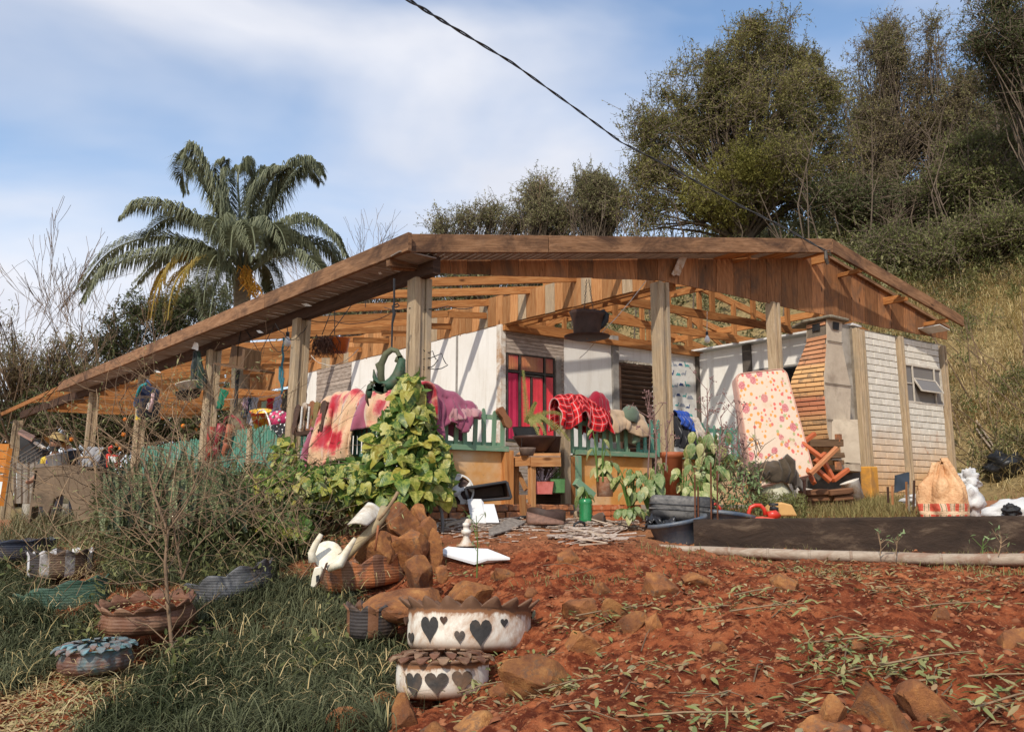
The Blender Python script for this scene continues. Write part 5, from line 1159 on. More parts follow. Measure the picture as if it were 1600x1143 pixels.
b=MB(); b.tube([at(1200,806,8.7),at(1212,803,8.7),at(1219,806,8.7)],[.05,.045,.02],10); b.build('neck',RP,root,True)
YP=plain('yellow_can',(.62,.36,.13),(.5,.28,.1),4,.5,.15,dirt=(.45,.3,.2))
c=at(1222,805,9.1); root=empty('oil_container',c,'dull yellow plastic container with black cap lying behind the black wall','container')
b=MB(); b.prism([at(x,y,9.05) for x,y in ((1204,806),(1200,797),(1206,788),(1222,784),(1238,788),(1247,806))][::-1],Vector((0,.2,0))); b.build('body',YP,root,bevel=.02,bseg=3)
b=MB(); b.lathe([(.001,0),(.045,0),(.045,.04),(.001,.045)],16,Matrix.Translation(at(1209,797,8.98))@Matrix.Rotation(.2,4,'Y')); b.lathe([(.05,.05),(.052,.075),(.001,.08)],16,Matrix.Translation(at(1209,797,8.98))); b.build('cap',M['black'],root,True)
# --- black low retaining wall
root_=None
def along(t,z=0):
    L1=(RW[1]-RW[0]).length; L2=(RW[2]-RW[1]).length; 
    q=RW[0]+(RW[1]-RW[0])*t/L1 if t<L1 else RW[1]+(RW[2]-RW[1])*(t-L1)/L2
    return Vector((q.x,q.y,z))
b=MB(); TL=(RW[1]-RW[0]).length+(RW[2]-RW[1]).length; n=140
zt0=at(1078,811,8.3).z; zt1=at(1599,801,7.35).z
def fnw(a,t):
    s_=a*TL; p=along(s_); zt=zt0+(zt1-zt0)*min(1.6,s_/4.6)+.008*noise.noise(Vector((s_*6,0,0)))+.004*noise.noise(Vector((s_*30,1,0))); zb=gz(p.x,p.y-.12)-.08
    d=Vector((-.236,-.972,0))
    if t<=.7: 
        k=t/.7; q=p+d*(.07+.012*noise.noise(Vector((s_*3,k*2,0)))); q.z=zb+(zt-zb)*k
    else:
        k=(t-.7)/.3; q=p+d*(.07-.15*k); q.z=zt+.004*noise.noise(Vector((s_*18,k*9,3)))
    return q
b.grid(fnw,n,20); 
e0=[fnw(0,i/20) for i in range(15)]; b.add([e0[0],e0[14],e0[14]-Vector((-.236,-.972,0))*.15,e0[0]-Vector((-.236,-.972,0))*.15],[(0,1,2,3)])
s=NT('black_wall'); v=s.coord('Object',(1,1,2.2),False); f=s.noise(v,2.3,9,.7,.4); gp=s.n('ShaderNodeNewGeometry'); sx=s.n('ShaderNodeSeparateXYZ'); s.l(gp.outputs['Position'],sx.inputs[0])
col=s.ramp(f,[(.35,(.022,.014,.010)),(.55,(.045,.028,.019)),(.68,(.13,.09,.06))]); mr=s.n('ShaderNodeMapRange',{1:-.36,2:-.46}); s.l(s.math('ADD',sx.outputs['Z'],s.math('MULTIPLY',f,.12)),mr.inputs[0]); col=s.mix(mr.outputs[0],col,(.09,.035,.015))
s.bump(f,1.0,.03); M['bw']=s.fin(col,.8,0,.25)
tag(b.build('retaining_wall',M['bw'],None,True),'low black tar-coated retaining wall along the front yard','wall')
# --- bamboo/pipe pole
b=MB(); P=[];R_=[]
pts=[(948,854,8.05),(1010,858,7.9),(1080,862,7.75),(1200,868,7.5),(1330,873,7.25),(1470,877,7.0),(1620,878,6.75),(1800,882,6.5)]
for i in range(len(pts)-1):
    for t in (0,.25,.5,.75):
        x=pts[i][0]+(pts[i+1][0]-pts[i][0])*t; y=pts[i][1]+(pts[i+1][1]-pts[i][1])*t; d=pts[i][2]+(pts[i+1][2]-pts[i][2])*t; P.append(at(x,y,d)+Z*(random.uniform(-.003,.003)+.018)); R_.append(.030+.019*min(1,(x-948)/300)+random.uniform(0,.001))
b.tube(P,R_,12); pole=b.build('bamboo_pole',plain('bamboo',(.42,.34,.26),(.24,.18,.13),5,.65,.5,dirt=(.24,.15,.1),stretch=(1,4,4)),None,True); tag(pole,'long pale bamboo pole lying along the foot of the black wall','pole')
for i in range(2,len(P)-1,2):
    d=(P[i+1]-P[i]).normalized(); bb=MB(); bb.tube([P[i]-d*.012,P[i],P[i]+d*.012],[R_[i]*1.005,R_[i]*1.045,R_[i]*1.005],12); bb.build('node_ring',pole.data.materials[0],pole,True)
# --- mattress leaning
s=NT('mattress_print'); uvn=s.coord('UV',(1,1.55,1),False); vo=s.n('ShaderNodeTexVoronoi',{'Scale':5.4,'Randomness':.7}); s.l(uvn,vo.inputs['Vector']); vo2=s.n('ShaderNodeTexVoronoi',{'Scale':15.}); s.l(uvn,vo2.inputs['Vector'])
w=s.noise(uvn,34,3,.6); f1_=s.math('ADD',vo.outputs['Distance'],s.math('MULTIPLY',w,.22)); f2_=s.math('ADD',vo2.outputs['Distance'],s.math('MULTIPLY',w,.2))
m1=s.ramp(f1_,[(.43,(1,1,1)),(.47,(0,0,0))]); m2=s.ramp(f2_,[(.45,(1,1,1)),(.49,(0,0,0))]); cc2=s.ramp(vo2.outputs['Color'],[(.3,(.62,.28,.08)),(.45,(.60,.15,.12)),(.6,(.35,.36,.18)),(.7,(.63,.49,.37))],'CONSTANT')
ro=s.ramp(s.noise(uvn,60,2,.6),[(.42,(.60,.27,.25)),(.58,(.42,.11,.12))]); col=s.mix(m2,(.63,.49,.37),cc2); col=s.mix(m1,col,ro); stn=s.ramp(s.noise(uvn,3,5,.6),[(.55,(0,0,0)),(.7,(.5,.5,.5))]); col=s.mix(stn,col,(.52,.36,.22)); s.bump(s.noise(uvn,26,3,.5),.5,.01); M['mattress_print']=s.fin(col,.9,0,.1)
Dm=10.35
mc=[at(1176,764,10.0),at(1274,741,10.25),at(1228,574,10.75),at(1148,583,10.6)]   # bl br tr tl
root=empty('mattress',mc[0],'single foam mattress with pink rose print leaning upright on the yard','mattress')
nn=(mc[1]-mc[0]).cross(mc[3]-mc[0]).normalized(); nn=-nn if nn.y>0 else nn
R8=.09
def mface(a,t):
    return lerp(lerp(mc[0],mc[1],a),lerp(mc[3],mc[2],a),t)
# rounded rectangle outline
ol=[]; rr=.11; Wm=(mc[1]-mc[0]).length; Hm=(mc[3]-mc[0]).length
for cx,cy,a0 in ((1-rr/Wm,1-rr/Hm,0),(rr/Wm,1-rr/Hm,PI/2),(rr/Wm,rr/Hm,PI),(1-rr/Wm,rr/Hm,1.5*PI)):
    for k in range(6): a=a0+k*PI/10; ol.append((cx+rr/Wm*math.cos(a),cy+rr/Hm*math.sin(a)))
def ring(sc,off): return [mface(.5+(x-.5)*(1-sc/Wm),.5+(y-.5)*(1-sc/Hm))+nn*off for x,y in ol]
b=MB(); ctr=mface(.5,.5)+nn*.014; r0=ring(.04,0.0); r1=ring(.35,.012); n=len(ol)
for (A_,B_,s0,s1) in ((r1,r0,.35,.04),):
    for i in range(n):
        k=(i+1)%n; u4=[(.5+(ol[j][0]-.5)*(1-sc/Wm),.5+(ol[j][1]-.5)*(1-sc/Hm)) for j,sc in ((i,s0),(i,s1),(k,s1),(k,s0))]; b.add([A_[i],B_[i],B_[k],A_[k]],[(0,1,2,3)],[u4])
for i in range(n):
    k=(i+1)%n; b.add([ctr,r1[i],r1[k]],[(0,1,2)],[[(.5,.5),(.5+(ol[i][0]-.5)*(1-.35/Wm),.5+(ol[i][1]-.5)*(1-.35/Hm)),(.5+(ol[k][0]-.5)*(1-.35/Wm),.5+(ol[k][1]-.5)*(1-.35/Hm))]])
b.build('cover',M['mattress_print'],root,True)
b=MB(); rs=[ring(.04,0),ring(.0,-.02),ring(.0,-.12),ring(.04,-.14)]
for A_,B_ in zip(rs,rs[1:]):
    for i in range(n):
        k=(i+1)%n; b.add([A_[i],B_[i],B_[k],A_[k]],[(0,1,2,3)])
b.build('side_band',clothmat('mattress_side',(.50,.28,.22)),root,True)
b=MB(); b.tube(ring(.03,.004)+[ring(.03,.004)[0]],.008,6,False); b.build('piping',clothmat('piping',(.62,.35,.26)),root,True)
# --- brick chimney (barbecue) with plaster flank
root=empty('brick_chimney',at(1290,760,12.3),'orange brick barbecue chimney with a slab cap and plastered right side','chimney')
s=NT('bbq_brick'); f=s.noise(s.coord('Object'),9,7,.7); oi=s.n('ShaderNodeNewGeometry'); sx=s.n('ShaderNodeSeparateXYZ'); s.l(oi.outputs['Position'],sx.inputs[0]); mrz=s.n('ShaderNodeMapRange',{1:1.2,2:2.2}); s.l(sx.outputs['Z'],mrz.inputs[0])
tonez=s.ramp(mrz.outputs[0],[(0,(.58,.33,.15)),(.12,(.56,.24,.12)),(.30,(.55,.20,.11)),(.38,(.62,.34,.15)),(.78,(.64,.38,.17)),(.85,(.52,.25,.13))]); rv=s.n('ShaderNodeObjectInfo'); soot=s.math('MULTIPLY',s.ramp(rv.outputs['Random'],[(.82,(0,0,0)),(.9,(1,1,1))]),s.ramp(f,[(.4,(0,0,0)),(.6,(1,1,1))])); col=s.mix(s.math('MULTIPLY',soot,.7),tonez,(.14,.10,.07)); s.bump(f,.5,.006); M['bbq_brick']=s.fin(s.vary(col,.12),.9)
MORT=plain('bbq_mortar',(.20,.16,.12),(.10,.08,.06),12,.95,.4); PLA=plain('plaster_flank',(.58,.49,.37),(.44,.36,.27),3.2,.95,.5,.012,dirt=(.34,.27,.2))
# outlines (left edge px, centre edge px, right edge px) at image rows, distance rows
rowsC=[(498,1260,1292,1316,12.0),(528,1260,1292,1314,12.0),(532,1259,1292,1315,12.0),(590,1236,1288,1327,12.0),(598,1235,1288,1329,12.0),(605,1236,1288,1329,12.0),(672,1250,1293,1328,12.05),(700,1256,1299,1342,12.1)]
def rowat(y):
    for a,c_ in zip(rowsC,rowsC[1:]):
        if a[0]<=y<=c_[0]:
            t=(y-a[0])/(c_[0]-a[0]); return [a[k]+(c_[k]-a[k])*t for k in range(1,5)]
    return list(rowsC[-1][1:])
# brick face turned to the left, flank turned to the right: edge is nearest
def FL(y,t):   # t 0 left edge .. 1 nearest edge
    l,c_,r,d=rowat(y); A_=at(l,y-(0 if False else 0)+3,d+.33); B_=at(c_,y+6 if False else y,d); A_.z=B_.z; 
    return lerp(A_,B_,t)
def FRr(y,t):
    l,c_,r,d=rowat(y); A_=at(c_,y,d); B_=at(r,y,d+.26*(r-c_)/30); B_.z=A_.z; return lerp(A_,B_,t)
b=MB()
ys_=[498,515,531,545,560,575,590,598,620,650,672,700]
for y0,y1 in zip(ys_,ys_[1:]):
    for f_ in (FL,FRr):
        pass
    b.add([FL(y1,0)-NU*.012,FL(y1,1)-NU*.012-NV*.0,FL(y0,1)-NU*.012,FL(y0,0)-NU*.012],[(0,1,2,3)])
b.build('mortar',MORT,root)
b=MB()
for y0,y1 in zip(ys_,ys_[1:]): b.add([FRr(y1,0),FRr(y1,1),FRr(y0,1),FRr(y0,0)],[(0,1,2,3)]); 
b.build('plaster_flank',PLA,root,solid=.01)
b=MB()
for y0,y1 in zip(ys_,ys_[1:]):
    bk=FL(y1,0)-FL(y1,1); b.add([FRr(y1,1),FRr(y1,1)+bk,FRr(y0,1)+bk,FRr(y0,1)],[(0,1,2,3)])
b.build('plaster_back',PLA,root); b=MB()
for y0,y1 in zip(ys_,ys_[1:]):
    bk=FRr(y1,1)-FRr(y1,0); b.add([FL(y1,0)+bk,FL(y1,0),FL(y0,0),FL(y0,0)+bk],[(0,1,2,3)])
b.build('plaster_back',PLA,root)
zs0=at(1292,500,12).z; zs1=at(1292,700,12).z; hC=(zs0-zs1)/27
# image row for a height on the near edge
def yofz(z):
    lo,hi=498.,700.
    for _ in range(24):
        m=(lo+hi)/2; 
        if FL(m,1).z>z: lo=m
        else: hi=m
    return (lo+hi)/2
BL=.235
for r in range(27):
    z=zs1+r*hC; y0,y1=yofz(z),yofz(z+hC); La,Lb=FL((y0+y1)/2,0),FL((y0+y1)/2,1); Ln=(Lb-La).length
    off=0 if r%2 else BL*.5; s_=-off
    while s_<Ln-.01:
        a=max(0,s_); c_=min(Ln,s_+BL)
        top=(r==25 or r==24) and a<Ln*.70 and c_>Ln*.30
        if c_-a>.035 and not top:
            t0,t1=a/Ln,c_/Ln-.008; g_=.12; hb=MB(); o=NU*random.uniform(.006,.016)
            P=[FL(y0,t0)+Z*.008+o,FL(y0,t1)+Z*.008+o,FL(y1,t1)-Z*.008+o,FL(y1,t0)-Z*.008+o]
            if P[2].z>P[1].z: hb.prism(P,-NU*.05); hb.build('brick',M['bbq_brick'],root,bevel=.004)
        s_+=BL
b=MB(); b.prism([FL(513,.30)+NU*.01,FL(513,.68)+NU*.01,FL(502,.68)+NU*.01,FL(502,.30)+NU*.01],NU*.004); b.build('smoke_opening',M['black'],root)
b=MB(); b.prism([FRr(513,.35)-V*.016,FRr(513,.72)-V*.016,FRr(501,.72)-V*.016,FRr(501,.35)-V*.016],-V*.004); b.build('smoke_opening',M['black'],root)
# joints on flank
for y in (532,598,655): b=MB(); b.beam(FRr(y,0)-V*.012,FRr(y,1)-V*.012,.006,.012); b.build('plaster_joint',MORT,root)
# cap slab
capc=[FL(498,0)+NU*.10-V*.0,FL(498,1)+NU*.06-V*.10,FRr(498,1)+U*.05-V*.08,FRr(498,1)+Vector((.05,.5,0)),FL(498,0)+Vector((-.1,.4,0))]
b=MB(); b.prism(capc,Z*.045); b.build('cap_slab',plain('mossy_slab',(.34,.30,.22),(.12,.10,.07),14,.95,.9,.02),root,bevel=.012)
b=MB(); b.beam(FL(700,0)+NU*.0,FL(700,1),.05,.10); b.build('ledge',PLA,root)
# hearth base below the chimney: plaster pedestal + shelves of old timber
Pq=lambda x,y,d=12.1:at(x,y,d)
b=MB(); b.prism([Pq(1300,722),Pq(1345,726),Pq(1340,655),Pq(1300,655)],Vector((.05,.4,0))); b.build('hearth_side',PLA,root)
b=MB(); b.prism([Pq(1306,734),Pq(1346,737),Pq(1345,722),Pq(1304,720)],Vector((.05,.45,0))); b.build('hearth_slab',PLA,root,bevel=.01)
b=MB(); b.prism([Pq(1256,760,12.5),Pq(1346,775,12.5),Pq(1344,730,12.5),Pq(1256,700,12.5)],Vector((.05,.3,0))); b.build('hearth_back',M['dark_post'],root)
for (x0,y0,x1,y1,dd,w) in ((1262,692,1314,692,11.8,.10),(1270,713,1316,711,11.8,.07)):
    b=MB(); b.beam(Pq(x0,y0,dd),Pq(x1,y1,dd),.18,w,Z,.004); b.build('shelf_timber',DW,root)
for r in range(2):
    for k in range(3):
        b=MB(); b.box(Pq(1268+k*17+r*6,702+r*0 if r==0 else 722,12.0),.15,.14,.10 if r==0 else .07,RUV,j=.004); b.build('brick',M['bbq_brick'],root,bevel=.004)
for y in (684,727): b=MB(); b.box(Pq(1310,y,11.75),.07,.07,.11,RUV); b.build('brick',M['red_brick'],root)
# ochre block at wall foot
q=at(1356,758,12.6); b=MB(); b.box(at(1357,755,12.6),.24,.2,.50,RUV); tag(b.build('ochre_block',plain('ochre_bright',(.66,.32,.05),(.52,.23,.04),7,.85,.5,dirt=(.4,.2,.06)),None,bevel=.012),'bright ochre masonry block at the foot of the brick-panel wall','block')
# log bench of logs
b=MB(); lg=[(1253,770,1326,766),(1253,779,1326,776),(1254,789,1327,786)]
root=empty('log_pile',at(1290,790,11.2),'weathered brown stacked timber bench below the chair','timber stack')
for i,(x0,y0,x1,y1) in enumerate(lg):
    for kk in range(2):
        b=MB(); x_m=x0+(x1-x0)*(.5+.08*(i%2)); A_,B_=((x0,x_m-1) if kk==0 else (x_m+1,x1)); b.beam(at(A_,y0,11.1+.05*i),at(B_,y0+(y1-y0)*(.5 if kk==0 else 1),11.15+.05*i),.24,.078,Z,.004); b.build('timber',wood('log%d%d'%(i,kk),(.28,.14,.07),(.2,.09,.045),(.09,.045,.025),.2),root,bevel=.012)
b=MB(); b.beam(at(1254,792,10.7),at(1255,734,10.9),.06,.05,NV); tag(b.build('stake',wood('stake',(.3,.16,.1),(.2,.1,.06),(.1,.05,.03))),'thin brown upright stake before the timber stack','stake')
# white bucket lying
pot(at(1333,766,11.4),[(.085,-.13),(.10,-.13),(.125,.12),(.135,.13),(.12,.13),(.09,-.10)],M['white_dirty'],'white dirty bucket tipped beside the ochre block','bucket','bucket',R=Matrix.Rotation(-.35,3,'Y'),soil=False)
# --- orange chair upside down
OC=plain('orange_lacquer',(.52,.135,.045),(.40,.09,.03),3,.5,.2,spec=.4,stretch=(1,1,1)); OC2=wood('chair_worn',(.6,.3,.14),(.48,.2,.09),(.3,.1,.05),.05)
root=empty('chair',at(1275,730,10.4),'overturned orange wooden chair frame with its legs in the air','chair')
bars=[(1236,706,1273,677,10.35,10.5,'leg'),(1253,692,1284,715,10.4,10.3,'rail'),(1266,740,1308,699,10.15,10.2,'leg'),(1244,720,1266,738,10.5,10.2,'rail'),(1276,733,1298,752,10.3,10.25,'leg'),(1286,718,1304,752,10.3,10.3,'back_slat'),(1302,750,1325,733,10.25,10.4,'leg'),(1273,722,1290,708,10.6,10.65,'rail'),(1266,742,1272,755,10.5,10.4,'leg')]
for i,(x0,y0,x1,y1,d0,d1,nm) in enumerate(bars):
    b=MB(); b.beam(at(x0,y0,d0),at(x1,y1,d1),.05,.055,NV); b.build(nm,OC2 if i in (2,) else OC,root,bevel=.005)
# --- padded jacket over a tree-stump-like cloth bundle
c=at(1205,770,10.3); root=empty('stump',c,'pale stained sack bulging under the dark jacket','sack')
b=MB(); b.lathe([(.05,-.18),(.17,-.17),(.235,-.08),(.24,.02),(.17,.14),(.10,.30),(.05,.36)],28,Matrix.Translation(c)@Matrix.Rotation(.05,4,'X'),fn=lambda r,z,a,i:(r*(1+.10*math.sin(a*5+1)+.05*math.sin(a*11)),z)); b.build('bag',plain('dirty_sack',(.55,.52,.40),(.36,.34,.22),4,.8,.6,.02,dirt=(.2,.19,.1)),root,True)
JK=clothmat('olive_padded',(.095,.07,.045),.8,c2=(.045,.033,.022))
def jk(a,t):
    th=a*2*PI; r=.04+.30*math.sin(min(1,t*1.25)*PI/2)*(1+.08*math.sin(3*th+1)); z=.36-.17*t**2-.12*max(0,t-.6)+.025*math.sin(th*9)*t+.03*noise.noise(Vector((math.cos(th)*3,math.sin(th)*3,t*5)))
    if -.4<math.sin(th/2+.2)<.2: z-=.1*t
    return c+Vector((r*math.cos(th)*1.05-.02,r*math.sin(th)*.7,z))
b=MB(); b.grid(jk,60,16); root2=empty('jacket',c+Z*.3,'olive-brown padded jacket thrown over the pale sack','jacket'); b.build('body',JK,root2,True,solid=.03)
for i,(pts_) in enumerate(([(1226,713),(1236,722),(1238,740),(1234,755)],[(1175,722),(1178,745),(1182,765)],[(1222,716),(1229,735),(1224,752)])):
    b=MB(); b.tube([at(x,y,10.05) for x,y in pts_],[.05,.06,.045,.02][:len(pts_)],8); b.build('sleeve' if i<2 else 'drawcord',JK,root2,True)
b=MB(); b.tube([at(1190,732,10.0),at(1196,742,9.98),at(1203,735,10.0)],.008,6); b.build('zip_pull',M['metal_dark'],root2)
b=MB(); b.beam(at(1188,800,10.1),at(1186,742,10.2),.06,.03,NV); tag(b.build('stake',M['concrete']),'grey weathered stake left of the pale sack','stake')
q=at(1205,800,10.2); b=MB(); b.box(at(1205,797,10.3),.36,.3,.16,RUV,j=.02); tag(b.build('earth_block',M['red_brick'],None,bevel=.03),'mossy brick block under the pale sack','block')
sheet('cloth','pale yellow rag caught in the dried plants by the mattress','cloth',[at(1151,716,10.1),at(1156,716,10.1),at(1172,740,10.0),at(1168,740,10.0)],clothmat('lemon',(.68,.60,.22)),.03,41)
# --- raffia sack and white bags
s=NT('raffia'); v=s.coord('Object',(1,1,1),False); f=s.noise(v,5,8,.7,.6); gp=s.n('ShaderNodeTexCoord'); sx=s.n('ShaderNodeSeparateXYZ'); s.l(gp.outputs['Object'],sx.inputs[0]); cz=s.math('ADD',sx.outputs['Z'],s.math('MULTIPLY',f,.03))
col=s.ramp(f,[(.35,(.50,.24,.10)),(.6,(.68,.42,.22)),(.72,(.72,.52,.34))])
band=s.math('LESS_THAN',cz,-.10); ck=s.n('ShaderNodeTexWave',{'Scale':3.4,'Distortion':1.6}); s.l(v,ck.inputs['Vector']); bc=s.ramp(ck.outputs['Fac'],[(.0,(.55,.05,.03)),(.33,(.62,.45,.3)),(.55,(.06,.11,.05)),(.75,(.62,.45,.3))],'CONSTANT')
b2=s.math('LESS_THAN',s.math('ABSOLUTE',s.math('ADD',cz,.20)),.018); col=s.mix(s.math('MULTIPLY',band,.85),col,bc); col=s.mix(b2,col,(.68,.5,.32)); s.bump(s.math('ADD',f,s.noise(v,40,3,.6)),.8,.02); M['raffia']=s.fin(col,.6,0,.4)
c=at(1476,770,9.35)
def sk(a,t):
    th=a*2*PI; r=.25+.03*math.sin(th*3)-.02*math.sin(th*7+1); 
    prof=[(0,1.0),(.25,1.06),(.45,1.02),(.62,.88),(.76,.66),(.9,.44),(1,.20)]
    for (t0,r0),(t1,r1) in zip(prof,prof[1:]):
        if t0<=t<=t1: k=r0+(r1-r0)*(t-t0)/(t1-t0); break
    pl=(.04*math.sin(th*11+3*math.sin(th))+.03*math.sin(th*17))*max(0,t-.3)
    peak=.03+.07*max(0,math.cos(th-.3))+.02*max(0,math.cos(th-2.6)) if t>.85 else 0
    z=-.27+.56*t+peak*(t-.85)/.15 if t>.85 else -.27+.56*t
    q=noise.noise(Vector((math.cos(th)*2,math.sin(th)*2,t*4)))*.04
    return Vector(((r*k+pl+q)*math.cos(th)-.02*t,(r*k+pl+q)*.85*math.sin(th),z+q*.5))
b=MB(); b.grid(sk,110,44); b.v=[tuple(Vector(p)+c) for p in b.v]; root=empty('raffia_sack',c,'full orange woven raffia sack with striped base by the brick-panel wall','sack'); o=b.build('bag',M['raffia'],root,True,origin=tuple(c),solid=.006)
def blob(c,sx_,sy_,sz_,seed,mat,name,label,cat,amp=.25,n=28,group=None):
    b=MB(); c=Vector(c)
    def fn(a,t):
        th=a*2*PI; ph=t*PI; d=Vector((math.sin(ph)*math.cos(th),math.sin(ph)*math.sin(th),-math.cos(ph))); k=1+amp*noise.noise(d*1.8+Vector((seed,0,0)))+amp*.55*noise.noise(d*5+Vector((seed,3,0))); return c+Vector((d.x*sx_*k,d.y*sy_*k,d.z*sz_*k))
    b.grid(fn,n,n//2+4); return tag(b.build(name,mat,None,True),label,cat,group)
WB=plain('white_bag',(.60,.59,.57),(.48,.47,.46),5,.45,.6,.02)
blob(at(1512,748,9.7),.13,.1,.10,3,WB,'plastic_bag','white plastic bag puffing out behind the raffia sack','bag',.7)
blob(at(1515,782,9.6),.12,.12,.17,7,WB,'plastic_bag','white bag slumped at the right foot of the raffia sack','bag',.5)
c=at(1590,800,8.4); blob(c,.33,.2,.13,11,WB,'plastic_sheet','white tarpaulin heap behind the black wall at the right edge','sheet',.35)
blob(at(1580,797,8.2),.08,.08,.06,15,M['black'],'plastic_bag','black bag scrap on the white tarpaulin heap','bag',.5)
for i,(x,y,sx_,lb) in enumerate(((1421,782,.10,'white foam scrap among the grass by the wall'),(1432,790,.08,'small white rag beside the foam scrap'),(1426,776,.09,'flattened white carton behind the little fence'))):
    blob(at(x,y,10.2),sx_,.06,.03,i+20,WB,'litter_scrap',lb,'litter',.6,14)
b=MB(); b.prism([at(1400,769,12.6),at(1421,762,12.7),at(1421,737,12.9),at(1401,742,12.8)],V*.03); tag(b.build('screen',plain('dark_screen',(.035,.045,.06),(.02,.025,.03),5,.4)),'dark square panel leaning on the brick-panel wall','panel')
for i,(x,y0,y1) in enumerate(((1417,752,802),(1421,756,804),(1427,750,800),(1432,760,804),(1440,768,802),(1388,760,785),(1395,758,788))):
    b=MB(); b.beam(at(x,y1,9.9),at(x+random.uniform(-3,3),y0,9.9),.022,.018,NV); tag(b.build('small_stake',(M['board'],M['concrete'],M['dark_beam'])[i%3]),('tallest brown stake','pale grey stake','dark tall stake','second brown stake','pale stake touching the raffia sack','dark stub nearest the ochre block','brown stub next to the dark stub')[i]+' in the grass before the brick-panel wall','stake','thin stakes left of the raffia sack')
# planks and black bag on the slope
for i,(x0,y0,x1,y1) in enumerate(((1526,658,1566,720),(1527,672,1556,712))):
    q_=onground(x1,y1,10,30); b=MB(); b.beam(at(x0,y0,onground(x0,y0,10,30).y-.12),q_+Z*.02,.10,.03,V); tag(b.build('plank',PLK),('pale loose plank leaning on the grassy slope','dark loose plank behind the pale one on the slope')[i],'plank')
qb=onground(1575,742,10,30); blob(qb+Z*.16,.36,.28,.24,9,plain('bag_black2',(.012,.012,.013),(.008,.008,.008),6,.3,.8,spec=.5),'plastic_bag','black garbage bag in the undergrowth below the planks','bag',.5)
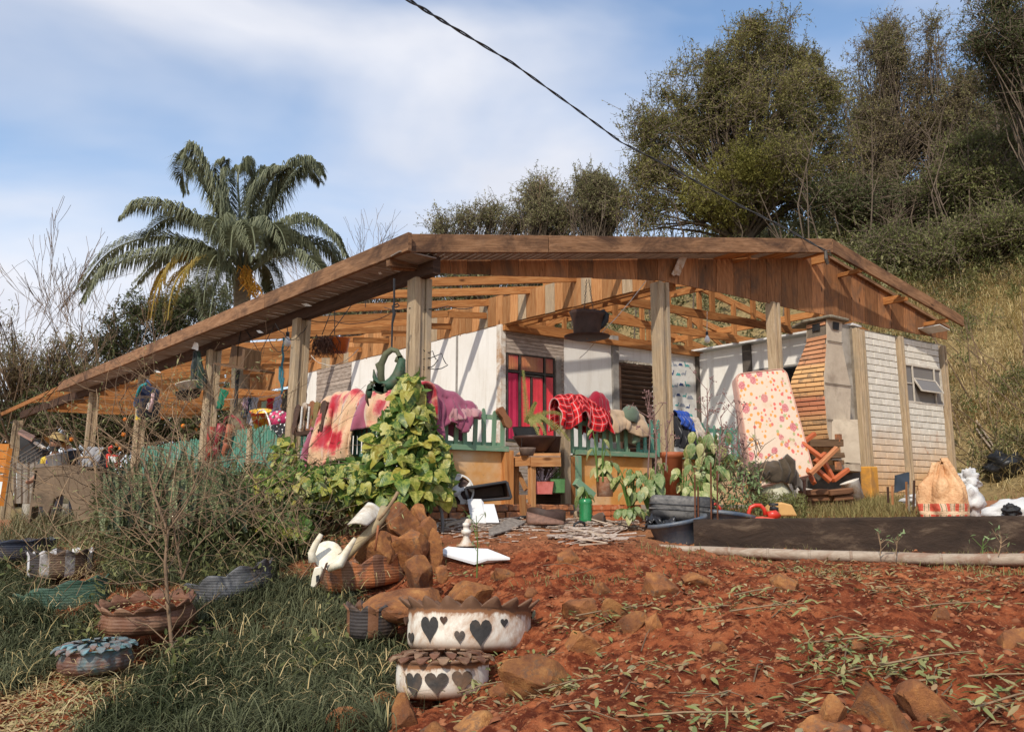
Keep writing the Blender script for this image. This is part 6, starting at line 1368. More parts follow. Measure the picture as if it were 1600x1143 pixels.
# ================================================================== TYRES, ROCKS, PEOPLE, LEFT SIDE
def cyl_hit(px,py,c,R):
    r=ray(px,py); a=r.x**2+r.y**2; b=-2*(r.x*c.x+r.y*c.y); cc=c.x**2+c.y**2-R*R; D=b*b-4*a*cc
    t=(-b-math.sqrt(max(D,0)))/(2*a); return r*t
def tyre(pxc,ytop,ybot,D,wpx,teeth,mat,label,flare=.10,toothh=.05,roll=0,pitch=0,soil=True,stripes=None,hearts=(),round_=False,petals=0,inner=None,leafsoil=True,squash=1,name='tyre_planter'):
    R=wpx/2/1300*D; top=at(pxc,ytop,D); bot=at(pxc,ybot,D); c=Vector((top.x*(D+R)/D,D+R,0)); h=top.z-bot.z; c.z=bot.z
    root=empty(name,c,label,'tyre planter','painted tyre planters on the bank')
    Mx=Matrix.Translation(c)@Matrix.Rotation(pitch,4,'X')@Matrix.Rotation(roll,4,'Y')@Matrix.Diagonal((1,squash,1,1))
    if round_: prof=[(R*.62,.0),(R*.84,.01),(R*.98,h*.25),(R*1.0,h*.5),(R*.93,h*.78),(R*.90,h*.92),(R*.96,h),(R*1.06,h+toothh)]
    else: prof=[(R*.80,0),(R*.93,.012),(R*.985,.045),(R,.09),(R,h*.6),(R,h*.85),(R*1.005,h),(R*(1+flare),h+toothh)]
    nt_=teeth*8
    def fn(r,z,a,i):
        if i==len(prof)-1:
            q=(a/(2*PI)*teeth)%1; k=1-abs(2*q-1)**1.3
            return prof[-2][0]+(r-prof[-2][0])*k, h+(z-h)*k
        if round_ and i in (2,3,4): r=r*(1+.025*math.cos(a*teeth))
        return r*(1+.02*math.sin(3*a+1.)),z
    Mi=Mx.inverted()
    def chit(px,py,e):
        o_=Mi@Vector((0,0,0)); d_=(Mi.to_3x3()@ray(px,py)); 
        Rr=R
        for _ in range(3):
            a=d_.x**2+d_.y**2; b_=2*(o_.x*d_.x+o_.y*d_.y); q=o_.x**2+o_.y**2-Rr*Rr; t=(-b_-math.sqrt(max(0,b_*b_-4*a*q)))/(2*a); h_=o_+d_*t; Rr=(R+e)*(1+.02*math.sin(3*math.atan2(h_.y,h_.x)+1.))
        return Mx@h_
    b=MB(); b.lathe(prof,nt_,Mx,fn)
    if stripes:
        for i in range(len(b.mi)):
            k=i%nt_; b.mi[i]=1 if ((k/nt_*teeth*stripes[0]+.25)%1)<stripes[1] else 0
        b.m=1
    b.build('body',[mat,stripes[2]] if stripes else mat,root,True,solid=.012,soff=-1)
    if soil:
        b=MB(); b.lathe([(.001,h*.86),(R*.6,h*.84),(R*.93,h*.80)],28,Mx,fn=lambda r,z,a,i:(r,z+.02*math.sin(a*3+r*9))); b.build('soil',M['soil'],root,True)
        if leafsoil:
            b=MB()
            for i in range(170):
                a=random.uniform(0,2*PI); r=R*.9*math.sqrt(random.random()); p=Mx@Vector((r*math.cos(a),r*math.sin(a),h*.86+.012)); d=Vector((random.uniform(-1,1),random.uniform(-1,1),random.uniform(-.3,.5))).normalized()*random.uniform(.02,.05); w=d.cross(Z).normalized()*random.uniform(.005,.011); b.add([p,p+d*.5+w,p+d,p+d*.5-w],[(0,1,2,3)])
            o=b.build('leaf_litter',M['litter'],root); o['kind']='stuff'
    for (hx,hy,hw,hh,m_) in hearts:
        P=[]
        for k in range(22):
            t=2*PI*k/22; x=16*math.sin(t)**3; y=13*math.cos(t)-5*math.cos(2*t)-2*math.cos(3*t)-math.cos(4*t)
            P.append(chit(hx+x/32*hw,hy-(y+2.5)/29*hh,.007))
        cc_=chit(hx,hy,.008); b=MB(); b.add(P+[cc_],[(k,(k+1)%22,22) for k in range(22)]); b.build('painted_heart',m_,root)
    if petals:
        for ringk in range(2):
            for k in range(petals):
                a=2*PI*(k+.5*ringk)/petals; r0=R*(.62+.16*ringk); r1=R*(.95+.22*ringk); w=2*PI*R/petals*.62; da=w/R/2
                zz=h+.035-.02*ringk; rm=r0+(r1-r0)*.75; P=[(r0,a-da*.9,zz+.01),(r0,a+da*.9,zz+.01),(rm,a+da*.95,zz+.006),(rm+(r1-rm)*.8,a+da*.45,zz-.012),(r1,a,zz-.02),(rm+(r1-rm)*.8,a-da*.45,zz-.012),(rm,a-da*.95,zz+.006)]
                b=MB(); b.add([Mx@Vector((r*math.cos(q),r*math.sin(q),z)) for r,q,z in P],[tuple(range(7))]); b.build('petal',inner or mat,root,solid=.008)
    return root
M['litter']=leafmat('litter',[(.22,.15,.08),(.30,.27,.12),(.20,.27,.08),(.42,.38,.20),(.36,.22,.12)],.8,.1,.1)
def tm(n,c1,c2,dirt,sc=4,fr=.5,rough=.6):
    return plain(n,c1,c2,sc,rough,.6,.015,dirt=dirt)
s=NT('heart_white'); v=s.coord('Object',(1,1,.6),False); f=s.noise(v,5,8,.72,.4); gp=s.n('ShaderNodeTexCoord'); sx=s.n('ShaderNodeSeparateXYZ'); s.l(gp.outputs['UV'],sx.inputs[0])
edge=s.ramp(s.math('ADD',sx.outputs['Y'],s.math('MULTIPLY',f,.5)),[(.38,(1,1,1)),(.60,(0,0,0)),(.98,(0,0,0)),(1.0,(1,1,1))]); edge.node.color_ramp.elements[2].position=.94
e2=s.ramp(s.math('ADD',sx.outputs['Y'],s.math('MULTIPLY',f,.35)),[(.98,(0,0,0)),(1.12,(1,1,1))])
col=s.mix(s.ramp(f,[(.44,(0,0,0)),(.66,(1,1,1))]),(.72,.67,.58),(.36,.17,.07)); col=s.mix(edge,col,(.26,.12,.055)); col=s.mix(e2,col,(.16,.085,.05))
s.bump(f,.5,.01); M['heart_white']=s.fin(col,.7)
BLH=tm('heart_black',(.05,.046,.043),(.028,.026,.025),(.10,.07,.05))
tyre(731,964,1036,4.95,200,19,M['heart_white'],'white-painted tyre planter with black hearts and pointed rim',.17,.055,roll=.015,pitch=-.15,hearts=((671,983,27,42,BLH),(751,989,35,44,BLH),(693,969,12,14,BRN),(718,995,17,21,BLH),(788,973,12,14,BLH),(642,997,9,20,BLH),(634,970,7,15,BRN)))
tyre(690,1046,1104,4.5,146,14,M['heart_white'],'half-buried white tyre planter with touching dark hearts, below the other one',.1,.01,pitch=-.10,petals=15,inner=tm('petal_brown',(.17,.075,.04),(.09,.04,.025),(.3,.2,.12)),hearts=((682,1068,38,36,BLH),(722,1064,33,34,tm('heart_faded',(.15,.10,.07),(.10,.07,.05),(.25,.14,.08))),(646,1070,26,40,BLH)))
DK=tm('tyre_dark',(.06,.05,.048),(.03,.025,.025),(.13,.08,.05)); BR=tm('tyre_brown',(.19,.085,.045),(.10,.045,.028),(.26,.15,.09)); ORG=tm('tyre_orange',(.42,.15,.055),(.30,.10,.035),(.12,.06,.04),9)
GRN=tm('tyre_green',(.055,.11,.075),(.035,.07,.05),(.13,.085,.05),2.6); WH=tm('stripe_white',(.62,.61,.62),(.45,.43,.42),(.12,.1,.09)); NVY=tm('tyre_navy',(.035,.042,.065),(.02,.024,.04),(.09,.06,.045),2.5)
tyre(582,956,1000,5.7,80,10,DK,'small dark tyre planter with leaf-filled top left of the white hearts',.16,.04,stripes=(.5,.3,tm('stripe_rust',(.22,.10,.05),(.14,.06,.03),(.05,.04,.03))),petals=0)
tyre(570,884,924,6.9,140,9,BR,'brown tyre planter with orange painted blocks and wavy rim',.08,.06,roll=-.16,stripes=(1,.52,ORG))
tyre(232,952,992,6.2,142,13,BR,'round brown tyre bowl with petal rim and leaves inside',.2,.05,round_=True,pitch=.10,roll=-.04)
tyre(150,1022,1060,5.75,106,16,tm('tyre_bluebrown',(.20,.10,.07),(.10,.05,.035),(.10,.24,.27)),'low brown tyre with turquoise petals at the bank foot',.1,.0,round_=True,petals=16,inner=tm('petal_turq',(.13,.32,.36),(.17,.08,.06),(.2,.1,.07),7),roll=-.05)
tyre(105,924,972,7.2,140,9,GRN,'dark green tyre planter slanting on the bank',.07,.035,roll=-.22,squash=.7)
tyre(96,868,905,8.0,92,10,DK,'black tyre planter with white vertical stripes',.1,.045,stripes=(.8,.42,WH),roll=-.03)
tyre(22,850,880,8.6,120,9,NVY,'navy tyre planter at the left edge of the bank',.07,.03,roll=-.05)
tyre(368,905,940,7.1,130,9,tm('tyre_silver',(.17,.17,.18),(.05,.05,.052),(.06,.045,.04),5),'black and silver tyre planter tilted among the grass',.12,.05,roll=-.30,squash=.8)
# white oval ornament
root=empty('bird_ornament',at(510,870,6.6),'white oval bird-shaped cut-out with two curved arms on the orange tyre','ornament')
W6=lambda L_,d=6.6:[at(x,y,d) for x,y in L_]
OW=plain('old_white',(.78,.74,.62),(.62,.57,.45),6,.7,.4,dirt=(.5,.42,.28))
el=[(512+23*math.cos(t*PI/9-.5)*1.0,868+22*math.sin(t*PI/9-.5)) for t in range(18)]
b=MB(); b.prism([at(x,y,6.6+(892-y)*.004) for x,y in el][::-1],Vector((0,.03,.01))); b.build('body',OW,root,bevel=.006)
b=MB(); b.prism([at(x,y,6.55) for x,y in ((491,886),(487,902),(485,916),(491,918),(498,908),(504,892),(502,884))],Vector((0,.04,0))); b.build('head',OW,root,bevel=.008)
b=MB(); b.prism([at(x,y,6.52) for x,y in ((494,899),(499,897),(499,905),(494,910))],Vector((0,-.005,0))); b.build('eye_mark',M['black'],root)
b=MB(); b.prism([at(x,y,6.53) for x,y in ((493,917),(503,905),(512,878),(509,879),(504,893))],Vector((0,.02,0))); b.build('beak',BRN,root)
b=MB(); b.tube(W6([(489,878),(487,864),(493,850),(502,834)],6.62),[.035,.03,.026,.018],8); b.build('arm',OW,root,True); b=MB(); b.tube(W6([(512,888),(532,880),(541,862),(555,840)],6.58),[.028,.036,.03,.014],8); b.build('arm',OW,root,True)
# palm sheath with its curved stalk
root=empty('palm_sheath',at(580,810,7.2),'pale dried palm sheath and stalk resting on the boulders','palm sheath')
def shp(a,t):
    q=lerp(lerp(at(544,821,6.9),at(576,786,7.2),a),lerp(at(572,822,6.9),at(598,800,7.2),a),t); return q+Vector((0,-.07*math.sin(t*PI)*(1-.3*a),.02*math.sin(t*PI)))
b=MB(); b.grid(shp,14,10); b.build('sheath',plain('sheath',(.72,.68,.60),(.5,.45,.36),10,.7,.5,dirt=(.42,.34,.24),stretch=(1,1,.3)),root,True,solid=.014)
b=MB(); b.tube([at(x,y,d) for x,y,d in ((601,796,7.2),(592,812,7.1),(580,829,7.0),(560,848,6.95),(540,872,6.9))],[.05,.045,.04,.04,.03],10); b.build('stalk',plain('stalk',(.42,.34,.20),(.28,.2,.11),9,.7,.4),root,True)
b=MB(); b.tube([at(x,y,6.9) for x,y in ((622,768),(612,785),(600,802),(591,812))],.014,7); tag(b.build('stick',M['stem_pale'],None,True),'bent pale stick in front of the boulders','stick')
b=MB(); b.tube([at(x,y,6.7) for x,y in ((591,820),(589,838),(586,860))],.010,6); tag(b.build('stick',plain('redstick',(.34,.12,.05),(.2,.07,.03),20),None,True),'thin reddish twig standing before the boulders','stick')
# --- rocks
s=NT('rock'); v=s.coord('Object',(1,1,1)); f=s.noise(v,4.5,9,.75,.12); g_=s.noise(v,13,7,.75); col=s.ramp(f,[(.32,(.10,.04,.02)),(.45,(.21,.085,.038)),(.54,(.30,.125,.045)),(.70,(.50,.25,.09))]); col=s.mix(s.ramp(g_,[(.54,(0,0,0)),(.64,(.75,.75,.75))]),col,(.13,.085,.06)); col=s.vary(col,.22); s.bump(s.math('ADD',f,s.math('MULTIPLY',g_,.5)),1.0,.03); M['rock']=s.fin(col,.9,0,.2)
def rock(px,py,w,h,label,D=None,sq=None,seed=None,flat=1.0):
    q=onground(px,py+h*.32) if D is None else at(px,py+h*.3,D); d=q.y; W_=w/1300*d; Hh=h/1300*d
    sd_=seed if seed is not None else random.random()*99; rs=random.Random(sd_)
    bm=bmesh.new(); bmesh.ops.create_icosphere(bm,subdivisions=3 if w<40 else 4,radius=1)
    planes=[(Vector((rs.uniform(-1,1),rs.uniform(-1,1),rs.uniform(-.6,1))).normalized(),rs.uniform(.42,.80)) for _ in range(15)]
    for vv_ in bm.verts:
        p=vv_.co.copy()
        for n_,dd in planes:
            k=p.dot(n_)
            if k>dd: p-=n_*(k-dd)*.97
        p*=1+.10*noise.noise(p*2.1+Vector((sd_,0,0)))+.05*noise.noise(p*6+Vector((0,sd_,0)))+.022*noise.noise(p*15)
        vv_.co=Vector((p.x*W_*.70,p.y*W_*.55*flat,p.z*Hh*.78))
    me=bpy.data.meshes.new('rock'); bm.to_mesh(me); bm.free(); me.polygons.foreach_set('use_smooth',[False]*len(me.polygons)); me.materials.append(M['rock']); 
    try: me.set_sharp_from_angle(angle=.42); me.polygons.foreach_set('use_smooth',[True]*len(me.polygons))
    except Exception: pass
    o=bpy.data.objects.new('rock',me); scn.collection.objects.link(o); o.location=(q.x,q.y+W_*.2,q.z+Hh*.13); o.rotation_euler=(0,rs.uniform(-.15,.15),rs.uniform(-.5,.5)); return tag(o,label,'rock','rocks on the red slope')
RK=[(622,806,62,52,'large orange boulder right under the golden vine',7.5),(652,800,26,26,'small rounded rock right beneath the vine, beside the large boulder',7.6),(664,822,32,28,'bright orange rock at the right end of the boulder heap',7.5),(584,848,52,48,'brown boulder behind the tilted palm stalk',7.0),(640,848,70,46,'broad cracked boulder in the middle of the heap',7.1),(676,850,24,50,'upright rust-coloured rock at the heap edge',7.2),(655,889,56,52,'angular orange boulder right of the orange-striped tyre',6.5),(640,936,120,42,'long flat slab behind the white heart tyre',5.9),(688,893,22,20,'small cube-like orange stone beside the fallen sheet',6.5),(737,921,62,34,'ochre rock behind the white heart tyre rim',6.0),(786,900,34,22,'low brown stone below the fallen white sheet',None),
(908,948,58,46,'large yellow-brown rock in the middle of the slope',None),(884,874,36,28,'lone dark rounded rock before the debris',None),(1027,914,52,40,'dark pointed rock above the middle of the slope',None),(942,920,34,22,'half-sunken brown stone between the two larger rocks',None),(964,952,40,32,'tilted reddish slab next to the orange stones',None),(990,974,44,28,'bright orange stone in the mid-slope cluster',None),(1024,976,28,28,'squared brown stone right of the orange one',None),(905,1006,62,36,'long brown stone below the yellow-brown rock',None),(922,974,20,18,'small round stone just below the yellow-brown rock',None),(846,1062,96,52,'flat earthy slab low on the slope right of the half-buried tyre',None),(803,1043,44,34,'rounded brown stone beside the half-buried tyre',None),(780,1080,30,22,'small red stone under the rounded brown stone',None),(1229,913,42,30,'isolated orange-brown rock below the bamboo pole',None),(1085,912,44,20,'flat red stone right of the pointed rock',None),(1378,1108,96,76,'big square reddish rock at the bottom of the slope',None),(1462,1104,74,60,'big brown rock at the bottom right',None),(1309,1118,40,48,'narrow upright rock left of the big square one',None),(1282,1136,70,34,'round-topped rock cut by the bottom edge',None),(1592,996,54,40,'dark overhanging rock at the right edge',None),(1475,960,26,22,'small reddish stone high on the right slope',None),(548,1130,62,36,'orange rock at the bottom edge in the dark grass',None),(628,1120,44,56,'upright orange rock below the half-buried tyre',None),(742,1134,64,30,'smooth red rock at the bottom beneath the tyre',None),(680,1142,40,22,'small rock at the bottom edge between two larger ones',None),(597,1098,36,30,'dark stone hidden in the grass by the buried tyre',None),(830,930,22,14,'small pebble-like stone at the tyre tooth tip',None),(1340,1010,22,16,'little stone in the middle of the right slope',None),(1120,1010,24,16,'little brown stone low in the middle of the slope',None)]
for i,(x,y,w,h,lb,D) in enumerate(RK): rock(x,y,w,h,lb,D,seed=i*3.7+1)
# pebbles and clods
def project(P):
    P=np.asarray(P); D=P[:,1]*cT+P[:,2]*sT; up=-P[:,1]*sT+P[:,2]*cT; return 800+FPX*P[:,0]/D, 571.5-FPX*up/D
def inpoly(px,py,poly):
    ins=np.zeros(len(px),bool); n=len(poly)
    for i in range(n):
        x1,y1=poly[i]; x2,y2=poly[(i+1)%n]
        c=((y1>py)!=(y2>py))&(px<(x2-x1)*(py-y1)/(y2-y1+1e-9)+x1); ins^=c
    return ins
def groundpts(n,x0,x1,y0,y1,poly=None,excl=()):
    X=rng.uniform(x0,x1,n); Y=rng.uniform(y0,y1,n); Zz=hgt(X,Y); P=np.stack([X,Y,Zz],1); px,py=project(P); m=np.ones(n,bool)
    if poly is not None: m&=inpoly(px,py,poly)
    for e in excl: m&=~inpoly(px,py,e)
    return P[m]
def rotframes(n,tilt=.5,rngs=rng):
    """random frames: Y along the leaf, Z its normal, mostly upward"""
    a=rngs.uniform(0,2*PI,n); t=rngs.normal(0,tilt,n); Yv=np.stack([np.cos(a)*np.cos(t),np.sin(a)*np.cos(t),np.sin(t)],1)
    up=np.stack([rngs.normal(0,tilt,n),rngs.normal(0,tilt,n),np.ones(n)],1); Xv=np.cross(Yv,up); Xv/=np.linalg.norm(Xv,axis=1)[:,None]+1e-9; Zv=np.cross(Xv,Yv); return Xv,Yv,Zv
def scatter(name,tv,tf,pos,fr,sx,sy,mat,parent=None,sz=None,smooth=False):
    tv=np.asarray(tv,float); tf=np.asarray(tf); n=len(pos); X,Y,Zv=fr; sz=sx if sz is None else sz
    V_=pos[:,None,:]+tv[None,:,0,None]*X[:,None,:]*np.reshape(sx,(-1,1,1))+tv[None,:,1,None]*Y[:,None,:]*np.reshape(sy,(-1,1,1))+tv[None,:,2,None]*Zv[:,None,:]*np.reshape(sz,(-1,1,1))
    Fc=(tf[None]+ (np.arange(n)*len(tv))[:,None,None]).reshape(-1,tf.shape[1]); return fastmesh(name,V_.reshape(-1,3),Fc,mat,parent,smooth=smooth)
LANCE=([(0,0,0),(.5,.35,.16),(0,.33,0),(-.5,.35,.16),(.42,.68,.05),(0,.68,-.06),(-.42,.68,.05),(0,1,-.22)],[(0,1,2,2),(0,2,3,3),(1,4,5,2),(2,5,6,3),(4,7,5,5),(5,7,6,6)])
LANCE=(LANCE[0],[(0,1,2),(0,2,3),(1,4,5),(1,5,2),(2,5,6),(2,6,3),(4,7,5),(5,7,6)])
QUADL=([(0,0,0),(.5,.45,.12),(0,1,0),(-.5,.45,.12)],[(0,1,2,3)])
ang=[(math.cos(a),math.sin(a)) for a in np.arange(0,2*PI,2*PI/6)]
CLOD=([(x*.5,y*.5,-.1) for x,y in ang]+[(x*.38+.05,y*.36,.32) for x,y in ang]+[(0,0,.45)],[(i,(i+1)%6,6+(i+1)%6) for i in range(6)]+[(i,6+(i+1)%6,6+i) for i in range(6)]+[(6+i,6+(i+1)%6,12) for i in range(6)])
P=groundpts(26000,-4,6.5,2.6,8.6); k=len(P); sz=.006+.035*rng.random(k)**6; fr=rotframes(k,.4); o=scatter('pebbles',CLOD[0],CLOD[1],P+np.array([0,0,.001]),fr,sz*1.3,sz,plain('clod',(.36,.14,.06),(.14,.045,.022),3,.95,.6,coord='Object'),sz=sz*.9); tag(o,'loose clods and pebbles over the red earth',kind='stuff')
P=groundpts(5000,-3,9,8.2,12.5); k=len(P); sz=.008+.03*rng.random(k)**5; o=scatter('pebbles',CLOD[0],CLOD[1],P,rotframes(k,.4),sz*1.3,sz,M['red_brick'],sz=sz*.9); tag(o,'small stones across the yard',kind='stuff')
# --- concrete wash table at far left
Dw=11.2; root=empty('wash_stand',at(105,800,Dw),'weathered concrete wash-tank stand with notched legs on the left','stand')
w6=lambda x,y,d=Dw:at(x,y,d)
WC=plain('wash_concrete',(.22,.155,.10),(.12,.085,.055),3,.9,.5,.012,dirt=(.06,.045,.032))
b=MB(); b.prism([w6(43,816),w6(49,792),w6(66,791),w6(82,800) if False else w6(72,808),w6(84,780),w6(96,772),w6(108,782),w6(118,812),w6(150,816),w6(160,732),w6(136,728),w6(84,727),w6(55,731)],Vector((.02,.04,0))); b.build('front_slab',WC,root,bevel=.006)
b=MB(); b.prism([w6(50,735),w6(160,735),w6(166,727,12.1),w6(60,727,12.1)],Z*.03); b.build('top',WC,root)
b=MB(); b.prism([w6(43,816),w6(55,731),w6(66,729,12.0),w6(56,806,12.0)],Vector((.03,0,0))); b.build('side_slab',WC,root)
c=at(90,720,11.5); GRY=plain('aluminium',(.42,.41,.41),(.25,.24,.24),5,.4,.15,metal=.5)
shell(c,[(.001,-.09),(.10,-.09),(.115,-.07),(.13,.07),(.14,.08),(.135,.085),(.12,.07),(.10,-.05),(.001,-.06)],GRY,'cooking_pot','dented grey aluminium pot on the wash stand in front of the man','pot',Matrix.Rotation(-.22,3,'Y'))
b=MB(); 
shell(at(104,720,11.8),[(.001,-.06),(.13,-.06),(.17,.03),(.22,.09),(.23,.09),(.22,.10),(.16,.05),(.001,-.04)],plain('basin_grey',(.06,.07,.10),(.03,.035,.05),5,.4),'basin','wide dark blue-grey basin tilted on the wash stand','basin',Matrix.Rotation(-.30,3,'Y'))
b=MB(); b.tube([at(x,y,11.1) for x,y in ((112,727),(117,718),(127,714),(140,714),(147,722),(150,740),(157,752))],.016,8); tag(b.build('basket_hoop',M['stem_pale'],None,True),'bent cane hoop arching over the wash stand','hoop')
drape('cloth','grey cloth slumped on the right end of the wash stand','cloth',at(138,731,11.6),at(163,731,11.6),.16,.2,.2,clothmat('grey_cloth',(.28,.27,.27)),Vector((0,-1,0)),.06,6,.02,seed=21,r=.12)
c=at(170,706,11.4); root=empty('red_bag',c,'red and white plastic bag with a lid hanging by the wash stand','bag')
b=MB(); b.prism([at(x,y,11.4) for x,y in ((165,731),(174,732),(182,728),(181,710),(164,708))][::-1],Vector((0,.15,0))); b.build('body',RP,root,bevel=.02)
b=MB(); b.prism([at(x,y,11.35) for x,y in ((170,723),(181,722),(181,713),(169,712))][::-1],Vector((0,.02,0))); b.build('patch',M['white_paint'],root); b=MB(); b.tube([at(x,y,11.4) for x,y in ((172,708),(171,699),(174,697),(175,700))],.02,6); b.build('handle',RP,root,True)
# --- people
SK=plain('skin',(.36,.19,.12),(.28,.14,.085),5,.6,.1)
def skinned(name,nodes,mat,parent,sub=2):
    """nodes: list of (point, radius, parent index)"""
    me=bpy.data.meshes.new(name); me.from_pydata([tuple(n[0]) for n in nodes],[(n[2],i) for i,n in enumerate(nodes) if n[2] is not None],[]); me.materials.append(mat)
    o=bpy.data.objects.new(name,me); scn.collection.objects.link(o); m=o.modifiers.new('skin','SKIN'); me.skin_vertices[0].data
    for i,n in enumerate(nodes): r=n[1]; me.skin_vertices[0].data[i].radius=(r if isinstance(r,tuple) else (r,r)); 
    me.skin_vertices[0].data[0].use_root=True; m2=o.modifiers.new('sub','SUBSURF'); m2.levels=m2.render_levels=sub; o.parent=parent
    return o
def person(base,yaw,label,shirt,pants,hat=None,bend=0,hair=BRN,beard=False,s=1.0):
    root=empty('person',base,label,'person'); root.rotation_euler=(0,0,yaw); root.scale=(s,s,s)
    bx=lambda y,z:Vector((0,y-bend*max(0,z-.95)*.9,z-bend*max(0,z-.95)*.35))
    sh=bx(0,1.42); N=[(Vector((0,0,.95)),(.15,.11),None),(bx(0,1.12),(.135,.10),0),(bx(-.01,1.3),(.155,.11),1),(bx(0,1.43),(.11,.08),2),(bx(0,1.50),(.055,.055),3),(bx(-.01,1.56),(.06,.065),4)]
    for sx_ in (-1,1):
        i0=len(N); N+= [(Vector((sx_*.10,0,.88)),(.09,.09),0),(Vector((sx_*.11,-.01,.48)),(.06,.06),i0),(Vector((sx_*.12,.02,.09)),(.04,.04),i0+1),(Vector((sx_*.13,-.14,.04)),(.035,.03),i0+2)]
        i1=len(N); N+= [(sh+Vector((sx_*.19,0,-.02)),(.06,.06),3),(sh+Vector((sx_*.25,-.05,-.28)),(.045,.045),i1),(sh+Vector((sx_*.20,-.28,-.38)),(.032,.032),i1+1),(sh+Vector((sx_*.18,-.38,-.37)),(.03,.018),i1+2)]
    body=skinned('body',N,SK,root)
    hc=bx(-.02,1.66); b=MB()
    def hd(a,t):
        th=a*2*PI; ph=t*PI; x=math.sin(ph)*math.cos(th); y=math.sin(ph)*math.sin(th); z=-math.cos(ph)
        jaw=1-.22*max(0,-z)**1.2; p=Vector((x*.078*jaw,y*.098*(1-.1*max(0,-z)),z*.122)); 
        if y<0: 
            p.y-=.022*math.exp(-((p.x/.016)**2+((p.z+.012)/.028)**2)); p.y+=.012*(math.exp(-(((abs(p.x)-.032)/.016)**2+((p.z-.018)/.014)**2))); p.y-=.006*math.exp(-((p.x/.028)**2+((p.z+.058)/.010)**2))
        return hc+p
    b.grid(hd,32,26)
    for sx_ in (-1,1): b.ball(hc+Vector((sx_*.079,.008,-.005)),.022,8,6,(.4,.8,1.4))
    b.build('head',SK,root,True).matrix_parent_inverse=Matrix.Identity(4)
    b=MB()
    for sx_ in (-1,1): b.ball(hc+Vector((sx_*.030,-.083,.018)),.010,8,6,(1.3,.6,.8))
    b.build('eyes',M['black'],root,True)
    if beard:
        b=MB(); b.grid(lambda a,t:hc+Vector((math.cos(PI+a*PI)*.074*(1-.18*t),math.sin(PI+a*PI)*.094*(1-.05*t)-.004,-.045-.075*t)),16,6); b.build('beard',M['black'],root,True)
    b=MB(); b.grid(lambda a,t:hc+Vector((math.cos(a*2*PI)*.083*math.cos(t*PI/2),math.sin(a*2*PI)*.103*math.cos(t*PI/2)+.006,.03+.105*math.sin(t*PI/2))),24,10); b.build('hair',M['black'],root,True)
    S=[(Vector((0,0,.92)),(.165,.125),None),(bx(0,1.12),(.155,.12),0),(bx(-.01,1.3),(.175,.13),1),(bx(0,1.42),(.12,.09),2),(bx(0,1.47),(.065,.065),3)]
    for sx_ in (-1,1):
        i1=len(S); S+=[(sh+Vector((sx_*.19,0,-.02)),(.08,.08),3),(sh+Vector((sx_*.24,-.03,-.22)),(.066,.066),i1)]
    so_=skinned('shirt',S,shirt,root)
    T=[(Vector((0,0,.93)),(.16,.12),None)]
    for sx_ in (-1,1):
        i1=len(T); T+=[(Vector((sx_*.10,0,.85)),(.10,.10),0),(Vector((sx_*.11,-.01,.48)),(.075,.075),i1),(Vector((sx_*.12,.02,.12)),(.06,.06),i1+1)]
    skinned('trousers',T,pants,root)
    for ch_ in root.children: ch_.matrix_parent_inverse=Matrix.Identity(4)
    if hat:
        b=MB(); b.lathe([(.001,.13),(.06,.128),(.098,.11),(.108,.05),(.112,.03),(.15,.015),(.185,-.012),(.19,-.016),(.18,-.01),(.11,.02)],28,Matrix.Translation(hc+Vector((0,.01,.045)))@Matrix.Rotation(-.38,4,'X')@Matrix.Rotation(.10,4,'Y'),fn=lambda r,z,a,i:(r,z+(.018*math.sin(2*a+.5) if r>.15 else 0))); b.build('hat',hat,root,True).matrix_parent_inverse=Matrix.Identity(4)
    return root
s=NT('jersey'); v=s.coord('Object',(1,1,1),False); sx=s.n('ShaderNodeSeparateXYZ'); s.l(v,sx.inputs[0]); f=s.noise(v,4,3,.5); q=s.math('ADD',sx.outputs['X'],s.math('MULTIPLY',f,.12)); M['jersey']=s.fin(s.ramp(s.math('ADD',q,.42),[(.0,(.03,.05,.07)),(.27,(.03,.05,.07)),(.30,(.55,.40,.05)),(.40,(.50,.36,.05)),(.42,(.05,.04,.16)),(.75,(.04,.04,.14))]),.9)
STR=plain('straw',(.48,.34,.14),(.28,.18,.07),22,.9,.6)
Dm=15.0; hp=at(88,693,Dm); person(Vector((hp.x,Dm,hp.z-1.86)),-.12,'bearded man in a wide straw hat and navy-yellow jersey behind the wash stand',M['jersey'],clothmat('trs',(.05,.05,.06)),STR,beard=True,s=1.12)
hp=at(128,691,15.6); person(Vector((hp.x,15.6,hp.z-1.52)),-.5,'stooping person in a white shirt behind the second left post',clothmat('white_shirt',(.62,.63,.66)),clothmat('trs2',(.03,.04,.07)),None,bend=.55)
# --- lean-to and fence wires beyond the first post
root=empty('lean_to',at(48,720,19),'dark sloping-roof lean-to beyond the leftmost post','shed')
b=MB(); b.prism([at(31,672,19),at(55,684,19),at(50,690,17.5),at(28,678,17.5)],Z*.05); b.build('roof_sheet',plain('roof_pink',(.33,.20,.16),(.2,.12,.09),5,.8),root)
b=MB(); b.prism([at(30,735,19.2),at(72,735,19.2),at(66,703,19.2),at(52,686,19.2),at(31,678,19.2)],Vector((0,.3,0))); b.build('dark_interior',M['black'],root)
b=MB(); b.beam(at(55,691,18.5),at(69,700,18.5),.12,.05); b.build('roof_edge',M['white_dirty'],root)
pf=empty('plank_fence',at(40,760,18.5),'grey rough plank fence under the lean-to','fence')
for i in range(14):
    b=MB(); x=24+i*3.4; b.beam(at(x,786,18.4),at(x+random.uniform(-1,1),722+random.uniform(-2,3),18.4),.042,.03,NV); b.build('plank',M['concrete'] if i%3 else M['bark'],pf)
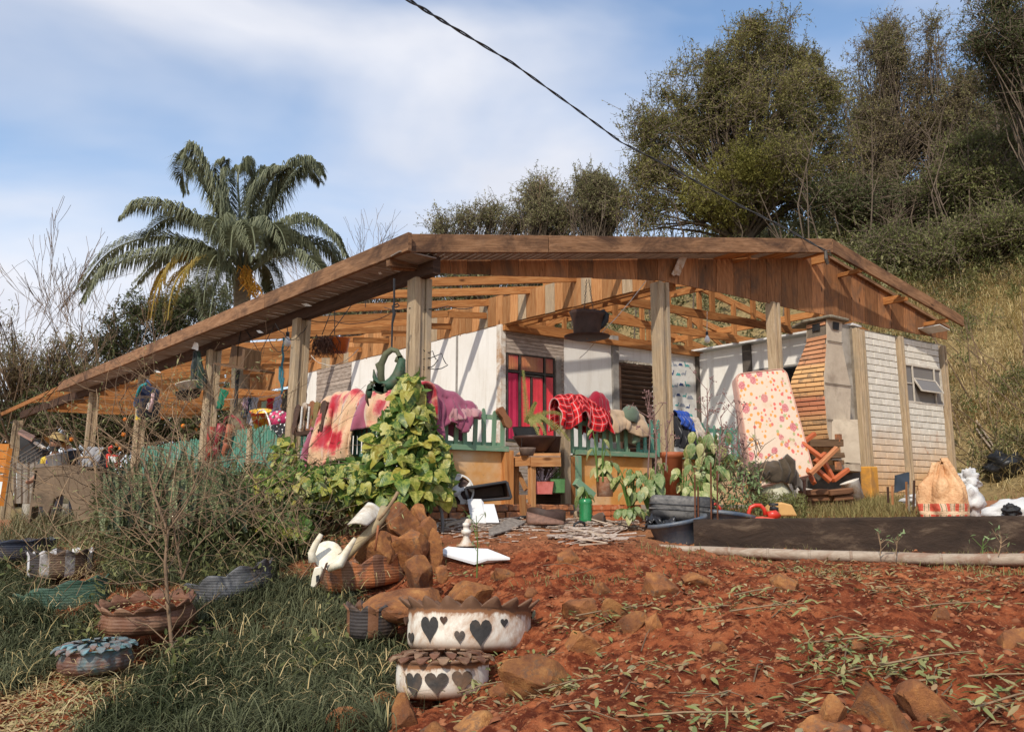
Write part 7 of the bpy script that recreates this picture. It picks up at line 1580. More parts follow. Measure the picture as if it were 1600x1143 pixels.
root=empty('orange_panel',at(8,720,20.5),'bright orange slatted metal panel leaning beyond the leftmost post','panel'); OY=plain('machine_orange',(.52,.20,.03),(.38,.13,.02),5,.5)
for i in range(5):
    b=MB(); b.prism([at(-12,704+i*12,20.5),at(14-i*2.4,704+i*12,20.5),at(14-i*2.4,693+i*12,20.5),at(-12,693+i*12,20.5)],Vector((0,.06,0))); b.build('slat',OY,root)
b=MB(); b.beam(at(16,700,20.3),at(2,790,20.3),.10,.08,NV); b.build('frame',OY,root)
b=MB()
for i in range(9): b.tube([at(14+i*1.2,722+i*5,16),at(66,690+i*6,16)],.006,3)
for i in range(7): b.tube([at(20+i*7,712,16),at(22+i*7,775,16)],.005,3)
tag(b.build('wire_fence',plain('wire',(.35,.33,.3),(.25,.23,.2))),'wire mesh fence strung behind the leftmost post','wire fence')
# --- power cable: two twisted strands
s0=[(632,-4,6.0),(700,38,7.6),(800,98,9.8),(900,170,11.6),(970,222,12.4),(1060,268,12.5),(1150,318,12.4),(1230,358,12.2),(1290,392,11.95)]
b=MB(); C_=[]
for i in range(len(s0)-1):
    a_,c_=s0[i],s0[i+1]
    for t in np.arange(0,1,.05): 
        q=[a_[k]+(c_[k]-a_[k])*t for k in range(3)]; C_.append(at(*q))
C_.append(at(*s0[-1]))
for ph in (0,PI):
    P=[]
    for i,p in enumerate(C_):
        a=i*.42+ph; am=.010; P.append(p+Vector((0,0,1))*am*math.sin(a)+Vector((.5,-.8,0))*am*math.cos(a))
    b2=MB(); b2.tube(P,.0085,6); 
    if ph==0: cab=empty('power_cable',C_[0],'twisted black overhead power cable reaching the roof apex','cable')
    b2.build('strand',M['black'],cab,True)
b=MB(); c=at(1290,392,11.9); b.tube([c,c-Z*.12,c-Z*.2+U*.03],[.02,.03,.02],6); b.tube([c,c+U*.1+Z*.03,c+U*.13-Z*.06,c-Z*.03],.008,5); b.build('anchor',M['metal_dark'],cab)
# ================================================================== VEGETATION
def clumps(n,ell,seed=0):
    """ell: list of (center Vector, rx,ry,rz); returns clump centres near the shells"""
    r=np.random.default_rng(seed); vol=np.array([e[1]*e[2]*e[3] for e in ell])**.67; k=r.choice(len(ell),n,p=vol/vol.sum()); out_=[]; sup={}
    for i in k:
        c,rx,ry,rz=ell[i]; sup.setdefault(i,[]); L9=sup[i]
        if len(L9)<7: dd_=r.normal(size=3); L9.append(dd_/np.linalg.norm(dd_))
        d=L9[r.integers(len(L9))]+r.normal(size=3)*.36; d/=np.linalg.norm(d); q=r.uniform(.5,1.05)
        out_.append((c.x+d[0]*rx*q,c.y+d[1]*ry*q,c.z+d[2]*rz*q))
    return np.array(out_)
def leafcloud(name,centres,per,sig,ln,wd,mat,parent=None,tilt=.9,seed=0,up=.25,tmpl=QUADL,twigs=None):
    r=np.random.default_rng(seed+11); n=len(centres); cnt=(per*r.uniform(.35,1.5,n)).astype(int); idx_=np.repeat(np.arange(n),cnt); sg=(sig*r.uniform(.5,1.35,n))[idx_]
    tw=12; tid=(np.arange(len(idx_))//tw); nt=tid[-1]+1; dv=r.normal(size=(nt,3))+np.array([0,0,.55]); dv/=np.linalg.norm(dv,axis=1)[:,None]; first=np.minimum(np.arange(nt)*tw,len(idx_)-1); st=centres[idx_[first]]+r.normal(size=(nt,3))*sg[first][:,None]*.45; tl=sg[first]*r.uniform(.9,2.0,nt); tt=r.uniform(.1,1,len(idx_)); P=st[tid]+dv[tid]*(tl[tid]*tt)[:,None]+r.normal(size=(len(idx_),3))*.035; fr=rotframes(len(P),tilt,r)
    if twigs is not None:
        sdv=np.cross(dv,np.array([0,1,0.])); sdv/=np.linalg.norm(sdv,axis=1)[:,None]; e_=st+dv*tl[:,None]; wv_=sdv*twigs; VV=np.stack([st-wv_,st+wv_,e_+wv_*.4,e_-wv_*.4],1).reshape(-1,3); fastmesh('twigs',VV,np.arange(len(VV)).reshape(-1,4),M['bark'],parent)['kind']='stuff'
    L_=ln*r.uniform(.6,1.4,len(P)); W_=wd*r.uniform(.6,1.4,len(P))
    return scatter(name,tmpl[0],tmpl[1],P,fr,W_,L_,mat,parent)
def branching(b,p,d,L_,r,depth,rs,spread=.5,up=.15,tips=None,n=4,wob=.12,kids=(2,3),shrink=.74,minr=.004):
    pts=[p]; cur=Vector(p); dd=Vector(d).normalized(); rad=[r]
    for i in range(n):
        dd=(dd+Vector((rs.gauss(0,wob),rs.gauss(0,wob),rs.gauss(0,wob)+up*.12))).normalized(); cur=cur+dd*(L_/n); pts.append(cur.copy()); rad.append(max(minr,r*(1-.38*(i+1)/n)))
    b.tube(pts,rad,5 if r>.03 else 3,False)
    if tips is not None and depth<=1: tips.append(tuple(cur))
    if depth<=0: return
    for k in range(rs.randint(*kids)):
        ax=Vector((rs.gauss(0,1),rs.gauss(0,1),rs.gauss(0,.6))).normalized(); nd=(dd+ax*spread*rs.uniform(.6,1.3)+Z*up*.5).normalized(); j=rs.randint(max(1,n-2),n)
        branching(b,pts[j],nd,L_*shrink*rs.uniform(.8,1.15),max(minr,rad[j]*.72),depth-1,rs,spread,up,tips,n,wob,kids,shrink,minr)
def E(px,py,wx,hy,D,dep=None): 
    c=at(px,py,D); rx=wx/1300*D; rz=hy/1300*D; return (c,rx,dep or rx,rz)
def tree(name,label,base,ell,ncl,per,sig,ln,wd,mat,seed,trunk_r=.3,limbs=9,group=None,cat='tree',stems=1,tw=.02):
    root=empty(name,base,label,cat,group); rs=random.Random(seed); cs=clumps(ncl,ell,seed); b=MB()
    for s_ in range(stems):
        b0=Vector(base)+Vector((rs.uniform(-.5,.5)*(stems>1)*2,rs.uniform(-.4,.4),0)); mid=sum([e[0] for e in ell],Vector())/len(ell); top=b0+(mid-b0)*.55; b.tube([b0,lerp(b0,top,.5)+Vector((rs.uniform(-.2,.2),0,0)),top],[trunk_r,trunk_r*.8,trunk_r*.6],7)
        for i in rs.sample(range(len(cs)),min(limbs*6,len(cs))):
            e=Vector(cs[i]); st=lerp(b0,top,rs.uniform(.35,1)); m1=lerp(st,e,.45)+Vector((rs.uniform(-.4,.4),rs.uniform(-.4,.4),rs.uniform(0,.5))); b.tube([st,m1,e],[trunk_r*.30,trunk_r*.16,tw*.6],4,False)
    b.build('trunk',M['bark'],root,True)
    leafcloud('crown',cs,per,sig,ln,wd,mat,root,seed=seed,twigs=.010)
    return root
M['olive']=leafmat('olive',[(.07,.08,.02),(.12,.125,.035),(.19,.18,.055),(.25,.22,.08)],.7,.3,.15)
M['dkgreen']=leafmat('dkgreen',[(.03,.04,.015),(.06,.072,.026),(.11,.12,.045)],.6,.2,.2)
M['midgreen']=leafmat('midgreen',[(.06,.075,.022),(.11,.125,.04),(.19,.19,.07)],.6,.3,.2)
M['brownleaf']=leafmat('brownleaf',[(.14,.10,.055),(.20,.155,.08),(.27,.21,.11),(.15,.16,.06)],.8,.25,.1)
M['greyleaf']=leafmat('greyleaf',[(.13,.13,.06),(.20,.19,.09),(.27,.25,.13)],.8,.3,.1)
gzv=lambda x,y:float(hgt(x,y,False)[0])
def bs(px,D,dy=0): r=ray(px,500); x=r.x/r.y*D; return Vector((x,D,gzv(x,D)-.1+dy))
tree('broad_tree','huge round olive-green tree towering behind the roof',bs(1195,27),[E(1185,95,95,62,27),E(1105,155,85,78,27.5),E(1050,225,72,80,27),E(1250,165,72,85,27.5),E(1170,200,110,90,27),E(1020,300,52,50,27),E(1120,290,90,60,26.5),E(1215,285,95,60,26.5),E(1290,260,45,80,27.5),E(1000,345,50,40,27)],620,270,.40,.092,.036,M['olive'],3,.26,16,stems=3)
leafcloud('crown',clumps(70,[E(1150,300,120,45,25.5),E(1190,250,50,30,25)],77),200,.35,.09,.036,leafmat('yellowolive',[(.10,.10,.02),(.16,.15,.03),(.20,.18,.05)],.7,.3,.15),bpy.data.objects['broad_tree'],seed=77)
tree('sparse_tree','tall brownish half-bare tree right of the huge tree',bs(1390,31),[E(1375,110,42,70,31),E(1420,100,48,75,31),E(1390,210,65,80,31),E(1350,260,55,60,30),E(1440,240,45,80,31),E(1330,200,40,90,31),E(1395,70,30,40,31),E(1450,180,50,90,31)],430,150,.45,.09,.035,M['brownleaf'],5,.10,34,stems=4)
tree('sparse_tree','thin rusty-leaved tree between the half-bare tree and the dark corner tree',bs(1480,30),[E(1478,150,30,80,30),E(1500,260,50,60,30),E(1465,60,22,40,30),E(1530,180,60,90,29),E(1580,230,60,80,29)],380,150,.42,.09,.035,M['brownleaf'],6,.09,26,stems=3)
tree('dark_tree','dark overhanging tree filling the top right corner',bs(1700,21),[E(1560,50,55,62,21),E(1600,110,60,60,21),E(1545,15,45,30,21),E(1660,60,70,80,21)],240,220,.36,.075,.03,M['dkgreen'],8,.12,8,stems=2)
tree('green_tree','bushy mid-green tree at the right edge below the dark one',bs(1560,24),[E(1560,240,70,50,24),E(1510,290,60,40,24),E(1600,310,60,50,23)],240,190,.40,.09,.038,M['midgreen'],9,.15,14,stems=3)
tree('thicket_tree','dark leafy thicket tree under the half-bare ones',bs(1400,25.5),[E(1390,325,75,30,25.5),E(1300,325,55,26,25.5),E(1480,325,60,28,25.5)],220,180,.38,.09,.038,M['dkgreen'],10,.12,14,stems=4)
tree('thicket_tree','olive thicket tree seen above the roof left of the huge tree',bs(935,33),[E(930,325,45,42,33),E(905,300,30,28,33),E(965,335,30,40,33)],190,150,.42,.10,.04,M['greyleaf'],11,.12,16,stems=3)
tree('small_tree','grey-green small tree peeking over the middle of the roof',bs(830,35),[E(835,320,34,32,35),E(860,345,40,24,35),E(845,300,16,14,35),E(890,345,40,22,35)],170,130,.42,.10,.04,M['greyleaf'],12,.1,14,stems=3)
tree('small_tree','low bush-like tree just over the roof above the corner',bs(745,36),[E(740,348,38,18,36),E(768,338,20,14,36),E(790,352,40,16,36),E(700,358,30,12,36)],120,120,.42,.10,.04,M['greyleaf'],13,.08,12,stems=3)
for lb_,es_,sd_ in (('green shrub on the hill right of the roof apex',[E(1385,395,55,28,23)],51),('wide green shrub on the upper slope above the gable end',[E(1480,400,60,32,22)],52),('green shrub at the right edge of the upper slope',[E(1575,385,60,42,21.5)],53)): tree('hill_shrub',lb_,at(es_[0][0].x/es_[0][0].y*1300+800,420,es_[0][0].y),es_,90,150,.42,.085,.034,M['midgreen'],sd_,.04,4,cat='shrub',stems=2,tw=.01)
# hillside mass: scrub, thin stems, straw
def hillpts(n,x0,x1,y0,y1,poly=None): 
    X=rng.uniform(x0,x1,n); Y=rng.uniform(y0,y1,n); Zz=hgt(X,Y); P=np.stack([X,Y,Zz],1); px,py=project(P); m=(px>-60)&(px<1700)&(py<900)
    if poly: m&=inpoly(px,py,poly)
    m&=~((Y<21)&(X<8.6)&(X>-14)); return P[m]
P=hillpts(5200,-14,26,17,44); P=P[(P[:,2]>.6)]; qx,qy=project(P); P=P[~inpoly(qx,qy,[(1430,440),(1700,440),(1700,800),(1430,800)])]; P[:,2]+=rng.uniform(.1,1.0,len(P)); o=leafcloud('scrub',P[:1500],75,.38,.14,.06,M['greyleaf'],seed=4); tag(o,'dense grey-green scrub covering the hill',kind='stuff')
o=leafcloud('scrub',P[1500:2000],75,.34,.10,.045,M['dkgreen'],seed=5); tag(o,'darker scrub patches on the hill',kind='stuff')
P=hillpts(900,8,24,15.5,27); qx,qy=project(P); P=P[(qy<470)|(rng.random(len(P))<.12)]; P[:,2]+=rng.uniform(.0,.4,len(P)); o=leafcloud('undergrowth',P[:420],170,.34,.085,.034,M['midgreen'],seed=6,up=.6); tag(o,'green undergrowth on the slope right of the house',kind='stuff')
b=MB(); rs=random.Random(5)
P=hillpts(900,-10,26,22,40); P=P[P[:,2]>1.5][:240]
for p in P:
    h_=rs.uniform(2.0,5.0); q=Vector(p); m_=q+Vector((rs.uniform(-.3,.3),0,h_*.5)); t_=q+Vector((rs.uniform(-.7,.7),rs.uniform(-.3,.3),h_)); b.tube([q,m_,t_],[.028,.022,.008],4,False)
    for k in range(4):
        st=lerp(m_,t_,rs.random()); b.tube([st,st+Vector((rs.uniform(-.6,.6),rs.uniform(-.4,.4),rs.uniform(.3,.9)))],[.014,.005],3,False)
tag(b.build('thin_stems',M['bark'],None),'thin bare stems of the woodland on the hill',kind='stuff')
def blades(name,P,L_,w,lean,droop,mat,az=None,nseg=4,r=rng,parent=None):
    n=len(P); az=r.uniform(0,2*PI,n) if az is None else az; L_=np.broadcast_to(L_,n); w=np.broadcast_to(w,n); le=np.abs(r.normal(lean,.25,n)); dr=np.clip(r.normal(droop,.3,n),0,3)
    dx=np.stack([np.cos(az),np.sin(az),np.zeros(n)],1); sdv=np.stack([-np.sin(az),np.cos(az),np.zeros(n)],1); V_=np.zeros((n,(nseg+1)*2,3))
    for k in range(nseg+1):
        t=k/nseg; ph=le+dr*t; 
        hx=(np.sin(le)*t+ (np.sin(ph)-np.sin(le))*t*.5); hz=(np.cos(le)*t+(np.cos(ph)-np.cos(le))*t*.5); c=P+dx*(L_*hx)[:,None]+np.array([0,0,1.])*(L_*hz)[:,None]; ww=(w*(1-t**1.6)*.5+.0006)[:,None]
        V_[:,2*k]=c-sdv*ww; V_[:,2*k+1]=c+sdv*ww
    f=np.array([(2*k,2*k+1,2*k+3,2*k+2) for k in range(nseg)]); F_=(f[None]+(np.arange(n)*(nseg+1)*2)[:,None,None]).reshape(-1,4); return fastmesh(name,V_.reshape(-1,3),F_,mat,parent)
M['straw']=leafmat('straw_grass',[(.34,.24,.10),(.56,.41,.20),(.70,.56,.32),(.42,.34,.15)],.85,.25,.1)
M['greengrass']=leafmat('green_grass',[(.10,.12,.035),(.17,.18,.06),(.28,.25,.11)],.8,.25,.1)
P=hillpts(120000,8.4,20,14.2,25); P=P[rng.random(len(P))<np.clip(.55+1.5*fbm(P[:,0],P[:,1],3,.55),.12,1)][:56000]; o=blades('dry_grass',P,rng.uniform(.35,1.15,len(P)),rng.uniform(.006,.018,len(P)),.5,1.9,M['straw'],nseg=3); tag(o,'long dry straw grass hanging down the slope',kind='stuff')
P=hillpts(30000,8.4,24,16,30); qx,qy=project(P); P=P[(qy<460)|(rng.random(len(P))<.15)][:8000]; o=blades('slope_grass',P,rng.uniform(.3,.9,len(P)),rng.uniform(.012,.025,len(P)),.35,1.0,M['greengrass'],nseg=3); tag(o,'greener grass mixed into the slope',kind='stuff')
P=hillpts(2600,8.4,20,15.0,26); P=P[fbm(P[:,0]+9,P[:,1],3,.6)>.12][:100]; P[:,2]+=.25; o=leafcloud('slope_scrub',P,130,.24,.07,.028,M['midgreen'],seed=31,twigs=.006); tag(o,'patchy dark scrub growing through the straw slope',kind='stuff')
P=hillpts(2600,8.4,20,15.0,26); P=P[fbm(P[:,0]+2,P[:,1]+6,3,.8)>.14][:130]; P[:,2]+=.2; o=leafcloud('slope_scrub',P,110,.22,.07,.028,M['brownleaf'],seed=32,twigs=.006); tag(o,'brown dead brush patches on the straw slope',kind='stuff')
b=MB(); rs=random.Random(8)
for i in range(22):
    px=rs.uniform(1490,1620); py=rs.uniform(560,740); q=onground(px,py,13,30); e=q+Vector((rs.uniform(-1.6,.2),rs.uniform(-.3,.3),rs.uniform(.8,2.2))); m_=lerp(q,e,.5)+Vector((rs.uniform(-.1,.1),0,.1)); b.tube([q,m_,e],[.014,.011,.004],4,False)
tag(b.build('leaning_stems',M['stem'],None),'thin stems leaning over the straw slope',kind='stuff')
# --- palm
Dp=20; root=empty('palm_tree',at(378,600,Dp),'feather palm with drooping fronds rising behind the left eave','palm')
b=MB(); b.tube([at(372,760,Dp),at(376,600,Dp),at(378,470,Dp),at(379,425,Dp)],[.26,.22,.20,.24],10); b.build('trunk',plain('palm_trunk',(.30,.25,.18),(.16,.13,.09),6,.9,.6,stretch=(1,1,5)),root,True)
M['frond']=leafmat('frond',[(.085,.10,.06),(.14,.155,.09),(.24,.25,.15)],.55,.3,.25); M['frond_y']=leafmat('frond_y',[(.28,.17,.03),(.42,.27,.05),(.25,.20,.06)],.6,.3,.2)
def frond(pts,mat,seed,leaf=.9,n=62,depth=(0,0),spreadv=.8):
    rs=np.random.default_rng(seed); P=[at(x,y,Dp+depth[0]+(depth[1]-depth[0])*i/(len(pts)-1)) for i,(x,y) in enumerate(pts)]
    # smooth curve
    def cv(t):
        k=t*(len(P)-1); i=min(int(k),len(P)-2); u=k-i; p0=P[max(i-1,0)];p1=P[i];p2=P[i+1];p3=P[min(i+2,len(P)-1)]
        return .5*((2*p1)+(p2-p0)*u+(2*p0-5*p1+4*p2-p3)*u*u+(3*p1-p0-3*p2+p3)*u**3)
    C_=[cv(t/24) for t in range(25)]; b=MB(); b.tube(C_,[.035*(1-.8*i/24)+.004 for i in range(25)],5,False); rb=b
    for i in range(n):
        t=.16+.84*i/n; c=cv(t); d=(cv(min(1,t+.02))-cv(t-.02)).normalized(); side=d.cross(Z).normalized(); env=leaf*(.45+.55*math.sin(min(1,t*1.15)*PI)**.7)*(1-.45*t)
        for sg in (-1,1):
            for dup in range(3):
                l=env*rs.uniform(.75,1.15); a=rs.uniform(.35,.75); hang=rs.uniform(.4,2.2); dirv=(side*sg*spreadv+d*a+Vector((rs.normal()*.12,rs.normal()*.12,.25 if dup else .05))).normalized(); m_=c+dirv*l*.45; e=m_+(dirv*.45+Vector((0,0,-hang))).normalized()*l*.55; w=.014; sdv=dirv.cross(Z).normalized()*w
                rb.add([c-sdv*.4,c+sdv*.4,m_+sdv,m_-sdv],[(0,1,2,3)]); rb.add([m_-sdv,m_+sdv,e],[(0,1,2)])
    rb.build('frond',mat,root)
FR_=[([(378,425),(340,330),(300,255),(285,262),(290,300)],0,(0,.6)),([(378,425),(352,345),(325,270),(300,232),(282,245)],0,(0,-.8)),([(380,425),(420,330),(455,268),(488,253),(503,272)],0,(0,-.5)),([(382,425),(405,340),(440,290),(480,265),(500,285)],0,(0,1.0)),
([(378,428),(330,360),(270,325),(215,320),(190,338)],0,(0,-.6)),([(376,428),(310,385),(240,370),(170,395),(125,450)],0,(0,.4)),([(376,430),(300,400),(220,400),(160,425),(130,470)],0,(0,-1.0)),
([(382,428),(430,365),(480,345),(520,365),(540,398)],0,(0,-.4)),([(382,430),(440,385),(500,382),(530,410),(540,450)],0,(0,.8)),([(382,432),(430,400),(475,400),(500,420),(512,450)],0,(0,-1.2)),
([(379,425),(375,340),(372,275),(385,255),(395,270)],0,(0,.5)),([(379,425),(390,350),(405,285),(420,262),(430,275)],0,(0,1.3)),([(379,428),(372,380),(366,352),(362,370),(360,400)],0,(0,-1.8)),([(379,428),(388,385),(392,355),(397,372),(400,405)],0,(0,-2.0)),
([(376,432),(345,400),(330,410),(322,440),(318,475)],0,(0,-1.4)),([(376,432),(300,400),(265,415),(245,450),(235,500)],1,(0,-.9)),([(376,432),(320,405),(285,425),(268,460),(262,500)],1,(0,-1.5)),([(376,434),(350,415),(338,440),(330,480),(325,520)],0,(0,-1.8)),([(384,432),(398,408),(418,420),(428,445),(432,470)],0,(0,1)),([(379,425),(365,350),(350,300),(345,265),(352,250)],0,(0,-.3)),([(380,425),(400,340),(412,300),(430,270),(448,262)],0,(0,-.9)),([(378,426),(345,370),(300,340),(255,345),(225,370)],0,(0,.9)),([(382,426),(420,380),(455,370),(490,390),(505,425)],0,(0,.2)),([(377,428),(335,395),(300,385),(255,400),(215,440)],0,(0,.3)),([(379,428),(360,370),(345,345),(335,350),(325,380)],0,(0,-1.6)),([(381,428),(400,375),(420,350),(438,360),(448,390)],0,(0,-1.5))]
for i,(pts,y_,dp) in enumerate(FR_): frond(pts,M['frond_y'] if y_ else M['frond'],i,.98 if not y_ else .6,90 if not y_ else 60,dp)
b=MB(); rs=random.Random(3)
for i in range(110):
    t=rs.random(); c=lerp(at(380,415,19.5),at(398,450,19.3),t)+Vector((rs.uniform(-.12,.12),rs.uniform(-.15,.15),0)); b.tube([c,c+Vector((rs.uniform(-.1,.16),rs.uniform(-.1,.1),-.15)),c+Vector((rs.uniform(-.1,.22),rs.uniform(-.1,.1),-.34))],[.014,.012,.006],3,False)
b.build('fruit_bunch',plain('fruit_yellow',(.58,.30,.04),(.42,.18,.02),9),root)
# --- leafy and bare trees on the left
tree('citrus_tree','dark orange tree full of fruit behind the left veranda posts',bs(150,27),[E(120,660,80,70,27),E(200,640,80,70,27.5),E(265,660,60,60,27)],210,200,.36,.11,.055,M['dkgreen'],21,.12,10)
tree('citrus_tree','second dark orange tree beyond the teal fence',bs(360,28),[E(340,650,70,50,28),E(400,650,60,45,28)],130,170,.36,.11,.055,M['dkgreen'],22,.12,10)
for k,(tr,x0,x1,y0,y1,D) in enumerate((('citrus_tree',90,300,600,700,25.6),('citrus_tree.001',285,330,630,680,26.8))):
    for i in range(16 if k==0 else 8):
        b=MB(); b.ball(at(random.uniform(x0,x1),random.uniform(y0,y1),D+random.uniform(-.5,.3)),.07,10,7); b.build('orange',M.setdefault('fruit',plain('fruit',(.75,.22,.02),(.6,.15,.01),5,.5)),bpy.data.objects[tr],True)
tree('thicket_tree','pale olive thicket seen through the rafters left of the corner post',bs(560,29),[E(540,482,50,34,29),E(600,468,50,44,29),E(480,510,45,30,29),E(660,450,40,50,30)],150,110,.42,.13,.055,M['greyleaf'],41,.1,20,stems=5)
tree('thicket_tree','pale olive thicket seen through the rafters right of the corner post',bs(740,29),[E(720,450,50,50,29),E(780,440,50,50,30),E(850,440,50,50,30)],130,110,.42,.13,.055,M['greyleaf'],42,.1,20,stems=5)
tree('dark_tree','dark evergreen shrub tree below the palm fronds',bs(235,30),[E(230,515,55,45,30),E(280,490,45,40,31),E(190,545,40,30,30),E(330,480,50,30,31)],170,120,.36,.12,.05,M['dkgreen'],23,.12,12)
tree('hedge_tree','leafy dark hedge tree left of the first post',bs(-10,33),[E(20,670,60,45,33),E(60,650,60,30,34),E(-40,640,60,50,33)],120,120,.36,.11,.05,M['dkgreen'],24,.1,10)
tree('thicket_tree','brown-grey thicket tree at the left edge above the eave',bs(60,36),[E(40,560,60,50,30),E(130,560,55,36,31),E(100,590,60,30,30),E(0,530,30,60,30)],170,60,.42,.10,.035,M['brownleaf'],25,.1,26,stems=4)
def bare(name,label,px,D,h,seed,r=.09,py=None,depth=5,lean=0,spread=.42,kids=(2,3)):
    base=bs(px,D) if py is None else at(px,py,D); root=empty(name,base,label,'bare tree'); rs=random.Random(seed); b=MB(); branching(b,Vector(base),Vector((lean,0,1)),h*.32,r,depth,rs,spread,.22,None,4,.09,kids,.76,.007); b.build('branches',M['stem'],root,False); return root
bare('bare_tree','tall bare tree with fine twigs at the left edge',-10,28,10.0,31,.07,depth=6,lean=.08)
bare('bare_tree','slender bare tree left of the palm',150,27,9.4,32,.10,depth=6,lean=.0)
bare('bare_tree','bare tree with pale twigs between the left edge and the palm',75,26,9.0,33,.09,depth=6,lean=.05)
bare('bare_tree','small bare treetop showing over the roof right of the palm',560,38,9.0,34,.10,depth=6)
bare('bare_tree','small bare treetop above the roof near the corner',600,40,9.4,35,.10,depth=6)
bare('bare_tree','bare twiggy treetop over the middle of the roof',850,34,9.4,36,.09,depth=6)
# --- dark mondo grass
M['mondo']=leafmat('mondo',[(.014,.020,.009),(.030,.038,.016),(.060,.072,.032),(.15,.155,.085)],.75,.15,.08)
POLY=[(-60,885),(60,900),(95,980),(0,1085),(-60,1100)],[(130,1143),(215,1080),(290,1010),(330,965),(430,915),(560,925),(560,960),(625,1010),(640,1075),(600,1160),(120,1180)],[(95,980),(170,940),(160,1000),(110,1040),(60,1050)],[(160,865),(300,850),(440,880),(430,925),(330,950),(290,915),(170,925)],[(0,1010),(100,1000),(105,1050),(0,1090)],[(300,940),(500,900),(520,935),(420,945),(300,990)],[(280,840),(470,800),(500,870),(420,900),(300,880)]
PP=[]
for i,pl in enumerate(POLY):
    xs_=[p[0] for p in pl]; P=groundpts(170000,-6.5,.2,3.4,10,pl); PP.append(P[: (14000,32000,6000,9000,6500,9000,5000)[i]])
P=np.concatenate(PP); 
# gather into tufts
tf_=P[rng.choice(len(P),1500,replace=False)]; k=rng.integers(0,len(tf_),len(P)); mixw=.78; Pt=P*(1-mixw)+tf_[k]*mixw; near_=np.linalg.norm(P[:,:2]-tf_[k][:,:2],axis=1)
# nearest tuft in a cheap way: snap to a jittered grid
cell=.30; TC_=P[rng.choice(len(P),520,replace=False)]; nn_=np.concatenate([np.argmin(((P[i:i+4000,None,:2]-TC_[None,:,:2])**2).sum(2),1) for i in range(0,len(P),4000)]); gx=TC_[nn_,0]; gy=TC_[nn_,1]; rd=np.hypot(P[:,0]-gx,P[:,1]-gy); keep=rng.random(len(P))<np.clip(1.25-rd/.34,.15,1); P=P[keep]; gx=gx[keep]; gy=gy[keep]; rd=rd[keep]; nn_=nn_[keep]; tl_=rng.uniform(.6,1.25,520)[nn_]
Pt=P.copy(); Pt[:,0]=gx+(P[:,0]-gx)*.30; Pt[:,1]=gy+(P[:,1]-gy)*.30; az=np.arctan2(P[:,1]-gy,P[:,0]-gx)+rng.normal(0,.6,len(P)); Pt[:,2]=hgt(Pt[:,0],Pt[:,1])-.01
o=blades('mondo_grass',Pt,tl_*rng.uniform(.28,.62,len(P)),rng.uniform(.003,.0062,len(P)),.42,2.5,M['mondo'],az=az,nseg=5); tag(o,'thick dark mondo grass covering the left bank',kind='stuff')
P=groundpts(90000,-6.5,.0,3.8,9,[(0,880),(560,880),(620,1010),(560,1100),(200,1100),(0,1050)])[:5000]; den=fbm(P[:,0]+4,P[:,1]+9,2,2.2); P=P[den>.22][:800]; n=len(P); P[:,2]+=rng.uniform(.1,.34,n); o=scatter('bank_seedlings',LANCE[0],LANCE[1],P,rotframes(n,.6),rng.uniform(.012,.03,n),rng.uniform(.04,.09,n),M['midgreen']); tag(o,'scattered broad weeds poking out of the dark grass',kind='stuff')
P=groundpts(60000,-6.5,.3,3.4,9,[(0,880),(600,880),(640,1143),(0,1143)])[:1200]; n=len(P); P[:,2]+=rng.uniform(.05,.22,n); o=blades('dead_blades',P,rng.uniform(.15,.4,n),.004,.9,1.6,M['straw'],nseg=4); tag(o,'dead straw-coloured blades among the dark grass',kind='stuff')
# --- fallen leaves
M['fallen']=leafmat('fallen',[(.10,.16,.05),(.20,.25,.08),(.36,.36,.15),(.30,.19,.09),(.17,.21,.12),(.40,.33,.18),(.26,.13,.06)],.6,.15,.3)
S1=[(860,880),(1700,870),(1700,1200),(600,1200),(760,1040),(830,960)]; 
P=groundpts(30000,-1,6.5,2.5,7.6,S1)
den=fbm(P[:,0]+3,P[:,1],3,1.7); keep=rng.random(len(P))<np.clip(.2+den*.9,.05,.85); P=P[keep][:5600]; P[:,2]+=.010
n=len(P); o=scatter('fallen_leaves',LANCE[0],LANCE[1],P,rotframes(n,.28),rng.uniform(.008,.022,n),rng.uniform(.03,.085,n),M['fallen']); tag(o,'green and dry leaves strewn over the red slope',kind='stuff')
# small litter
P=groundpts(40000,-4,6.5,2.5,9.2); den=fbm(P[:,0]+8,P[:,1]+2,3,1.3); P=P[rng.random(len(P))<np.clip(.22+den*.8,.03,1)][:9000]; P[:,2]+=.006; n=len(P); o=scatter('leaf_bits',QUADL[0],QUADL[1],P,rotframes(n,.3),rng.uniform(.003,.009,n),rng.uniform(.008,.035,n),M['litter']); tag(o,'small dry leaf crumbs on the soil',kind='stuff')
S2=[(-40,1075),(110,1050),(230,1040),(260,1060),(150,1160),(-40,1160)]; P=groundpts(60000,-4.6,-.8,3.2,6.5,S2)[:3600]; P[:,2]+=.012; n=len(P); o=scatter('fallen_leaves',LANCE[0],LANCE[1],P,rotframes(n,.35),rng.uniform(.008,.016,n),rng.uniform(.03,.07,n),M['litter']); tag(o,'olive leaf litter at the bottom left of the bank',kind='stuff')
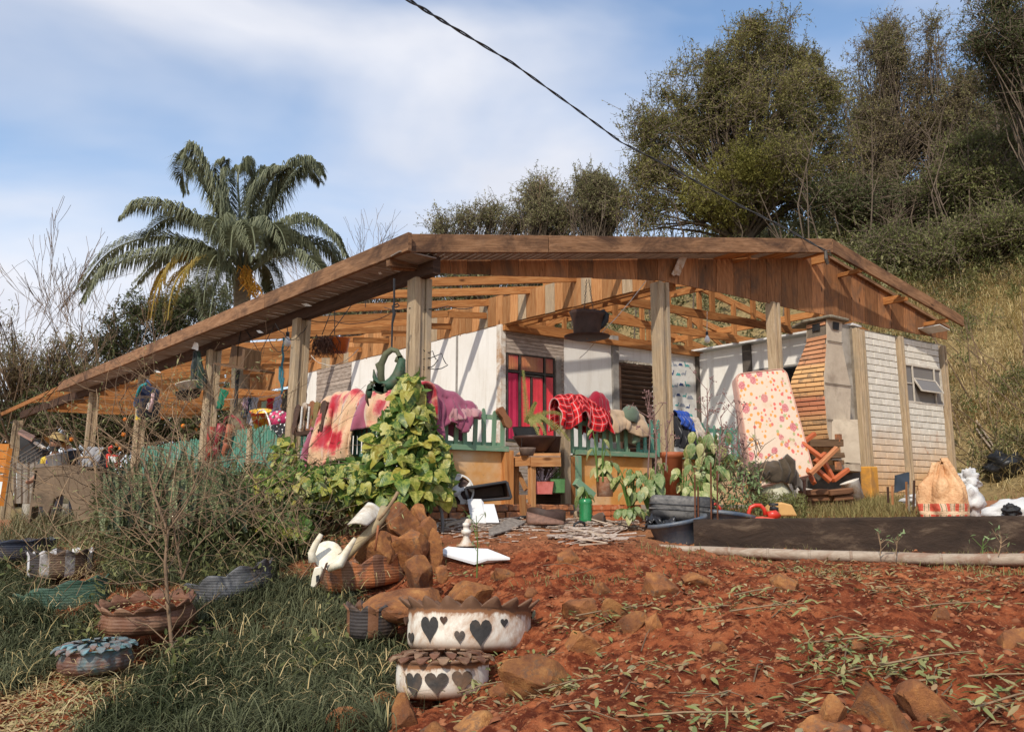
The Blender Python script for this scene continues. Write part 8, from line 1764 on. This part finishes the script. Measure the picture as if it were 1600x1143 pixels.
# sprigs: clusters of fallen twigs with leaves
b=MB(); SP=[(1300,1030,90),(1340,1010,60),(1420,1060,50),(940,985,50),(1330,1060,80),(1540,1070,60),(1590,1110,60),(700,905,30),(890,1075,40),(820,1040,50),(1070,1130,40),(1200,960,30),(1180,930,30),(760,1080,40),(1480,955,30),(1120,955,30),(955,960,40),(1450,1045,30)]
PL=[]
for x,y,n in SP:
    q=onground(x,y,2.2,9); a=random.uniform(-.3,.9); L_=random.uniform(.25,.5); d=Vector((math.cos(a),math.sin(a),.05)); b.tube([q-d*L_*.5+Z*.015,q+Z*.03,q+d*L_*.5+Z*.03],[.005,.004,.002],4,False)
    for i in range(n): t=random.uniform(-.5,.5); p=q+d*t*L_+Vector((random.gauss(0,.085),random.gauss(0,.085),.012+random.random()*.02)); PL.append((p.x,p.y,max(p.z,gz(p.x,p.y)+.012)))
tag(b.build('fallen_twigs',M['stem_pale'],None),'broken twigs lying on the slope',kind='stuff')
P=np.array(PL); n=len(P); o=scatter('fallen_sprig_leaves',LANCE[0],LANCE[1],P,rotframes(n,.4),rng.uniform(.009,.019,n),rng.uniform(.03,.075,n),leafmat('fresh_fallen',[(.12,.18,.05),(.26,.28,.10),(.40,.36,.17),(.32,.24,.12),(.18,.22,.08)],.6,.25,.25)); tag(o,'bunches of fresh torn leaves on the slope',kind='stuff')
b=MB()
for i in range(26):
    x=random.uniform(640,1590); y=random.uniform(885,1130); q=onground(x,y,2.2,9); a=random.uniform(-.6,1.2); L_=random.uniform(.1,.4); d=Vector((math.cos(a),math.sin(a),0)); w=Vector((random.gauss(0,.03),0,.02)); e0=q-d*L_/2; e1=q+d*L_/2; e0.z=gz(e0.x,e0.y)+.006; e1.z=gz(e1.x,e1.y)+.012; b.tube([e0,q+w*.5+Z*.012,e1],[.0035,.003,.0015],4,False)
tag(b.build('fallen_twigs',M['stem'],None),'thin dry stalks on the red earth',kind='stuff')
# --- yard grass and weeds
P=groundpts(60000,2.6,9,8.3,13,[(1225,780),(1450,775),(1450,812),(1225,812)])[:9000]; o=blades('yard_grass',P,rng.uniform(.06,.22,len(P)),rng.uniform(.004,.009,len(P)),.3,.7,leafmat('yardgrass',[(.24,.19,.08),(.34,.25,.11),(.46,.34,.17),(.17,.17,.06)],.8,.3,.1),nseg=3); tag(o,'short dry grass behind the black wall',kind='stuff')
P=groundpts(60000,2.0,10,8.0,14)[:7000]; P=P[(fbm(P[:,0],P[:,1],3,.9)>-.05)]; o=blades('yard_grass',P,rng.uniform(.03,.14,len(P)),rng.uniform(.003,.008,len(P)),.3,.7,M['greengrass'],nseg=3); tag(o,'sparse green grass in the yard',kind='stuff')
P=groundpts(40000,-1.6,7,5.6,8.4,[(640,850),(1700,860),(1700,900),(1000,910),(700,930)]); P=P[(fbm(P[:,0]+2,P[:,1],3,1.6)>.14)][:1500]; o=blades('yard_grass',P,rng.uniform(.02,.09,len(P)),rng.uniform(.003,.006,len(P)),.4,.7,M['greengrass'],nseg=3); tag(o,'thin grass tufts along the edge of the slope',kind='stuff')
# --- heart-leaf mesh used by the golden vine and broad-leaved plants
def leafmesh(name,mat,shape='heart',fold=.18,curl=.25):
    o_=[(0,0),(.20,-.10),(.40,.02),(.47,.22),(.40,.48),(.22,.78),(0,1.0)] if shape=='heart' else [(0,0),(.14,.08),(.27,.25),(.32,.45),(.28,.65),(.16,.85),(0,1.0)]
    vs=[];fs=[]
    for x,y in o_: vs.append((x,y,abs(x)*fold-curl*y*y))
    for x,y in o_[1:-1]: vs.append((-x,y,abs(x)*fold-curl*y*y))
    mid=[]
    for y in (.25,.5,.75): mid.append(len(vs)); vs.append((0,y,-curl*y*y))
    m1,m2,m3=mid
    R_=[0,1,2,3,4,5,6]; Lh=[0,7,8,9,10,11,6]
    fs+=[(0,1,2,m1),(m1,2,3),(m1,3,4,m2),(m2,4,5,m3),(m3,5,6)]
    fs+=[(0,m1,8,7),(m1,9,8),(m1,m2,10,9),(m2,m3,11,10),(m3,6,11)]
    me=bpy.data.meshes.new(name); me.from_pydata(vs,[],fs); me.materials.append(mat); me.polygons.foreach_set('use_smooth',[True]*len(fs))
    ul=me.uv_layers.new(name='UVMap'); 
    for p in me.polygons:
        for li in p.loop_indices: v_=me.vertices[me.loops[li].vertex_index].co; ul.data[li].uv=(v_.x+.5,v_.y)
    return me
def bigleafmat(name,cs,veincol,var=.25):
    s=NT(name); oi=s.n('ShaderNodeObjectInfo'); base=s.ramp(oi.outputs['Random'],[(i/(len(cs)-1),c) for i,c in enumerate(cs)]); uvn=s.coord('UV',(1,1,1),False); f=s.noise(s.coord('UV',(3,3,1),True),1.6,6,.65)
    col=s.mix(s.ramp(f,[(.45,(0,0,0)),(.60,(1,1,1))]),base,veincol); sx=s.n('ShaderNodeSeparateXYZ'); s.l(uvn,sx.inputs[0]); mid=s.math('LESS_THAN',s.math('ABSOLUTE',s.math('SUBTRACT',sx.outputs['X'],.5)),.018); col=s.mix(s.math('MULTIPLY',mid,.6),col,veincol)
    wv=s.n('ShaderNodeTexWave',{'Scale':4.5,'Distortion':1.}); wv.bands_direction='DIAGONAL'; s.l(uvn,wv.inputs[0]); s.bump(wv.outputs['Fac'],.25,.004)
    s.fin(col,.38,0,.45); tr=s.n('ShaderNodeBsdfTranslucent'); s.l(col,tr.inputs[0]); m=s.n('ShaderNodeMixShader',{0:.3}); s.l(s.p.outputs[0],m.inputs[1]); s.l(tr.outputs[0],m.inputs[2]); s.l(m.outputs[0],s.out.inputs[0]); return s.mat
GV=bigleafmat('golden_leaf',[(.03,.075,.014),(.07,.13,.02),(.14,.20,.03),(.40,.37,.05),(.32,.25,.04),(.09,.15,.022)],(.44,.42,.10)); GV2=bigleafmat('green_leaf',[(.03,.075,.012),(.06,.13,.02),(.12,.19,.03)],(.25,.30,.05))
LM=[leafmesh('vine_leaf',GV,'heart',.18,.25),leafmesh('vine_leaf',GV,'heart',.3,.5),leafmesh('vine_leaf',GV,'heart',.1,.1),leafmesh('vine_leaf',GV2,'heart',.2,.3)]
def putleaf(me,p,d,up,ln,parent,name='leaf',wscale=1.0):
    o=bpy.data.objects.new(name,me); scn.collection.objects.link(o); d=Vector(d).normalized(); x=d.cross(Vector(up)).normalized(); z=x.cross(d).normalized(); R=Matrix((x,d,z)).transposed().to_4x4(); o.matrix_world=Matrix.Translation(p)@R@Matrix.Diagonal((ln*wscale,ln,ln,1)); M_=o.matrix_world.copy()
    if parent is not None: o.parent=parent; o.matrix_parent_inverse=Matrix.Translation(parent.location).inverted(); 
    o.matrix_basis=M_; return o
def vine(name,label,pts,n,parts_,L0,L1,seed,rest=0,Dr=.35):
    """pts: (px,py,halfwidth px,D)"""
    rs=random.Random(seed); root=empty(name,at(pts[-1][0],pts[-1][1],pts[-1][3]),label,'vine'); PR=[]
    tot=[(pts[i][2]+pts[i+1][2])*math.hypot(pts[i+1][1]-pts[i][1],pts[i+1][0]-pts[i][0]) for i in range(len(pts)-1)]; S_=sum(tot)
    def sample():
        r=rs.random()*S_; i=0
        while r>tot[i] and i<len(tot)-1: r-=tot[i]; i+=1
        t=rs.random(); a,b_=pts[i],pts[i+1]; px=a[0]+(b_[0]-a[0])*t; py=a[1]+(b_[1]-a[1])*t; hw=a[2]+(b_[2]-a[2])*t; D=a[3]+(b_[3]-a[3])*t; u=rs.uniform(-1,1); dirx=b_[0]-a[0]; diry=b_[1]-a[1]; L_=math.hypot(dirx,diry)
        nx_,ny_=-diry/L_,dirx/L_; return at(px+nx_*u*hw,py+ny_*u*hw,D+Dr*abs(u)**2-.12+rs.uniform(-.14,.16)),u*nx_
    for i in range(n):
        p,u=sample(); d=Vector((u*.9+rs.gauss(0,.45),-.55+rs.gauss(0,.3),-.75+rs.gauss(0,.55))); up=Vector((rs.gauss(0,.35),-.8,.7)); putleaf(rs.choice(LM[:3]) if rs.random()<.72 else LM[3],p,d,up,rs.uniform(L0,L1),root)
    if rest:
        Q=[];
        for i in range(rest): p,u=sample(); p.y+=.12; Q.append(tuple(p))
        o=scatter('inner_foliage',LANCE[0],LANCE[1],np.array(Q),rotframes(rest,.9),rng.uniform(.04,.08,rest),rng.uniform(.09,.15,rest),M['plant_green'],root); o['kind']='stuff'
    b=MB()
    for i in range(16): p,u=sample(); q,_=sample(); b.tube([p+Vector((0,.1,0)),lerp(p,q,.5)+Vector((0,.05,.03)),q+Vector((0,.1,0))],.006,4,False)
    b.build('vine_stem',M['stem'],root)
    return root
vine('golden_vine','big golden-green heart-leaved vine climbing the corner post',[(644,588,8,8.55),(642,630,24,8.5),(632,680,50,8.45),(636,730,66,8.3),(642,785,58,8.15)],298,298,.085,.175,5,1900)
vine('golden_vine','low spread of yellow-green heart leaves left of the big vine',[(385,765,24,8.9),(440,768,30,8.7),(500,765,32,8.5),(575,758,42,8.3)],285,285,.07,.13,6,1300)
vine('trailing_vine','dark green vine trailing at the foot of the veranda bank',[(375,800,16,8.6),(430,820,20,8.3),(480,835,16,7.9)],110,110,.05,.10,7,300)
vine('climbing_vine','small green climber on the second veranda post base',[(435,690,14,9.9),(455,715,24,9.6),(430,735,22,9.4)],50,50,.08,.13,9,60)
# broad-leaved plants
BL1=bigleafmat('broad_green',[(.10,.18,.05),(.16,.24,.08),(.22,.28,.10)],(.30,.34,.15)); BL2=bigleafmat('broad_yellow',[(.30,.33,.10),(.20,.27,.07),(.42,.40,.18)],(.50,.48,.22)); LB=[leafmesh('broad_leaf',BL1,'oval',.22,.45),leafmesh('broad_leaf',BL2,'oval',.22,.5)]
def broad(label,px,py,D,n,ln,spread,hh,k=0,seed=0,name='broadleaf_plant',droop=.9,stemh=.3):
    rs=random.Random(seed); base=at(px,py,D); base.z=min(base.z,gz(base.x,base.y)+.6); root=empty(name,base,label,'plant'); b=MB()
    for i in range(n):
        a=rs.uniform(0,2*PI); r=spread*math.sqrt(rs.random()); st=base+Vector((math.cos(a)*r*.8,math.sin(a)*r*.6,hh*rs.uniform(.35,1.05))); b.tube([base+Vector((math.cos(a)*.03,math.sin(a)*.03,0)),lerp(base,st,.6)+Z*.05,st],[.010,.007,.004],4,False)
        putleaf(LB[k] if rs.random()<.8 else LB[1-k],st,Vector((math.cos(a),math.sin(a)-.3,-droop*rs.uniform(.5,1.4))),Vector((0,-.5,1)),ln*rs.uniform(.7,1.25),root)
    b.build('stem',M['plant_green'],root); return root
broad('large grey-green drooping broadleaf plant between the hollow bricks and terracotta planter',1016,795,9.45,30,.15,.26,.50,0,1,droop=1.3)
broad('yellow-green broadleaf plant at the right foot of the hollow bricks',985,790,9.5,20,.12,.2,.40,1,2)
broad('wilted yellow-green plant draping right of the tall terracotta planter',1112,775,9.9,40,.14,.34,.75,1,3,droop=2.2)
broad('pale leafy plant in front of the rebar stubs',1095,790,9.3,26,.17,.36,.45,1,4)
broad('small round-leaved sprout beside the terracotta planter',1068,775,9.6,10,.13,.14,.35,0,5)
broad('leafy potted plant in the stained clay pot',945,752,9.6,16,.12,.12,.26,1,6)
broad('single broad leaf sprouting from the green bottle',915,780,9.45,5,.15,.06,.14,0,7)
broad('tall thin-stemmed plant with few leaves above the clay pot',938,752,9.5,6,.12,.12,.6,1,8)
broad('dark low leaves under the hollow-brick row end',985,812,9.2,34,.09,.22,.14,0,10)
# dried flower stalks
DF=plain('dried_flower',(.30,.17,.16),(.18,.10,.09),30,.9,.5)
def stalk(label,px,py0,py1,D,heads,seed,sprd=.16,branches=6):
    rs=random.Random(seed); base=at(px,py0,D); top=at(px+rs.uniform(-3,3),py1,D); root=empty('dried_flower_stalk',base,label,'dried plant','dried flower stalks in the yard'); b=MB(); b.tube([base,lerp(base,top,.5)+Vector((.02,0,0)),top],[.010,.008,.005],5,False); h=MB()
    for i in range(branches):
        st=lerp(base,top,rs.uniform(.35,1)); e=st+Vector((rs.uniform(-1,1)*sprd*1.3,rs.uniform(-.5,.5)*sprd,rs.uniform(.06,.24))); b.tube([st,lerp(st,e,.5)-Z*.01,e],[.005,.004,.003],3,False)
        for k in range(heads//branches):
            f_=e+Vector((rs.gauss(0,.025),rs.gauss(0,.025),rs.gauss(0,.022))); b.tube([e,f_],[.0018,.0015],3,False); h.ball(f_,rs.uniform(.005,.011),5,4)
    b.build('stalk',plain('stalk_purple',(.24,.14,.12),(.15,.09,.08),20) if 'stalk_purple' not in M else M['stalk_purple'],root); h.build('flower_heads',DF,root)['kind']='stuff'
for i,(lb,px,y0,y1,D,hd,br) in enumerate((('tall dried flower stalk left of the second porch post',1012,745,612,9.6,60,8),('dried flower stalk in front of the second porch post',1024,740,640,9.4,50,7),('tallest dried flower stalk with a spreading head before the corner of the white walls',1102,700,606,10.0,70,8),('dried stalk before the turquoise pickets',1127,700,650,9.8,36,6),('dried flower stalk beside the mattress edge',1152,700,640,9.8,44,7),('bushy dried stalk above the wilted plant',1122,750,680,9.5,60,10),('bushy dried stalk left of the pale sack',1160,770,690,9.7,70,12),('short dried stalk before the terracotta planter',1040,735,660,9.4,36,6))): stalk(lb,px,y0,y1,D,hd,i,.15,br)
b=MB(); rs=random.Random(12)
for i in range(120):
    p=at(rs.uniform(1095,1190),rs.uniform(700,800),9.9+rs.uniform(-.3,.3)); e=p+Vector((rs.uniform(-.3,.3),rs.uniform(-.2,.2),rs.uniform(.0,.35))); b.tube([p,lerp(p,e,.5)+Z*.04,e],[.006,.005,.002],3,False)
tag(b.build('twig_tangle',M['stem'],None),'tangle of dry purple-brown twigs left of the mattress',kind='stuff')
P=np.array([tuple(at(rs.uniform(1090,1190),rs.uniform(715,800),9.9+rs.uniform(-.3,.3))) for i in range(900)]); n=len(P); o=scatter('weed_leaves',LANCE[0],LANCE[1],P,rotframes(n,.8),rng.uniform(.012,.03,n),rng.uniform(.04,.10,n),M['leaf_grey']); tag(o,'small weed leaves among the dry twigs',kind='stuff')
P=np.array([tuple(at(rs.uniform(1180,1260),rs.uniform(770,815),9.8+rs.uniform(-.3,.3))) for i in range(1200)]); n=len(P); o=scatter('weed_leaves',LANCE[0],LANCE[1],P,rotframes(n,.8),rng.uniform(.008,.02,n),rng.uniform(.03,.07,n),M['midgreen']); tag(o,'low green weeds around the pale sack',kind='stuff')
# fern on table
def fern(base,label,fr_,mat,parent=None):
    root=empty('fern',base,label,'plant')
    for (dx,dy,dz,dr,n) in fr_:
        b=MB(); pts=[]
        for k in range(n+1): t=k/n; pts.append(base+Vector((dx*t,dy*t,dz*t-dr*t*t)))
        b.tube(pts,.004,4,False)
        for k in range(1,n):
            d=(pts[k+1]-pts[k-1]).normalized(); sdv=d.cross(Vector((0,-1,0))).normalized(); w=.045*(1-.6*k/n)
            for sg in (-1,1): e=pts[k]+sdv*sg*w+d*.012; b.add([pts[k]-d*.007,e-d*.003,e+d*.003,pts[k]+d*.007],[(0,1,2,3)])
        b.build('frond',mat,root)
FN=leafmat('fern',[(.16,.20,.05),(.26,.27,.08),(.36,.30,.10)],.6,.3,.2)
fern(at(824,662,9.85),'yellow-green fern arching from the black pot on the plant table',[(-.05,0,.65,.0,34),(.10,-.1,.35,.10,26),(.30,-.1,.42,.50,30),(.22,-.1,.38,.55,30),(.38,0,.30,.42,28),(.16,-.2,.30,.60,28),(.05,-.1,.3,.35,24),(.42,.1,.42,.30,26),(.5,-.05,.34,.55,30)],FN)
b=MB(); rs=random.Random(2)
for i in range(46):
    p=at(848,757,9.75); e=p+Vector((rs.uniform(-.17,.19),rs.uniform(-.08,.08),rs.uniform(.06,.24))); b.tube([p,e],[.003,.002],3,False); b.ball(e,.009,5,4)
tag(b.build('flowers',plain('silver_flower',(.50,.42,.44),(.32,.24,.26),20),None),'tiny silvery-pink flowers in the salmon pot','flowers')
P=np.array([tuple(at(871,755,9.8)+Vector((rs.uniform(-.04,.04),rs.uniform(-.04,.04),0))) for i in range(14)]); tag(blades('grass_plant',P,rng.uniform(.15,.35,14),.008,.3,.3,M['plant_green']),'thin grass plant in the mossy green pot','plant')
# --- snake plants
s=NT('snake'); uvn=s.coord('UV',(1,1,1),True); wv=s.n('ShaderNodeTexNoise',{'Scale':3.,'Detail':5}); mp_=s.n('ShaderNodeMapping',{'Scale':(1.2,16,1)}); s.l(uvn,mp_.inputs[0]); s.l(mp_.outputs[0],wv.inputs['Vector']); col=s.ramp(wv.outputs['Fac'],[(.38,(.03,.045,.02)),(.52,(.085,.11,.05)),(.66,(.27,.28,.15))]); M['snake']=s.fin(s.vary(col,.35),.45,0,.4)
def snakeleaf(name):
    me=bpy.data.meshes.new(name); vs=[];fs=[];n=7
    for k in range(n+1):
        t=k/n; w=.5*(.42+.62*math.sin(min(1,t*1.2)*PI*.6))*(1-t**5); b_=.10*math.sin(t*2.2); vs+= [(-w*math.cos(t),b_,t),(0,b_+.16,t),(w*math.cos(t*.6),b_,t)]
    for k in range(n): a=3*k; fs+=[(a,a+1,a+4,a+3),(a+1,a+2,a+5,a+4)]
    me.from_pydata(vs,[],fs); me.materials.append(M['snake']); me.polygons.foreach_set('use_smooth',[True]*len(fs)); ul=me.uv_layers.new(name='UVMap')
    for p in me.polygons:
        for li in p.loop_indices: v_=me.vertices[me.loops[li].vertex_index].co; ul.data[li].uv=(v_.x+.5,v_.z)
    return me
SL=snakeleaf('snake_leaf')
def snake(label,x0,x1,yb,D,n,h0,h1,seed):
    rs=random.Random(seed); root=empty('snake_plant',at((x0+x1)/2,yb,D),label,'plant','snake plants on the veranda bank')
    for i in range(n):
        p=at(rs.uniform(x0,x1),yb+rs.uniform(-8,8),D+rs.uniform(-.35,.5)); h_=rs.uniform(h0,h1); w=rs.uniform(.055,.085); o=bpy.data.objects.new('leaf',SL); scn.collection.objects.link(o); M_=Matrix.Translation(p)@Matrix.Rotation(rs.gauss(0,.16),4,'Y')@Matrix.Rotation(rs.gauss(0,.12),4,'X')@Matrix.Rotation(rs.uniform(-.9,.9),4,'Z')@Matrix.Diagonal((w,w,h_,1)); o.parent=root; o.matrix_parent_inverse=Matrix.Translation(root.location).inverted(); o.matrix_basis=M_
snake('dense striped snake plants right of the wash stand',170,235,822,8.2,44,.45,.75,1)
snake('tall striped snake plants below the third veranda post',235,300,820,8.2,44,.5,.80,2)
snake('snake plants below the boots and teal fence',300,352,815,8.2,30,.45,.7,3)
snake('pair of pale snake plant leaves before the low vine',354,386,826,8.0,8,.35,.6,4)
snake('short snake plants at the left end of the bank',160,200,830,9.0,16,.3,.55,5)
# --- bare shrub in front and tangled stems
rs=random.Random(44)
root=empty('bare_shrub',at(266,990,6.1),'leafless brown shrub rising from the bank left of centre','shrub')
b=MB()
TR=[[(269,1016,6.05,.023),(267,992,6.1,.022),(262,940,6.1,.021),(258,880,6.15,.019),(262,830,6.2,.017),(240,770,6.3,.014),(225,720,6.4,.011),(150,665,6.6,.006)],[(285,905,6.4,.014),(276,850,6.4,.012),(270,812,6.4,.010),(300,770,6.4,.008),(335,720,6.5,.005)],[(285,905,6.4,.012),(300,862,6.4,.010),(322,838,6.4,.007),(372,800,6.5,.005),(420,760,6.6,.003)],[(262,830,6.2,.012),(290,790,6.2,.009),(310,740,6.3,.007),(330,690,6.3,.004),(318,620,6.4,.003)],[(240,770,6.3,.010),(262,720,6.3,.008),(275,660,6.4,.006),(300,615,6.5,.004)],[(225,720,6.4,.008),(232,680,6.4,.006),(262,640,6.5,.004),(300,600,6.5,.003)],[(262,830,6.2,.01),(220,810,6.2,.007),(180,790,6.3,.005),(130,740,6.4,.003)],[(258,880,6.15,.009),(220,830,6.2,.006),(190,760,6.3,.004)]]
for t_ in TR:
    b.tube([at(x,y,d) for x,y,d,r in t_],[r*.62 for *_,r in t_],6,False)
    for k in range(1,len(t_)):
        for j in range(3):
            x,y,d,r=t_[k]; p=at(x,y,d); q=lerp(at(*t_[k-1][:3]),p,rs.random()); branching(b,q,Vector((rs.uniform(-1,1),rs.uniform(-.5,.5),rs.uniform(-.1,1))),rs.uniform(.18,.42),max(.0025,r*.33),1,rs,.6,.1,None,4,.16,(1,2),.7,.0022)
b.build('branches',M['stem'],root,True)
def tangle(label,x0,x1,y0,y1,D0,D1,n,l0,l1,seed,mat,r=.005,name='dry_stems',updir=.9):
    rs=random.Random(seed); b=MB(); tips=[]
    for i in range(n):
        p=at(rs.uniform(x0,x1),rs.uniform(y0,y1),rs.uniform(D0,D1)); d=Vector((rs.uniform(-1,1),rs.uniform(-.4,.4),rs.uniform(.1,1)*updir)); branching(b,p,d,rs.uniform(l0,l1),r*rs.uniform(.5,1.2),1,rs,.7,.0,tips,6,.14,(0,2),.6,.0018)
    tag(b.build(name,mat,None),label,kind='stuff'); return tips
tp=tangle('tangle of dry stems over the left bank',90,420,720,850,6.8,9.0,130,.3,1.0,1,M['stem'],.0045)
tp+=tangle('pale dry stems crossing the left bank',60,460,700,860,6.6,8.8,80,.3,1.1,2,M['stem_pale'],.004)
tp+=tangle('dry twigs around the left veranda posts',180,420,590,720,9.0,11,45,.3,.8,3,M['stem_pale'],.004)
tp+=tangle('dead stems lying over the tyre planters',20,500,830,930,6.4,7.6,60,.2,.7,15,M['stem_pale'],.0035)
tp+=tangle('low dry stems near the boulders',380,520,790,890,7.0,8.0,50,.15,.5,4,M['stem'],.004)
tp+=tangle('thin stems hanging at the far left',0,160,600,800,9,13,26,.5,1.4,5,M['stem'],.007)
tp=np.array(tp); k=rng.integers(0,len(tp),1500); P=tp[k]+rng.normal(0,.05,(1500,3)); o=scatter('stem_leaves',LANCE[0],LANCE[1],P,rotframes(1500,.8),rng.uniform(.006,.014,1500),rng.uniform(.03,.065,1500),leafmat('stemleaf',[(.07,.11,.04),(.14,.18,.07),(.25,.27,.10),(.3,.28,.13)],.6,.25,.3)); tag(o,'small leaves on the dry stems of the bank',kind='stuff')
P=groundpts(60000,-7,-1.3,7,12.5,[(150,800),(480,790),(520,850),(420,880),(160,870)])[:2500]; n=len(P); P[:,2]+=rng.uniform(0,.32,n); o=scatter('bank_weeds',LANCE[0],LANCE[1],P,rotframes(n,.8),rng.uniform(.01,.03,n),rng.uniform(.04,.13,n),M['midgreen']); tag(o,'weeds filling the bank below the veranda',kind='stuff')
P=groundpts(90000,-8,-1.0,6.6,12,[(130,790),(560,790),(560,850),(430,900),(300,930),(150,880)])[:8500]; n=len(P); P[:,2]+=rng.uniform(0,.62,n); o=scatter('bank_foliage',LANCE[0],LANCE[1],P,rotframes(n,.7),rng.uniform(.015,.04,n),rng.uniform(.06,.15,n),M['dkgreen']); tag(o,'dark broad weeds on the bank above the tyre planters',kind='stuff')
P=groundpts(60000,-9,-1.3,6.8,14,[(120,740),(480,740),(520,870),(0,900),(0,840)])[:7000]; o=blades('bank_grass',P,rng.uniform(.15,.5,len(P)),rng.uniform(.006,.014,len(P)),.35,1.1,leafmat('bankgrass',[(.03,.042,.016),(.06,.075,.028),(.13,.12,.055),(.24,.2,.11)],.7,.2,.2),nseg=4); tag(o,'rough grass on the bank below the veranda',kind='stuff')
# weeds with stems on the slope and before the wall
for i,(lb,px,y0,y1,D) in enumerate((('tall thin green weed standing before the fallen white sheet',745,902,805,6.0),('thin dry weed before the black wall centre',1400,866,838,7.0),('forked dry weed before the right part of the black wall',1560,868,838,6.8),('leafy seedling at the black wall foot',1535,866,842,6.9),('dry curling weed at the black wall',1375,868,846,7.0))):
    rs=random.Random(60+i); b=MB(); p=at(px,y0,D); t_=at(px+rs.uniform(-4,6),y1,D); tips=[]; b.tube([p,lerp(p,t_,.5)+U*.01,t_],[.005,.004,.002],4,False)
    root=empty('weed',p,lb,'weed')
    for k in range(5): st=lerp(p,t_,rs.uniform(.3,1)); e=st+Vector((rs.uniform(-.09,.09),0,rs.uniform(.02,.12))); b.tube([st,e],[.003,.0015],3,False); tips.append(tuple(e))
    b.build('stem',M['plant_green'] if i in (0,3) else M['stem_pale'],root); tt=np.array(tips*2)+rng.normal(0,.01,(10,3)); scatter('leaves',LANCE[0],LANCE[1],tt,rotframes(10,.7),np.full(10,.013),np.full(10,.05),M['leaf_grey'],root)
